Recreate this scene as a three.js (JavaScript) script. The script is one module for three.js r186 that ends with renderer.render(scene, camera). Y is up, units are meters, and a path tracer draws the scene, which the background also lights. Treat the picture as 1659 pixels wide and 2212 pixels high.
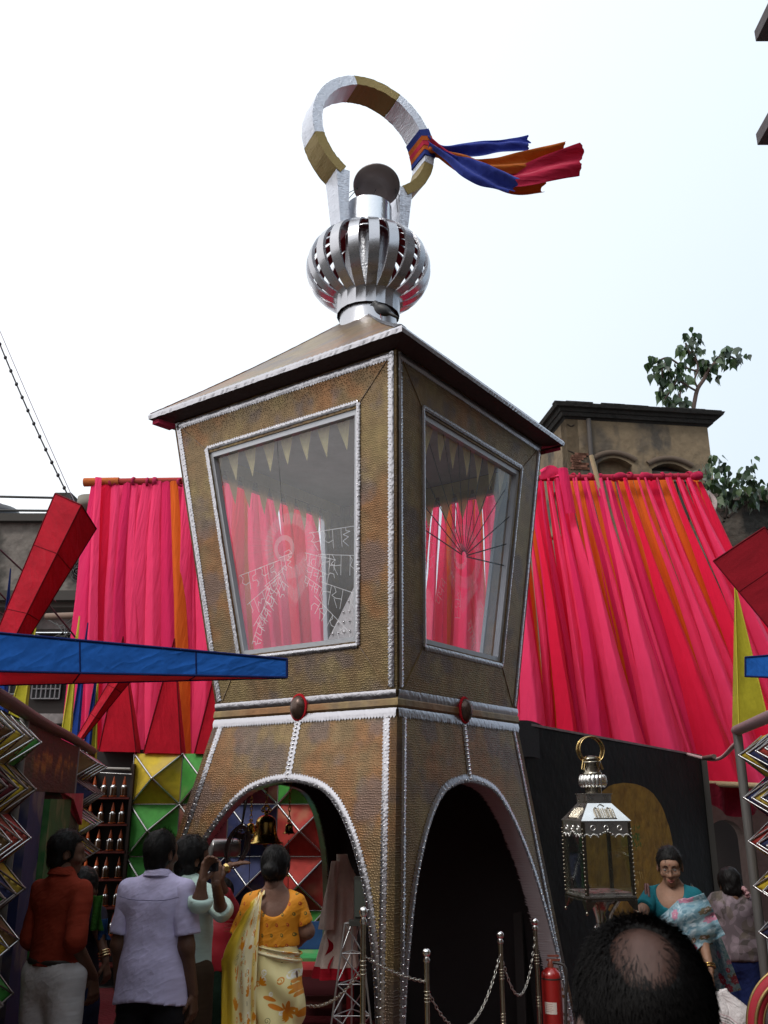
import * as THREE from 'three';
import { mergeGeometries, mergeVertices, toCreasedNormals } from 'three/addons/utils/BufferGeometryUtils.js';

// ---------- camera, sky, sun, exposure ----------
const scene = new THREE.Scene();
const EYE = 1.82, PITCH = 17.69 * Math.PI / 180, FOV = 59, FPX = 1106 / Math.tan(FOV * Math.PI / 360);
const camera = new THREE.PerspectiveCamera(FOV, 768 / 1024, 0.05, 400);
camera.position.set(0, EYE, 0);
camera.rotation.x = PITCH;
camera.focus = 7.2; camera.userData.fStop = 11;
camera.updateMatrixWorld();

const skyTex = (() => {
  const w = 128, h = 64, d = new Float32Array(w * h * 4);
  for (let y = 0; y < h; y++) for (let x = 0; x < w; x++) {
    const el = ((y + 0.5) / h - 0.5) * Math.PI, az = ((x + 0.5) / w - 0.5) * 2 * Math.PI;
    const dx = Math.cos(el) * Math.cos(az), dy = Math.sin(el), dz = Math.cos(el) * Math.sin(az);
    const side = 0.5 + 0.5 * (dx * 0.85 + 0.2 * dy - 0.05 * dz);            // bluer and a little thinner towards the right
    const k = dy > -0.02 ? 1.0 : 0.18;
    const i = (y * w + x) * 4;
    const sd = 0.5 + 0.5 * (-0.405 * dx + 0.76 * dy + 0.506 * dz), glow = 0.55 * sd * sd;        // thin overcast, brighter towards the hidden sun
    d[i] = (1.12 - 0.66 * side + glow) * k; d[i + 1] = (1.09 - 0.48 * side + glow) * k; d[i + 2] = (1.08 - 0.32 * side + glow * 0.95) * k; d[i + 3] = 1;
  }
  const t = new THREE.DataTexture(d, w, h, THREE.RGBAFormat, THREE.FloatType);
  t.mapping = THREE.EquirectangularReflectionMapping; t.magFilter = THREE.LinearFilter; t.minFilter = THREE.LinearFilter; t.needsUpdate = true;
  return t;
})();
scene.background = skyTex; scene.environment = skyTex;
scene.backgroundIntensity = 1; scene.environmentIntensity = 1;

const sun = new THREE.DirectionalLight(new THREE.Color(1, 0.96, 0.9), 1.5);
sun.name = 'sun';
sun.position.set(-8, 17, 2); sun.target.position.set(0, 2, -8);
sun.castShadow = true; sun.shadow.radius = 26;
sun.shadow.camera.left = -14; sun.shadow.camera.right = 14; sun.shadow.camera.top = 14; sun.shadow.camera.bottom = -14; sun.shadow.camera.far = 60;
sun.shadow.mapSize.set(2048, 2048);
scene.add(sun, sun.target);

const renderer = new THREE.WebGLRenderer({ antialias: true });
renderer.toneMapping = THREE.LinearToneMapping;
renderer.toneMappingExposure = 1.14;
renderer.shadowMap.enabled = true;
renderer.setSize(768, 1024);

// ---------- small helpers ----------
const V = (x, y, z) => new THREE.Vector3(x, y, z);
function mulberry(a) { return () => { a |= 0; a = a + 0x6D2B79F5 | 0; let t = Math.imul(a ^ a >>> 15, 1 | a); t = t + Math.imul(t ^ t >>> 7, 61 | t) ^ t; return ((t ^ t >>> 14) >>> 0) / 4294967296; }; }
const rnd = mulberry(7717);
const rr = (a, b) => a + (b - a) * rnd();
const clamp = (x, a = 0, b = 1) => Math.min(b, Math.max(a, x)), lerp = (a, b, t) => a + (b - a) * t;
const smooth = (a, b, x) => { const t = clamp((x - a) / (b - a)); return t * t * (3 - 2 * t); };
function hash3(x, y, z) { let h = Math.imul(x, 374761393) ^ Math.imul(y, 668265263) ^ Math.imul(z, 1274126177); h = Math.imul(h ^ h >>> 13, 1274126177); return ((h ^ h >>> 16) >>> 0) / 4294967296; }
function noise3(x, y, z) {
  const xi = Math.floor(x), yi = Math.floor(y), zi = Math.floor(z), a = x - xi, b = y - yi, c = z - zi;
  const u = a * a * (3 - 2 * a), v = b * b * (3 - 2 * b), w = c * c * (3 - 2 * c);
  const L = (p, q, t) => p + (q - p) * t, g = (i, j, k) => hash3(xi + i, yi + j, zi + k);
  return L(L(L(g(0, 0, 0), g(1, 0, 0), u), L(g(0, 1, 0), g(1, 1, 0), u), v), L(L(g(0, 0, 1), g(1, 0, 1), u), L(g(0, 1, 1), g(1, 1, 1), u), v), w);
}
const fbm = (x, y, z = 0, o = 4) => { let s = 0, a = 0.5, n = 0; for (let i = 0; i < o; i++) { s += a * noise3(x, y, z); n += a; a *= 0.5; x = x * 2.03 + 11.3; y = y * 2.03 + 5.1; z = z * 2.03 + 3.7; } return s / n; };
// a point seen at pixel (x, y) of a 1659 x 2212 picture, `d` metres in front of the camera along the ground
function at(x, y, d) {
  const u = (x - 829.5) / FPX, v = (1106 - y) / FPX, c = Math.cos(PITCH), s = Math.sin(PITCH), t = d / (c - v * s);
  return V(u * t, EYE + (v * c + s) * t, -d);
}

// ---------- naming ----------
const taken = {};
function numbered(n) { n = n.replace(/_\d{3}$/, ''); if (!(n in taken)) { taken[n] = 0; return n; } taken[n]++; return n + '_' + String(taken[n]).padStart(3, '0'); }
function tag(o, label, category, group, kind) {
  if (label) o.userData.label = label;
  if (category) o.userData.category = category;
  if (group) o.userData.group = group;
  if (kind) o.userData.kind = kind;
  return o;
}
function shade(o) { o.traverse((c) => { if (c.isMesh) { c.castShadow = true; c.receiveShadow = true; } }); return o; }
function thing(name, label, category, pos = [0, 0, 0], turn = 0, group) {
  const o = new THREE.Group(); o.name = numbered(name); scene.add(o);
  o.position.set(...pos); o.rotation.y = turn;
  return tag(o, label, category, group);
}
function mesh(name, geo, mat, parent, label) {
  if (Array.isArray(geo)) geo = join(geo);
  const m = new THREE.Mesh(geo, mat); m.name = parent ? name : numbered(name);
  m.castShadow = m.receiveShadow = true;
  (parent || scene).add(m); if (label) m.userData.label = label;
  return m;
}
function join(list) {
  const flat = list.flat(9).map((g) => {
    g = g.index ? g : g; const c = g.index ? g.toNonIndexed() : g.clone();
    for (const k of Object.keys(c.attributes)) if (!['position', 'normal', 'uv'].includes(k)) c.deleteAttribute(k);
    if (!c.attributes.normal) c.computeVertexNormals();
    if (!c.attributes.uv) { const p = c.attributes.position, uv = new Float32Array(p.count * 2); for (let i = 0; i < p.count; i++) { uv[2 * i] = p.getX(i) + p.getZ(i); uv[2 * i + 1] = p.getY(i); } c.setAttribute('uv', new THREE.BufferAttribute(uv, 2)); }
    return c;
  });
  return flat.length === 1 ? flat[0] : mergeGeometries(flat);
}
// ---------- geometry helpers ----------
function box(w, h, d, x = 0, y = 0, z = 0, ry = 0) { const g = new THREE.BoxGeometry(w, h, d); if (ry) g.rotateY(ry); g.translate(x, y, z); return uvBox(g); }
function uvBox(g) {  // metres, by the main axis of the normal
  g = g.index ? g.toNonIndexed() : g; g.computeVertexNormals();
  const p = g.attributes.position, n = g.attributes.normal, uv = new Float32Array(p.count * 2);
  for (let i = 0; i < p.count; i++) {
    const ax = Math.abs(n.getX(i)), ay = Math.abs(n.getY(i)), az = Math.abs(n.getZ(i));
    const [u, v] = ay > ax && ay > az ? [p.getX(i), p.getZ(i)] : ax > az ? [p.getZ(i), p.getY(i)] : [p.getX(i), p.getY(i)];
    uv[2 * i] = u; uv[2 * i + 1] = v;
  }
  g.setAttribute('uv', new THREE.BufferAttribute(uv, 2)); return g;
}
function hull8(a, b) {  // a frustum between two quads (each 4 points, same order)
  const pos = [], q = (p0, p1, p2, p3) => { for (const p of [p0, p1, p2, p0, p2, p3]) pos.push(p.x, p.y, p.z); };
  q(a[3], a[2], a[1], a[0]); q(b[0], b[1], b[2], b[3]);
  for (let i = 0; i < 4; i++) { const j = (i + 1) % 4; q(a[i], a[j], b[j], b[i]); }
  const g = new THREE.BufferGeometry(); g.setAttribute('position', new THREE.Float32BufferAttribute(pos, 3));
  g.computeVertexNormals(); return uvBox(g);
}
function bar(a, b, r, seg = 6, r2 = r, caps = true) {
  const d = b.clone().sub(a), L = d.length(), g = new THREE.CylinderGeometry(r2, r, L, seg, 1, !caps);
  g.translate(0, L / 2, 0); g.applyQuaternion(new THREE.Quaternion().setFromUnitVectors(V(0, 1, 0), d.normalize())); g.translate(a.x, a.y, a.z);
  return g;
}
function beam(a, b, w, h, up = V(0, 1, 0)) {  // a squared bar
  const d = b.clone().sub(a).normalize(), s = d.clone().cross(up).normalize(), u = s.clone().cross(d).normalize();
  const q = (p) => [[-1, -1], [1, -1], [1, 1], [-1, 1]].map(([i, j]) => p.clone().addScaledVector(s, i * w / 2).addScaledVector(u, j * h / 2));
  return hull8(q(a), q(b));
}
function tube(pts, r, seg = 24, rad = 6, closed = false) { return new THREE.TubeGeometry(new THREE.CatmullRomCurve3(pts, closed), seg, r, rad, closed); }
function lathe(pts, seg = 24) { return new THREE.LatheGeometry(pts.map(([r, y]) => new THREE.Vector2(r, y)), seg); }
function sheet(f, nu, nv, wrapUV) {  // f(u, v) -> Vector3
  const pos = [], uv = [], idx = [];
  for (let j = 0; j <= nv; j++) for (let i = 0; i <= nu; i++) {
    const p = f(i / nu, j / nv); pos.push(p.x, p.y, p.z);
    const t = wrapUV ? wrapUV(i / nu, j / nv, p) : [i / nu, j / nv]; uv.push(t[0], t[1]);
  }
  for (let j = 0; j < nv; j++) for (let i = 0; i < nu; i++) { const a = j * (nu + 1) + i, b = a + 1, c = a + nu + 1, d = c + 1; idx.push(a, b, d, a, d, c); }
  const g = new THREE.BufferGeometry(); g.setAttribute('position', new THREE.Float32BufferAttribute(pos, 3)); g.setAttribute('uv', new THREE.Float32BufferAttribute(uv, 2)); g.setIndex(idx);
  g.computeVertexNormals(); return g;
}
function thick(g, t) {  // give an open sheet a back face t away and a rim
  const n = g.attributes.normal, p = g.attributes.position, uv = g.attributes.uv, idx = g.index.array, N = p.count, pos = [...p.array], u2 = [...uv.array], out = [...idx];
  for (let i = 0; i < N; i++) { pos.push(p.getX(i) - n.getX(i) * t, p.getY(i) - n.getY(i) * t, p.getZ(i) - n.getZ(i) * t); u2.push(uv.getX(i), uv.getY(i)); }
  const edge = new Map();
  for (let i = 0; i < idx.length; i += 3) { out.push(idx[i] + N, idx[i + 2] + N, idx[i + 1] + N); for (let k = 0; k < 3; k++) { const a = idx[i + k], b = idx[i + (k + 1) % 3], key = Math.min(a, b) + '_' + Math.max(a, b); edge.has(key) ? edge.set(key, null) : edge.set(key, [a, b]); } }
  for (const e of edge.values()) if (e) out.push(e[0], e[0] + N, e[1] + N, e[0], e[1] + N, e[1]);
  const r = new THREE.BufferGeometry(); r.setAttribute('position', new THREE.Float32BufferAttribute(pos, 3)); r.setAttribute('uv', new THREE.Float32BufferAttribute(u2, 2)); r.setIndex(out); r.computeVertexNormals(); return r;
}
// ---------- textures ----------
function dataTex(w, h, fn, srgb = false) {
  const d = new Uint8Array(w * h * 4);
  for (let y = 0; y < h; y++) for (let x = 0; x < w; x++) { const c = fn(x / w, y / h, x, y), i = (y * w + x) * 4; for (let k = 0; k < 3; k++) d[i + k] = clamp(Array.isArray(c) ? c[k] : c) * 255; d[i + 3] = 255; }
  const t = new THREE.DataTexture(d, w, h); t.wrapS = t.wrapT = THREE.RepeatWrapping; t.magFilter = THREE.LinearFilter; t.minFilter = THREE.LinearMipmapLinearFilter;
  if (srgb) t.colorSpace = THREE.SRGBColorSpace; t.needsUpdate = true; return t;
}
const enc = (c) => c.map((x) => x <= 0.0031308 ? 12.92 * x : 1.055 * Math.pow(x, 1 / 2.4) - 0.055);
const mix3 = (a, b, t) => [lerp(a[0], b[0], t), lerp(a[1], b[1], t), lerp(a[2], b[2], t)];
function rep(t, x, y = x) { const c = t.clone(); c.repeat.set(x, y); c.needsUpdate = true; return c; }
function canvasTex(w, h, draw, srgb = true) {
  const c = document.createElement('canvas'); c.width = w; c.height = h; draw(c.getContext('2d'), w, h);
  const t = new THREE.CanvasTexture(c); t.wrapS = t.wrapT = THREE.RepeatWrapping; if (srgb) t.colorSpace = THREE.SRGBColorSpace; return t;
}
// periodic noise on a tile
function tnoise(u, v, f, seed = 0) {
  const x = u * f, y = v * f, xi = Math.floor(x), yi = Math.floor(y), a = x - xi, b = y - yi, s = a * a * (3 - 2 * a), t = b * b * (3 - 2 * b), m = (n) => ((n % f) + f) % f;
  const g = (i, j) => hash3(m(xi + i), m(yi + j), seed);
  return lerp(lerp(g(0, 0), g(1, 0), s), lerp(g(0, 1), g(1, 1), s), t);
}
const tfbm = (u, v, f, seed = 0, o = 4) => { let s = 0, a = 0.5, n = 0; for (let i = 0; i < o; i++) { s += a * tnoise(u, v, f, seed + i * 17); n += a; a *= 0.5; f *= 2; } return s / n; };
function std(color, rough, o = {}) {
  const { metal = 0, ...rest } = o, phys = ['transmission', 'sheen', 'clearcoat', 'specularIntensity', 'thickness'].some((k) => k in rest);
  const m = phys ? new THREE.MeshPhysicalMaterial() : new THREE.MeshStandardMaterial();
  m.color.setRGB(...color); m.roughness = rough; m.metalness = metal; m.side = THREE.DoubleSide;
  for (const [k, v] of Object.entries(rest)) m[k] = v;
  return m;
}
// woven cloth: a faint weave and creases, 0.5 m tile
const weaveBump = dataTex(512, 512, (u, v, x, y) => 0.5 + 0.10 * Math.sin(u * 2 * Math.PI * 128) * Math.sin(v * 2 * Math.PI * 128) + 0.5 * (tfbm(u, v, 5, 3, 4) - 0.5));
const clothTone = dataTex(256, 256, (u, v) => { const n = 0.86 + 0.28 * (tfbm(u, v, 6, 31, 4) - 0.5) + 0.1 * (tnoise(u, v, 64, 8) - 0.5); return [n, n, n]; });
const tautBump = dataTex(512, 512, (u, v) => { const a = tfbm(u, v, 4, 311, 3), b = tfbm((u * 2 + v) % 1, v, 6, 323, 3); return clamp(0.9 - 1.2 * Math.abs(a - 0.5) - 0.9 * Math.abs(b - 0.5) + 0.03 * Math.sin(u * 804) * Math.sin(v * 804)); });
const grainBump = dataTex(512, 512, (u, v) => tfbm(u, v, 8, 51, 6));
const clothMats = {};
function cloth(color, through = 0.3, key = '') {
  const id = color.join() + through + key;
  return clothMats[id] ||= std(color, 0.92, { transmission: through, specularIntensity: 0.25, map: rep(clothTone, 1.7), bumpMap: rep(weaveBump, 2), bumpScale: 0.004 });
}
const metalTone = dataTex(256, 256, (u, v) => 0.55 + 0.45 * tfbm(u, v, 6, 77, 5));
const chrome = std([0.78, 0.77, 0.76], 0.22, { metal: 1, roughnessMap: rep(metalTone, 2) });
const brass = std([0.62, 0.42, 0.13], 0.3, { metal: 1, roughnessMap: rep(metalTone, 3) });
// ---------- surfaces of distance fields (naive surface nets) ----------
function meshSDF(f, lo, hi, cell, uvf) {
  const n = [0, 1, 2].map((i) => Math.ceil((hi[i] - lo[i]) / cell) + 1), [nx, ny, nz] = n, B = 4, val = new Float32Array(nx * ny * nz).fill(1);
  const id = (i, j, k) => i + nx * (j + ny * k);
  for (let K = 0; K < nz; K += B) for (let J = 0; J < ny; J += B) for (let I = 0; I < nx; I += B) {
    const d = f(lo[0] + (I + 1.5) * cell, lo[1] + (J + 1.5) * cell, lo[2] + (K + 1.5) * cell);
    if (Math.abs(d) > cell * B * 2.6) { const s = Math.sign(d); if (s < 0) for (let k = K; k < Math.min(K + B, nz); k++) for (let j = J; j < Math.min(J + B, ny); j++) for (let i = I; i < Math.min(I + B, nx); i++) val[id(i, j, k)] = -1; continue; }
    for (let k = K; k < Math.min(K + B, nz); k++) for (let j = J; j < Math.min(J + B, ny); j++) for (let i = I; i < Math.min(I + B, nx); i++) val[id(i, j, k)] = f(lo[0] + i * cell, lo[1] + j * cell, lo[2] + k * cell);
  }
  const pos = [], idx = [], vid = new Int32Array(nx * ny * nz).fill(-1);
  for (let k = 0; k < nz - 1; k++) for (let j = 0; j < ny - 1; j++) for (let i = 0; i < nx - 1; i++) {
    let m = 0; const c = []; for (let q = 0; q < 8; q++) { const v = val[id(i + (q & 1), j + (q >> 1 & 1), k + (q >> 2))]; c.push(v); if (v < 0) m |= 1 << q; }
    if (m === 0 || m === 255) continue;
    let x = 0, y = 0, z = 0, t = 0;
    for (let a = 0; a < 8; a++) for (const bit of [1, 2, 4]) { if (a & bit) continue; const b = a | bit; if ((c[a] < 0) === (c[b] < 0)) continue; const s = c[a] / (c[a] - c[b]); x += (a & 1) + (bit === 1 ? s : 0); y += (a >> 1 & 1) + (bit === 2 ? s : 0); z += (a >> 2) + (bit === 4 ? s : 0); t++; }
    vid[id(i, j, k)] = pos.length / 3; pos.push(lo[0] + (i + x / t) * cell, lo[1] + (j + y / t) * cell, lo[2] + (k + z / t) * cell);
  }
  const quad = (a, b, c, d, flip) => { if (a < 0 || b < 0 || c < 0 || d < 0) return; flip ? idx.push(a, c, b, a, d, c) : idx.push(a, b, c, a, c, d); };
  for (let k = 1; k < nz - 1; k++) for (let j = 1; j < ny - 1; j++) for (let i = 1; i < nx - 1; i++) {
    const s = val[id(i, j, k)] < 0;
    if (s !== val[id(i + 1, j, k)] < 0) quad(vid[id(i, j - 1, k - 1)], vid[id(i, j, k - 1)], vid[id(i, j, k)], vid[id(i, j - 1, k)], !s);
    if (s !== val[id(i, j + 1, k)] < 0) quad(vid[id(i - 1, j, k - 1)], vid[id(i - 1, j, k)], vid[id(i, j, k)], vid[id(i, j, k - 1)], !s);
    if (s !== val[id(i, j, k + 1)] < 0) quad(vid[id(i - 1, j - 1, k)], vid[id(i, j - 1, k)], vid[id(i, j, k)], vid[id(i - 1, j, k)], !s);
  }
  let vol = 0; for (let i = 0; i < idx.length; i += 3) { const a = idx[i] * 3, b = idx[i + 1] * 3, c = idx[i + 2] * 3; vol += pos[a] * (pos[b + 1] * pos[c + 2] - pos[b + 2] * pos[c + 1]) + pos[a + 1] * (pos[b + 2] * pos[c] - pos[b] * pos[c + 2]) + pos[a + 2] * (pos[b] * pos[c + 1] - pos[b + 1] * pos[c]); }
  if (vol < 0) for (let i = 0; i < idx.length; i += 3) { const t = idx[i]; idx[i] = idx[i + 1]; idx[i + 1] = t; }
  const g = new THREE.BufferGeometry(); g.setAttribute('position', new THREE.Float32BufferAttribute(pos, 3)); g.setIndex(idx);
  const uv = new Float32Array(pos.length / 3 * 2); for (let i = 0; i < uv.length / 2; i++) { const u = uvf ? uvf(pos[3 * i], pos[3 * i + 1], pos[3 * i + 2]) : [pos[3 * i] + pos[3 * i + 2] * 0.4, pos[3 * i + 1]]; uv[2 * i] = u[0]; uv[2 * i + 1] = u[1]; }
  g.setAttribute('uv', new THREE.BufferAttribute(uv, 2)); g.computeVertexNormals(); return g;
}
// =====================================================================
// the giant lantern tower
// =====================================================================
const TYAW = 9.388 * Math.PI / 180, TZ = -7.4554;
const LEVELS = [[0, 1.2539, -0.2499], [2.4602, 0.8618, -0.1094], [4.9104, 1.1657, -0.18]];   // height, half width, axis x
function level(h) { const i = h < LEVELS[1][0] ? 0 : 1, a = LEVELS[i], b = LEVELS[i + 1], m = (h - a[0]) / (b[0] - a[0]); return [lerp(a[1], b[1], m), lerp(a[2], b[2], m)]; }
// a point on face k (0 front left, 1 front right, 2 back right, 3 back left): s across, h up, off outwards
const TB = V(-0.2499, 0, TZ);
function onFace(k, s, h, off = 0) {
  const a = TYAW - Math.PI / 4 + k * Math.PI / 2, [w, cx] = level(h);
  const n = V(Math.sin(a), 0, Math.cos(a)), t = V(Math.cos(a), 0, -Math.sin(a));
  return V(cx, h, TZ).addScaledVector(n, w + off).addScaledVector(t, s).sub(TB);
}
function toFace(g, k, base = 0) {  // geometry drawn in (s, h, outwards) goes onto the face; uv in metres
  g = g.index ? g.toNonIndexed() : g.clone(); const p = g.attributes.position, uv = new Float32Array(p.count * 2);
  for (let i = 0; i < p.count; i++) { uv[2 * i] = p.getX(i) + k * 0.7; uv[2 * i + 1] = p.getY(i); const q = onFace(k, p.getX(i), p.getY(i), p.getZ(i) + base); p.setXYZ(i, q.x, q.y, q.z); }
  g.setAttribute('uv', new THREE.BufferAttribute(uv, 2)); g.computeVertexNormals(); return g;
}
const lantern = thing('giant_lantern', 'giant bronze and silver lantern tower with etched glass panes and arched base', 'lantern tower', TB.toArray());

// hammered bronze sheet: rows of little dashes, heat colours in clouds
const hammerBump = dataTex(1024, 1024, (u, v) => {
  const rows = 24, ry = v * rows, j = Math.floor(ry), wob = 0.35 * Math.sin(u * 2 * Math.PI * 2 + j * 0.6) ;
  const cx = u * 20 + (j % 2) * 0.5 + wob * 0.3, i = Math.floor(cx), jx = hash3(i % 20, j, 5) - 0.5, jy = hash3(i % 20, j, 6) - 0.5;
  const fx = (cx - i - 0.5 - jx * 0.5) / 0.30, fy = (ry - j - 0.5 - jy * 0.5) / 0.22, d = fx * fx + fy * fy;
  const dash = hash3(i % 20, j, 9) > 0.14 ? Math.exp(-d * 1.3) : 0;
  return 0.42 + 0.5 * dash + 0.22 * (tfbm(u, v, 6, 21, 4) - 0.5);
});
const hammerTone = dataTex(1024, 1024, (u, v) => {
  const a = tfbm(u, v, 5, 1, 5), b = tfbm(u, v, 7, 40, 5), c = tfbm(u, v, 26, 70, 4);
  let col = [0.205, 0.136, 0.068];
  col = mix3(col, [0.27, 0.11, 0.04], smooth(0.48, 0.72, a) * 0.6);           // rust orange
  col = mix3(col, [0.135, 0.105, 0.105], smooth(0.52, 0.72, b) * 0.6);    // grey violet
  col = mix3(col, [0.28, 0.21, 0.09], smooth(0.55, 0.75, 1 - a) * 0.6);   // pale gold
  col = col.map((x) => x * (0.80 + 0.5 * (c - 0.3)));
  const streak = tnoise(u, v * 0.15, 90, 4); col = col.map((x) => x * (0.94 + 0.12 * streak));
  return enc(col);
}, true);
const bronze = std([1, 1, 1], 0.42, { metal: 0.6, map: rep(hammerTone, 0.62), bumpMap: rep(hammerBump, 2.6), bumpScale: 0.0055 });
const bronzePlain = std([1, 1, 1], 0.42, { metal: 0.6, map: rep(hammerTone, 0.6), bumpMap: rep(grainBump, 3), bumpScale: 0.003 });
const foilBump = dataTex(512, 512, (u, v) => { const a = tfbm(u, v, 9, 5, 5), b = tfbm(u, v, 22, 15, 3); return 0.5 * Math.abs(a - 0.5) * 3 + 0.5 * Math.abs(b - 0.5) * 2; });
const foil = std([0.44, 0.43, 0.46], 0.28, { metal: 1, bumpMap: rep(foilBump, 2.5), bumpScale: 0.0016 });
const silverCloth = std([0.60, 0.62, 0.69], 0.40, { metal: 0.75, bumpMap: rep(foilBump, 1.2, 6), bumpScale: 0.008 });
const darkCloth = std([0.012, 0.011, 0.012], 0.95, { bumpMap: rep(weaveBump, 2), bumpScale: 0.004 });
const frameGrey = std([0.42, 0.43, 0.46], 0.42, { metal: 0.5, bumpMap: rep(grainBump, 4), bumpScale: 0.0015 });

// arch outline, right half, from the foot up
const ARCH = [[1.13, 0], [1.10, 0.3], [1.035, 0.6], [0.985, 0.8], [0.905, 1.04], [0.81, 1.29], [0.71, 1.48], [0.61, 1.635], [0.49, 1.775], [0.35, 1.88], [0.19, 1.93], [0, 1.952]];
const archCurve = (() => { const pts = [...ARCH.map(([x, y]) => V(x, y, 0)), ...ARCH.slice(0, -1).reverse().map(([x, y]) => V(-x, y, 0))]; return new THREE.CatmullRomCurve3(pts, false, 'centripetal').getPoints(90); })();
const WIN_OUT = [[-0.80, 4.60], [0.80, 4.60], [0.585, 2.865], [-0.585, 2.865]], WIN_IN = [[-0.772, 4.565], [0.772, 4.565], [0.563, 2.895], [-0.563, 2.895]], WIN_GLASS = [[-0.735, 4.525], [0.735, 4.525], [0.535, 2.93], [-0.535, 2.93]];

// zigzag-edged foil strip along a 2D path
function toothStrip(path, w, left, right, tooth, pitch, k, off) {
  const cum = [0]; for (let i = 1; i < path.length; i++) cum.push(cum[i - 1] + Math.hypot(path[i][0] - path[i - 1][0], path[i][1] - path[i - 1][1]));
  const L = cum.at(-1), n = Math.max(2, Math.round(L / pitch) * 2), rows = [];
  let seg = 0;
  for (let i = 0; i <= n; i++) {
    const d = L * i / n; while (seg < path.length - 2 && cum[seg + 1] < d) seg++;
    const t = (d - cum[seg]) / (cum[seg + 1] - cum[seg] || 1), a = path[seg], b = path[seg + 1], x = lerp(a[0], b[0], t), y = lerp(a[1], b[1], t);
    const dx = b[0] - a[0], dy = b[1] - a[1], l = Math.hypot(dx, dy) || 1, nx = -dy / l, ny = dx / l;
    const up = (i % 2) * tooth * rr(0.75, 1.2), wl = w / 2 + (left ? up : rr(0, 0.003)), wr = w / 2 + (right ? up : rr(0, 0.003)), c = rr(-0.0012, 0.0015) + 0.003 * (noise3(d * 9, k, off * 99) - 0.5);
    rows.push([[x + nx * wl, y + ny * wl, off + rr(0, 0.002)], [x + nx * w * 0.18, y + ny * w * 0.18, off + 0.006 + c], [x - nx * w * 0.2, y - ny * w * 0.2, off + 0.005 - c], [x - nx * wr, y - ny * wr, off + rr(0, 0.002)]]);
  }
  const pos = [], uv = [], idx = [];
  rows.forEach((r, i) => r.forEach(([s, h, o], j) => { const q = onFace(k, s, h, o); pos.push(q.x, q.y, q.z); uv.push(L * i / n + k, j * w / 3); }));
  for (let i = 0; i < rows.length - 1; i++) for (let j = 0; j < 3; j++) { const a = i * 4 + j, b = a + 1, c = a + 4, d = c + 1; idx.push(a, c, d, a, d, b); }
  const g = new THREE.BufferGeometry(); g.setAttribute('position', new THREE.Float32BufferAttribute(pos, 3)); g.setAttribute('uv', new THREE.Float32BufferAttribute(uv, 2)); g.setIndex(idx);
  g.computeVertexNormals(); return g;
}
function studsAlong(path, k, off, pitch, r, out) {
  for (let i = 0; i < path.length - 1; i++) {
    const a = path[i], b = path[i + 1], L = Math.hypot(b[0] - a[0], b[1] - a[1]), n = Math.max(1, Math.round(L / pitch));
    for (let j = 0; j < n; j++) { const t = (j + 0.5) / n, q = onFace(k, lerp(a[0], b[0], t), lerp(a[1], b[1], t), off), g = new THREE.OctahedronGeometry(r, 1); g.translate(q.x, q.y, q.z); out.push(g); }
  }
}
const poly = (pts) => new THREE.Shape(pts.map(([x, y]) => new THREE.Vector2(x, y)));
const hole = (pts) => new THREE.Path(pts.map(([x, y]) => new THREE.Vector2(x, y)));
const ext = (shape, d) => new THREE.ExtrudeGeometry(shape, { depth: d, bevelEnabled: false, curveSegments: 6 });
const wAt = (h) => level(h)[0];
const allStuds = [], bosses = [];
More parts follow.
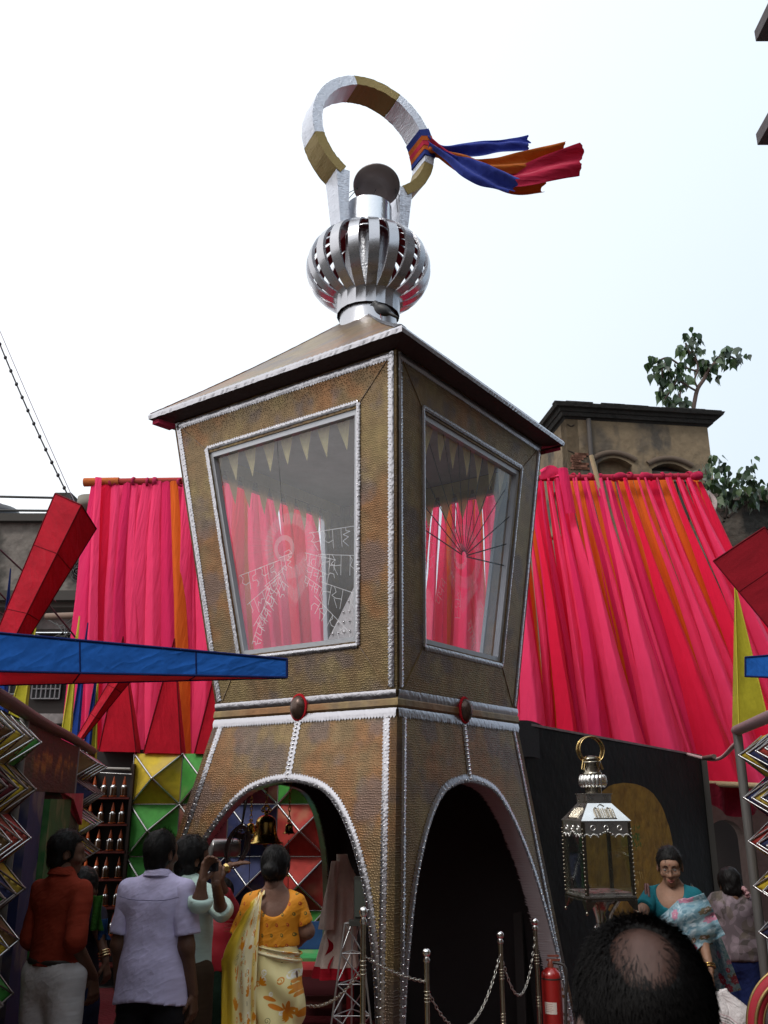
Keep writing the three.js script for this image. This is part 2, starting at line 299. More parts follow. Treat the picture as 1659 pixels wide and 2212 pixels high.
for (let k = 0; k < 4; k++) {
  // lower panel with its arch (the back right one is closed with black cloth)
  const h1 = 2.445, lo = poly([[-wAt(0), 0], ...(k === 2 ? [] : [...archCurve].reverse().map((p) => [p.x, p.y])), [wAt(0), 0], [wAt(h1), h1], [-wAt(h1), h1]]);
  mesh('lower_panel', toFace(ext(lo, 0.05), k, -0.05), bronze, lantern);
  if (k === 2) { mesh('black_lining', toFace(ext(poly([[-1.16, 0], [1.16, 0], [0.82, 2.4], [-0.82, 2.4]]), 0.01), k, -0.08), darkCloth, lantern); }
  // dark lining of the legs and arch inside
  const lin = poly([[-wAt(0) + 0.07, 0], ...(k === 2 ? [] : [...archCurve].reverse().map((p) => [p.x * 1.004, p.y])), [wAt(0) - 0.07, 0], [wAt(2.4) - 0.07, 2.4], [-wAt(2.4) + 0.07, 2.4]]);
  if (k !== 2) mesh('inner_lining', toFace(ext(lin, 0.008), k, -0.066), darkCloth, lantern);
  // upper panel with its window
  const h2 = 2.475, h3 = 4.905, up = poly([[-wAt(h2), h2], [wAt(h2), h2], [wAt(h3), h3], [-wAt(h3), h3]]); up.holes.push(hole(WIN_IN));
  mesh('upper_panel', toFace(ext(up, 0.05), k, -0.05), bronze, lantern);
  // window frame: a recessed grey surround
  const fr = poly(WIN_IN.map(([x, y]) => [x * 1.0, y])); fr.holes.push(hole(WIN_GLASS));
  mesh('window_frame', toFace(ext(fr, 0.05), k, -0.062), frameGrey, lantern);
  // seams where the sheets meet at the window's corners
  for (const i of [0, 1, 2, 3]) { const sm = [], [x, y] = WIN_OUT[i], hy = i < 2 ? 4.85 : 2.56, ex = Math.sign(x) * (wAt(hy) - 0.08); for (let j = 0; j < 8; j++) { const q = (t) => onFace(k, lerp(x, ex, t), lerp(y, hy, t), 0.001 + 0.002 * rnd()); sm.push(beam(q(j / 8), q((j + 1.02) / 8), 0.006, 0.006)); } mesh('sheet_seam', sm, bronzePlain, lantern); }
  // foil strips
  const T = [], arch2 = archCurve.map((p) => [p.x, p.y]);
  const edge = (sgn, a, b, inset) => { const r = []; for (let i = 0; i <= 12; i++) { const h = lerp(a, b, i / 12); r.push([sgn * (wAt(h) - inset), h]); } return r; };
  const line = (p, q, n = 10) => Array.from({ length: n + 1 }, (_, i) => [lerp(p[0], q[0], i / n), lerp(p[1], q[1], i / n)]);
  for (const s of [-1, 1]) {
    T.push(toothStrip(edge(s, 0, 2.40, 0.085), 0.038, true, true, 0.012, 0.024, k, 0.003)); studsAlong(edge(s, 0.3, 2.38, 0.085), k, 0.010, 0.045, 0.005, allStuds);
    T.push(toothStrip(edge(s, 2.56, 4.9, 0.045), 0.040, s > 0, s < 0, 0.012, 0.024, k, 0.003)); studsAlong(edge(s, 2.56, 4.88, 0.05), k, 0.010, 0.045, 0.005, allStuds);
  }
  T.push(toothStrip(line([-wAt(4.86) + 0.03, 4.875], [wAt(4.86) - 0.03, 4.875], 8), 0.045, false, true, 0.012, 0.026, k, 0.004));
  T.push(toothStrip(line([-wAt(2.40), 2.395], [wAt(2.40), 2.395], 8), 0.05, false, true, 0.016, 0.026, k, 0.008));
  T.push(toothStrip(line([-wAt(2.5), 2.515], [wAt(2.5), 2.515], 8), 0.055, false, false, 0.016, 0.03, k, 0.008));
  if (k !== 2) {
    T.push(toothStrip(arch2.map(([x, y]) => [x * 1.028, y * 1.012]), 0.04, true, true, 0.014, 0.024, k, 0.003));
    studsAlong(arch2.filter((_, i) => i % 6 === 0).map(([x, y]) => [x * 1.02, y * 1.01]), k, 0.012, 0.05, 0.005, allStuds);
    // the inturned pinked lip of the arch
    const lip = []; for (let i = 0; i < arch2.length - 1; i++) { const a = arch2[i], b = arch2[i + 1], n = 3; for (let j = 0; j < n; j++) lip.push([lerp(a[0], b[0], j / n), lerp(a[1], b[1], j / n)]); } lip.push(arch2.at(-1));
    const pos = [], uv = [], lipD = k === 1 ? 0.13 : 0.055;
    for (let i = 0; i < lip.length - 1; i++) { const [x, y] = lip[i], [x2, y2] = lip[i + 1], c = rr(-0.006, 0.004), P = [[x, y, 0.006], [x2, y2, 0.006], [x2 * (1 - c * 0.4), y2 - 0.008, -lipD - rr(0, 0.02)], [x, y - 0.006, -lipD + 0.01 + c]].map((q) => onFace(k, ...q)); for (const j of [0, 1, 2, 0, 2, 3]) { pos.push(P[j].x, P[j].y, P[j].z); uv.push(i * 0.02, j * 0.01); } }
    const lg = new THREE.BufferGeometry(); lg.setAttribute('position', new THREE.Float32BufferAttribute(pos, 3)); lg.setAttribute('uv', new THREE.Float32BufferAttribute(uv, 2)); lg.computeVertexNormals();
    mesh('arch_lip', lg, k === 1 ? std([0.34, 0.32, 0.34], 0.6, { metal: 0.25, bumpMap: rep(foilBump, 2), bumpScale: 0.003 }) : foil, lantern);
    // the studded strip over the arch and its dark boss in a red ring
    T.push(toothStrip(line([0, 1.96], [0, 2.37], 8), 0.045, true, true, 0.014, 0.034, k, 0.003));
    for (let j = 0; j < 14; j++) { const q = onFace(k, 0, 1.975 + j * 0.029, 0.012), g = new THREE.OctahedronGeometry(0.0095, 1); g.translate(q.x, q.y, q.z); allStuds.push(g); }
    const b = onFace(k, 0, 2.468, 0.02), a = TYAW - Math.PI / 4 + k * Math.PI / 2, g = new THREE.SphereGeometry(0.078, 24, 16, 0, Math.PI); g.scale(0.86, 1.12, 0.75); g.rotateY(a); g.translate(b.x, b.y, b.z);
    const bm = mesh('boss', g, std([0.075, 0.045, 0.035], 0.38, { metal: 0.5, roughnessMap: rep(metalTone, 2) }), lantern);
    const ring = new THREE.TorusGeometry(0.078, 0.011, 8, 28); ring.scale(0.9, 1.15, 1); ring.rotateY(a); ring.translate(b.x, b.y, b.z); mesh('red_ring', ring, cloth([0.42, 0.012, 0.02], 0), bm);
  }
  // window surround strips, recessed sides, and a black shadow gap
  const W = WIN_OUT.map(([x, y]) => [x * 0.985, y]);
  for (let i = 0; i < 4; i++) { const a = W[i], b = W[(i + 1) % 4]; T.push(toothStrip(line(a, b, 10), 0.030, true, false, 0.010, 0.024, k, 0.006 + i * 0.0015)); studsAlong([a, b], k, 0.014, 0.045, 0.0045, allStuds); }
  mesh('foil_trim', T, foil, lantern);
}
{ const st = mesh('stud', allStuds, chrome, lantern); st.name = 'studs'; st.userData.kind = 'stuff'; }
// waist moulding between the two halves
{
  const ring = (h, off) => [0, 1, 2, 3].map((k) => onFace(k, -(wAt(h) + off), h, off));
  const g = []; for (const [ha, oa, hb, ob] of [[2.425, 0.004, 2.44, 0.016], [2.44, 0.016, 2.478, 0.014], [2.478, 0.014, 2.495, 0.004]]) { const a = ring(ha, oa), b = ring(hb, ob); for (let k = 0; k < 4; k++) g.push(sheet((u, v) => a[k].clone().lerp(a[(k + 1) % 4], u).lerp(b[k].clone().lerp(b[(k + 1) % 4], u), v), 1, 1, (u, v) => [u * 1.7, v * 0.05])); }
  mesh('waist_moulding', g, bronzePlain, lantern);
  const fl = ring(2.45, -0.06); const fg = hull8(fl.map((p) => p.clone().setY(2.43)), fl.map((p) => p.clone().setY(2.455))); mesh('upper_floor', fg, darkCloth, lantern);
}
// roof: four concave slopes, eaves with foil, dark soffit
const EAVE = [1.3135, 4.954];
const corner = (k, w, h) => { const a = TYAW - Math.PI / 2 + k * Math.PI / 2, r = w * Math.SQRT2; return V(-0.18 + r * Math.sin(a), h, TZ + r * Math.cos(a)).sub(TB); };  // k 0 left, 1 near, 2 right, 3 far
{
  const prof = (v) => [lerp(EAVE[0], 0.165, v), lerp(EAVE[1] + 0.03, 6.0, v) - 0.025 * Math.sin(v * Math.PI)];
  for (let k = 0; k < 4; k++) {
    mesh('roof_slope', sheet((u, v) => { const [w, h] = prof(v); return corner(k, w, h).lerp(corner((k + 1) % 4, w, h), u).add(V(0, 0.012 * Math.sin(u * Math.PI) * (noise3(u * 4, v * 4, k) - 0.4), 0)); }, 12, 16, (u, v) => [(u - 0.5) * 2.6 * (1 - v) + k, v * 1.5]), bronzePlain, lantern);
    const s0 = corner(k, EAVE[0] - 0.01, EAVE[1] - 0.012), s1 = corner((k + 1) % 4, EAVE[0] - 0.01, EAVE[1] - 0.012), b0 = corner(k, 1.17, 4.915), b1 = corner((k + 1) % 4, 1.17, 4.915);
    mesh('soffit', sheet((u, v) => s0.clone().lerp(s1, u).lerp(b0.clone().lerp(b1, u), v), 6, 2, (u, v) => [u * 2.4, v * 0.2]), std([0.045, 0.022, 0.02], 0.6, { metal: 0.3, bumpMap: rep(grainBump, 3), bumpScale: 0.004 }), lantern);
    // eave edge band, pinked
    const n = 104, pos = [], uv = [];
    const P = (u, hi, o) => corner(k, EAVE[0] + o, hi).lerp(corner((k + 1) % 4, EAVE[0] + o, hi), u);
    const rows = []; for (let i = 0; i <= n; i++) { const u = i / n, c = rr(-0.0015, 0.0015); rows.push([P(u, EAVE[1] - 0.02 + rr(-0.003, 0.001), 0.004 + c), P(u, EAVE[1] + 0.008, 0.010 - c), P(u, EAVE[1] + 0.026 + c, 0.004), P(u, EAVE[1] + (i % 2 ? 0.050 : 0.036), -0.022)]); }
    for (let i = 0; i < n; i++) for (let j = 0; j < 3; j++) for (const [a, b] of [[i, j], [i + 1, j], [i + 1, j + 1], [i, j], [i + 1, j + 1], [i, j + 1]]) { const q = rows[a][b]; pos.push(q.x, q.y, q.z); uv.push(a * 0.025, b * 0.03); }
    const eg = new THREE.BufferGeometry(); eg.setAttribute('position', new THREE.Float32BufferAttribute(pos, 3)); eg.setAttribute('uv', new THREE.Float32BufferAttribute(uv, 2)); eg.computeVertexNormals();
    mesh('eave_trim', eg, foil, lantern);
    // ridge strip
    const rg = sheet((u, v) => { const [w, h] = prof(u), c = corner(k, w, h), l = corner((k + 3) % 4, w, h), r = corner((k + 1) % 4, w, h), q = v < 0.5 ? c.clone().lerp(l, (0.5 - v) * 0.05) : c.clone().lerp(r, (v - 0.5) * 0.05); return q.add(V(0, 0.008 + rr(-0.002, 0.002), 0)); }, 50, 2, (u, v) => [u * 2, v * 0.08]);
    mesh('ridge_trim', rg, foil, lantern);
    if (k === 1) continue;
    // red cloth folded under the eave corner
    const tip = corner(k, EAVE[0] - 0.02, EAVE[1] - 0.03), inn = corner(k, 1.19, 4.88), side = corner((k + 1) % 4, EAVE[0] - 0.02, EAVE[1] - 0.03);
    mesh('eave_cloth', hull8([tip, tip.clone().lerp(side, 0.03), inn.clone().lerp(side, 0.03), inn], [tip, tip.clone().lerp(side, 0.03), inn.clone().lerp(side, 0.03), inn].map((p) => p.clone().add(V(0, -0.035, 0)))), cloth([0.30, 0.02, 0.05], 0), lantern);
  }
}
// inside the glazed room: ceiling cloth, pennants, panes, the studded white board
{
  const c = [0, 1, 2, 3].map((k) => onFace(k, -(wAt(4.72) - 0.08), 4.72, -0.08));
  mesh('ceiling_cloth', sheet((u, v) => c[0].clone().lerp(c[1], u).lerp(c[3].clone().lerp(c[2], u), v).add(V(0, -0.05 * Math.sin(u * Math.PI) * Math.sin(v * Math.PI) + 0.01 * noise3(u * 9, v * 9, 1), 0)), 16, 16, (u, v) => [u * 2, v * 2]), cloth([0.80, 0.77, 0.82], 0.55), lantern);
  const pen = cloth([0.80, 0.74, 0.34], 0.5);
  for (let k = 0; k < 4; k++) {
    const n = 9;
    for (let i = 0; i < n; i++) {
      const s0 = lerp(-0.86, 0.86, i / n) + 0.012, s1 = lerp(-0.86, 0.86, (i + 1) / n) - 0.012, hb = 4.31 + rr(-0.015, 0.015), off = -0.085 + rr(-0.008, 0.008);
      const g = sheet((u, v) => onFace(k, lerp(lerp(s0, s1, u), (s0 + s1) / 2 + 0.004, v), lerp(4.60, hb, v), off + 0.006 * Math.sin(v * 4 + i)), 3, 5);
      mesh('pennant', g, pen, lantern);
    }
    mesh('pennant_band', toFace(ext(poly([[-0.93, 4.585], [0.93, 4.585], [0.94, 4.70], [-0.94, 4.70]]), 0.006), k, -0.12), pen, lantern);
  }
}
// etched panes: strokes of script, rings and spokes frosted into the glass
const GLYPH = {
  'y': [0.95, [[.1, 0], [.3, .22], [.18, .5], [.45, .68], [.82, .58]], [[.82, 0], [.82, 1]]], 'd': [0.8, [[.5, 0], [.5, .25], [.2, .32], [.16, .6], [.5, .6], [.66, .82], [.5, 1]]], 'A': [0.35, [[.5, 0], [.5, 1]]],
  'h': [0.85, [[.5, 0], [.5, .18], [.8, .24], [.28, .36], [.66, .52], [.24, .7], [.6, .98]]], 'i': [0.45, [[.5, 1], [.5, 0], [.6, -.25], [1.1, -.3], [1.3, 0]]], 'I': [0.45, [[.5, 1], [.5, 0], [.4, -.28], [-.2, -.3], [-.5, 0]]],
  'g': [0.8, [[.25, 0], [.3, .6], [.15, .7]], [[.75, 0], [.75, 1]]], 'l': [1.0, [[.08, .62], [.22, .38], [.4, .62], [.55, .38], [.85, .5]], [[.85, 0], [.85, 1]]], 'n': [0.85, [[.12, .5], [.3, .62], [.8, .5]], [[.8, 0], [.8, 1]]],
  's': [0.95, [[.2, 0], [.38, .25], [.12, .48], [.4, .55], [.82, .5]], [[.3, .58], [.6, 1]], [[.82, 0], [.82, 1]]], 't': [0.8, [[.78, .35], [.3, .42], [.18, .75], [.36, 1]], [[.78, 0], [.78, 1]]], 'm': [0.9, [[.2, 0], [.2, .6], [.36, .72], [.8, .58]], [[.8, 0], [.8, 1]]],
  'B': [0.9, [[.15, 0], [.35, .3], [.15, .45], [.3, .62], [.8, .55]], [[.8, 0], [.8, 1]]], 'v': [0.85, [[.8, .3], [.32, .34], [.28, .68], [.8, .6]], [[.8, 0], [.8, 1]]], ':': [0.5, [[.45, .3], [.47, .34]], [[.45, .75], [.47, .79]]], ' ': [0.5],
};
function script(c, text, x, y, size, ang) {
  c.save(); c.translate(x, y); c.rotate(ang); let p = 0; c.lineCap = 'round'; c.lineJoin = 'round';
  for (const ch of text) {
    const [w, ...st] = GLYPH[ch];
    for (const s of st) { c.beginPath(); s.forEach(([a, b], i) => (i ? c.lineTo(p + a * size, b * size) : c.moveTo(p + a * size, b * size))); c.stroke(); }
    if (ch !== ' ' && ch !== ':') { c.beginPath(); c.moveTo(p, 0); c.lineTo(p + w * size, 0); c.stroke(); }
    p += w * size;
  }
  c.restore();
}
function paneTex(right) {  // red channel: how clear, green: how rough
  return canvasTex(1024, 1024, (c, w, h) => {
    c.fillStyle = 'rgb(236,9,0)'; c.fillRect(0, 0, w, h);
    const rg = mulberry(right ? 5 : 9);
    for (let i = 0; i < 260; i++) { c.fillStyle = `rgba(225,40,0,${0.05 + 0.08 * rg()})`; c.beginPath(); c.arc(rg() * w, rg() * h, 10 + 60 * rg(), 0, 7); c.fill(); }
    const frost = (a) => `rgba(${right ? 90 : 70},200,0,${a})`;
    const cx = right ? 500 : 500, cy = right ? 560 : 540;
    c.strokeStyle = frost(0.13); c.lineWidth = 56; c.beginPath(); c.ellipse(cx, cy, 150, 132, 0, 0, 7); c.stroke();
    c.strokeStyle = frost(0.27); c.lineWidth = 26; c.beginPath(); c.ellipse(cx - 40, cy + 8, 58, 52, 0, 0, 7); c.stroke();
    c.strokeStyle = frost(0.12); c.lineWidth = 50; c.beginPath(); c.moveTo(cx - 140, cy + 110); c.lineTo(cx + 12, cy + 250); c.lineTo(cx + 150, cy + 110); c.stroke();
    c.strokeStyle = frost(0.16); c.lineWidth = 2; for (let i = 0; i < 40; i++) { const a = i / 40 * 6.283; c.beginPath(); c.moveTo(cx + Math.cos(a) * 120, cy + Math.sin(a) * 106); c.lineTo(cx + Math.cos(a) * 330, cy + Math.sin(a) * 300); c.stroke(); }
    c.strokeStyle = right ? frost(0.35) : frost(0.62); c.lineWidth = 3.2;
    const L = right ? [['yhA:', 40, 470, 58, 0.1], ['nIgA', 40, 560, 60, 0.0], ['syA', 90, 690, 58, -0.6], ['mBv', 240, 830, 50, -1.2], ['tyA', 700, 760, 54, 0.5], ['ldn', 480, 740, 50, 1.5], ['Bgs', 600, 860, 50, 1.0]]
      : [['ydA', 120, 640, 84, -0.12], ['ydA', 270, 620, 72, -0.12], ['ih', 420, 590, 70, -0.12], ['glAni', 165, 790, 76, -0.42], ['Bvti', 300, 715, 48, -0.4], ['AtmAn', 200, 900, 60, -0.75], ['sMBvAmI'.replace('M', 'm'), 180, 985, 56, -1.02], ['dn', 380, 770, 50, -0.9], ['syAhA:', 640, 500, 88, 0.04], ['tsAyAhA:', 690, 610, 92, 0.16], ['tsAyA', 690, 740, 92, 0.36], ['tsAyhA:', 640, 800, 66, 0.75], ['gtimAn', 600, 590, 50, 0.3], ['nvti', 610, 650, 50, 0.45], ['mnsA', 590, 700, 40, 0.6]];
    for (const l of L) script(c, ...l);
    if (right) { c.strokeStyle = 'rgba(20,120,0,0.95)'; c.lineWidth = 5; for (let i = 0; i < 13; i++) { const a = Math.PI + 0.12 + i * (Math.PI - 0.2) / 12; c.beginPath(); c.moveTo(cx + 24 * Math.cos(a), cy + 24 * Math.sin(a)); c.lineTo(cx + 620 * Math.cos(a), cy + 620 * Math.sin(a)); c.stroke(); } }
    else { c.strokeStyle = 'rgba(20,120,0,0.8)'; c.lineWidth = 3; c.beginPath(); c.moveTo(cx - 30, 0); c.lineTo(cx - 30, 420); c.stroke(); }
  }, false);
}
function paneColor(right) { return canvasTex(1024, 1024, (c, w, h) => { c.fillStyle = '#f2f2f6'; c.fillRect(0, 0, w, h); if (right) { c.strokeStyle = '#15151a'; c.lineWidth = 6; for (let i = 0; i < 13; i++) { const a = Math.PI + 0.12 + i * (Math.PI - 0.2) / 12; c.beginPath(); c.moveTo(500 + 24 * Math.cos(a), 560 + 24 * Math.sin(a)); c.lineTo(500 + 620 * Math.cos(a), 560 + 620 * Math.sin(a)); c.stroke(); } } else { c.strokeStyle = '#15151a'; c.lineWidth = 4; c.beginPath(); c.moveTo(470, 0); c.lineTo(470, 420); c.stroke(); } }); }
for (let k = 0; k < 4; k++) {
  const t = k < 2 ? paneTex(k === 1) : null;
  const m = std([1, 1, 1], k < 2 ? 1 : 0.04, { transmission: 1, thickness: 0, ior: 1.52, ...(t ? { map: paneColor(k === 1), transmissionMap: t, roughnessMap: t } : {}) });
  if (!t) m.color.setRGB(0.93, 0.93, 0.95);
  const g = sheet((u, v) => { const h = lerp(2.92, 4.53, v), e = lerp(0.533, 0.736, v); return onFace(k, lerp(-e, e, u), h, -0.045); }, 1, 1, (u, v) => { const e = lerp(0.533, 0.736, v) / 0.736; return [0.5 + (u - 0.5) * e, v]; });
  mesh('glass_pane', g, m, lantern);
}
// studded white board leaning inside the near corner
{
  const a = at(703, 1393, 7.35), b = at(790, 1380, 6.95), c = at(786, 1225, 6.95), q = [a, b, c].map((p) => p.sub(TB));
  const n = q[1].clone().sub(q[0]).cross(q[2].clone().sub(q[0])).normalize(), bk = q.map((p) => p.clone().addScaledVector(n, -0.02));
  const g = hull8([q[0], q[1], q[2], q[2].clone().lerp(q[0], 0.02)], [bk[0], bk[1], bk[2], bk[2].clone().lerp(bk[0], 0.02)]);
  const m = mesh('white_board', g, cloth([0.68, 0.66, 0.66], 0), lantern), st = [];
  for (let i = 0; i < 6; i++) for (let j = 0; j <= i; j++) { const u = 0.16 + i * 0.14, w = (j + 0.5) / (i + 1), p = q[2].clone().lerp(q[0].clone().lerp(q[1], w), u).addScaledVector(n, 0.006), s = new THREE.SphereGeometry(0.011, 10, 6); s.translate(p.x, p.y, p.z); st.push(s); }
  mesh('knobs', st, chrome, m);
}
// neck, ribbed ball, drum, lid, ring
const AX = V(-0.147, 0, TZ).sub(TB);
const lat = (pts, seg = 36) => { const g = lathe(pts, seg); g.translate(AX.x, 0, AX.z); return g; };
const steel = std([0.42, 0.42, 0.45], 0.34, { metal: 0.9, bumpMap: rep(foilBump, 2), bumpScale: 0.0004, roughnessMap: rep(metalTone, 3) });
mesh('neck', lat([[0.30, 5.86], [0.265, 5.98], [0.262, 6.22], [0.275, 6.23], [0.275, 6.25], [0.2, 6.25]]), steel, lantern);
mesh('neck_band', lat([[0.27, 6.195], [0.29, 6.20], [0.29, 6.215], [0.27, 6.22]]), std([0.03, 0.025, 0.025], 0.5), lantern);
{
  const RB = 20, redBack = std([0.22, 0.02, 0.03], 0.7);
  const prof = (t) => { const a = lerp(-1.18, 1.24, t), rI = t < 0.06 ? 0 : 0; return [0.585 * Math.pow(Math.cos(a), 0.75), 6.595 + 0.365 * Math.sin(a) / Math.sin(1.24) + rI]; };
  for (let i = 0; i < RB; i++) {
    const a0 = i / RB * 2 * Math.PI + 0.1, wob = rr(-0.012, 0.012), W = 0.094;
    const P = (t, o, side) => { const [r, y] = t <= 0 ? [0.288, 6.225 + t * 3.2] : prof(t), R = r + o, a = a0 + wob * Math.sin(t * 3), x = Math.sin(a), z = Math.cos(a); return V(AX.x + x * R + z * side, y, AX.z + z * R - x * side); };
    const out = sheet((u, v) => P(v * 1.04 - 0.04, 0, (u - 0.5) * W), 2, 22, (u, v) => [u * 0.06, v * 1.2]);
    const rib = mesh('rib', [out, sheet((u, v) => P(v * 1.04 - 0.04, -u * 0.03, W / 2), 1, 22), sheet((u, v) => P(v * 1.04 - 0.04, -u * 0.03, -W / 2), 1, 22)], steel, lantern);
    mesh('rib_back', sheet((u, v) => P(v * 1.04 - 0.04, -0.028, (u - 0.5) * W * 0.98), 1, 20), redBack, rib);
  }
  mesh('inner_cylinder', lat([[0.22, 6.25], [0.22, 6.98]]), std([0.42, 0.43, 0.46], 0.32, { metal: 0.9, bumpMap: rep(foilBump, 2), bumpScale: 0.004 }), lantern);
}
mesh('drum', lat([[0.05, 6.98], [0.232, 6.98], [0.232, 7.02], [0.222, 7.03], [0.222, 7.275], [0.212, 7.275], [0.212, 7.2], [0, 7.2]]), std([0.66, 0.67, 0.70], 0.28, { metal: 0.95, roughnessMap: rep(metalTone, 2), bumpMap: rep(foilBump, 2), bumpScale: 0.0015 }), lantern);
{ // the round lid, tipped towards the yard, held by wires
  const g = lathe([[0, -0.045], [0.10, -0.04], [0.18, -0.024], [0.222, -0.004], [0.228, 0.006], [0.222, 0.014], [0, 0.02]], 40); g.rotateX(-0.46); g.translate(AX.x + 0.075, 7.50, AX.z + 0.05);
  mesh('lid', g, std([0.20, 0.165, 0.16], 0.5, { metal: 0.5, roughnessMap: rep(metalTone, 2) }), lantern);
  const c = V(AX.x + 0.075, 7.5, AX.z + 0.05), w = [];
  for (const [x, y, z] of [[-0.3, 7.32, 0.1], [-0.28, 7.2, 0.1], [0.35, 7.38, -0.1], [0.3, 7.15, -0.15], [0, 7.24, 0.12]]) w.push(bar(c.clone().add(V(Math.sign(x) * 0.18, -0.02, 0)), V(AX.x + x, y, AX.z + z), 0.0035, 4));
  mesh('lid_wires', w, std([0.08, 0.08, 0.08], 0.5, { metal: 0.8 }), lantern);
}
const RYAW = 27 * Math.PI / 180, RC = V(AX.x + 0.0, 8.04, AX.z);
const ringPt = (X, Y, o) => V(RC.x + X * Math.cos(RYAW) + o * Math.sin(RYAW), RC.y + Y, RC.z - X * Math.sin(RYAW) + o * Math.cos(RYAW));
{
  // centre line: most of a circle, then straight to the two feet; [X, Y] per step
  const R = 0.615, path = [];
  for (let i = 0; i <= 60; i++) { const a = lerp(237, -57, i / 60) * Math.PI / 180; path.push([R * Math.cos(a), R * Math.sin(a)]); }
  const curve = new THREE.CatmullRomCurve3(path.map(([x, y]) => V(x, y, 0)), false, 'centripetal');
  const gold = std([0.235, 0.17, 0.055], 0.5, { metal: 0.45, bumpMap: rep(foilBump, 1, 9), bumpScale: 0.006 });
  const wrapMat = { s: silverCloth, g: gold };
  const seg = (t0, t1, m, nm, w = 0.050, d = 0.135) => {
    const N = Math.max(3, Math.round((t1 - t0) * 90)), sec = (t) => { const p = curve.getPointAt(t), tg = curve.getTangentAt(t), nx = -tg.y, ny = tg.x; return [[-1, -1], [1, -1], [1, 1], [-1, 1]].map(([i, j]) => ringPt(p.x + nx * i * w, p.y + ny * i * w, j * d)); };
    const gs = []; for (let i = 0; i < 4; i++) gs.push(sheet((u, v) => { const s = sec(lerp(t0, t1, v)), q = s[i].clone().lerp(s[(i + 1) % 4], u); return q.add(V(0.006 * (noise3(v * 40, i + u * 2, t0 * 5) - 0.5), 0.012 * (noise3(v * 60, i, t0 * 9) - 0.5), 0)); }, 2, N, (u, v) => [u * 0.25, lerp(t0, t1, v) * 4]));
    for (const t of [t0, t1]) { const s = sec(t); gs.push(hull8(s, s.map((p) => p.clone().add(V(0, 0.001, 0))))); }
    return mesh(nm, gs, m, lantern);
  };
  seg(0.0, 0.135, wrapMat.g, 'gold_wrap'); seg(0.135, 0.43, wrapMat.s, 'silver_wrap'); seg(0.43, 0.585, wrapMat.g, 'gold_wrap'); seg(0.585, 0.714, wrapMat.s, 'silver_wrap');
  seg(0.714, 0.738, cloth([0.028, 0.045, 0.22], 0), 'blue_wrap', 0.061, 0.142); seg(0.738, 0.756, cloth([0.50, 0.11, 0.02], 0), 'orange_wrap', 0.063, 0.143); seg(0.756, 0.774, cloth([0.52, 0.03, 0.07], 0), 'red_wrap', 0.064, 0.145); seg(0.774, 0.792, cloth([0.50, 0.11, 0.02], 0), 'orange_wrap', 0.063, 0.143); seg(0.792, 0.812, cloth([0.028, 0.045, 0.22], 0), 'blue_wrap', 0.061, 0.142);
  seg(0.812, 0.84, wrapMat.s, 'silver_wrap'); seg(0.84, 1.0, wrapMat.g, 'gold_wrap');
  // two tapering silver supports from the ball to the feet of the ring
  for (const [X, Y, X2, Y2] of [[-0.335, -0.56, -0.30, -1.16], [0.345, -0.54, 0.32, -1.10]]) {
    const q = (x, y, w, d) => [[-1, -1], [1, -1], [1, 1], [-1, 1]].map(([i, j]) => ringPt(x + i * w, y, j * d));
    mesh('ring_support', hull8(q(X, Y + 0.05, 0.07, 0.128), q(X2, Y2, 0.035, 0.10)), silverCloth, lantern);
  }
}
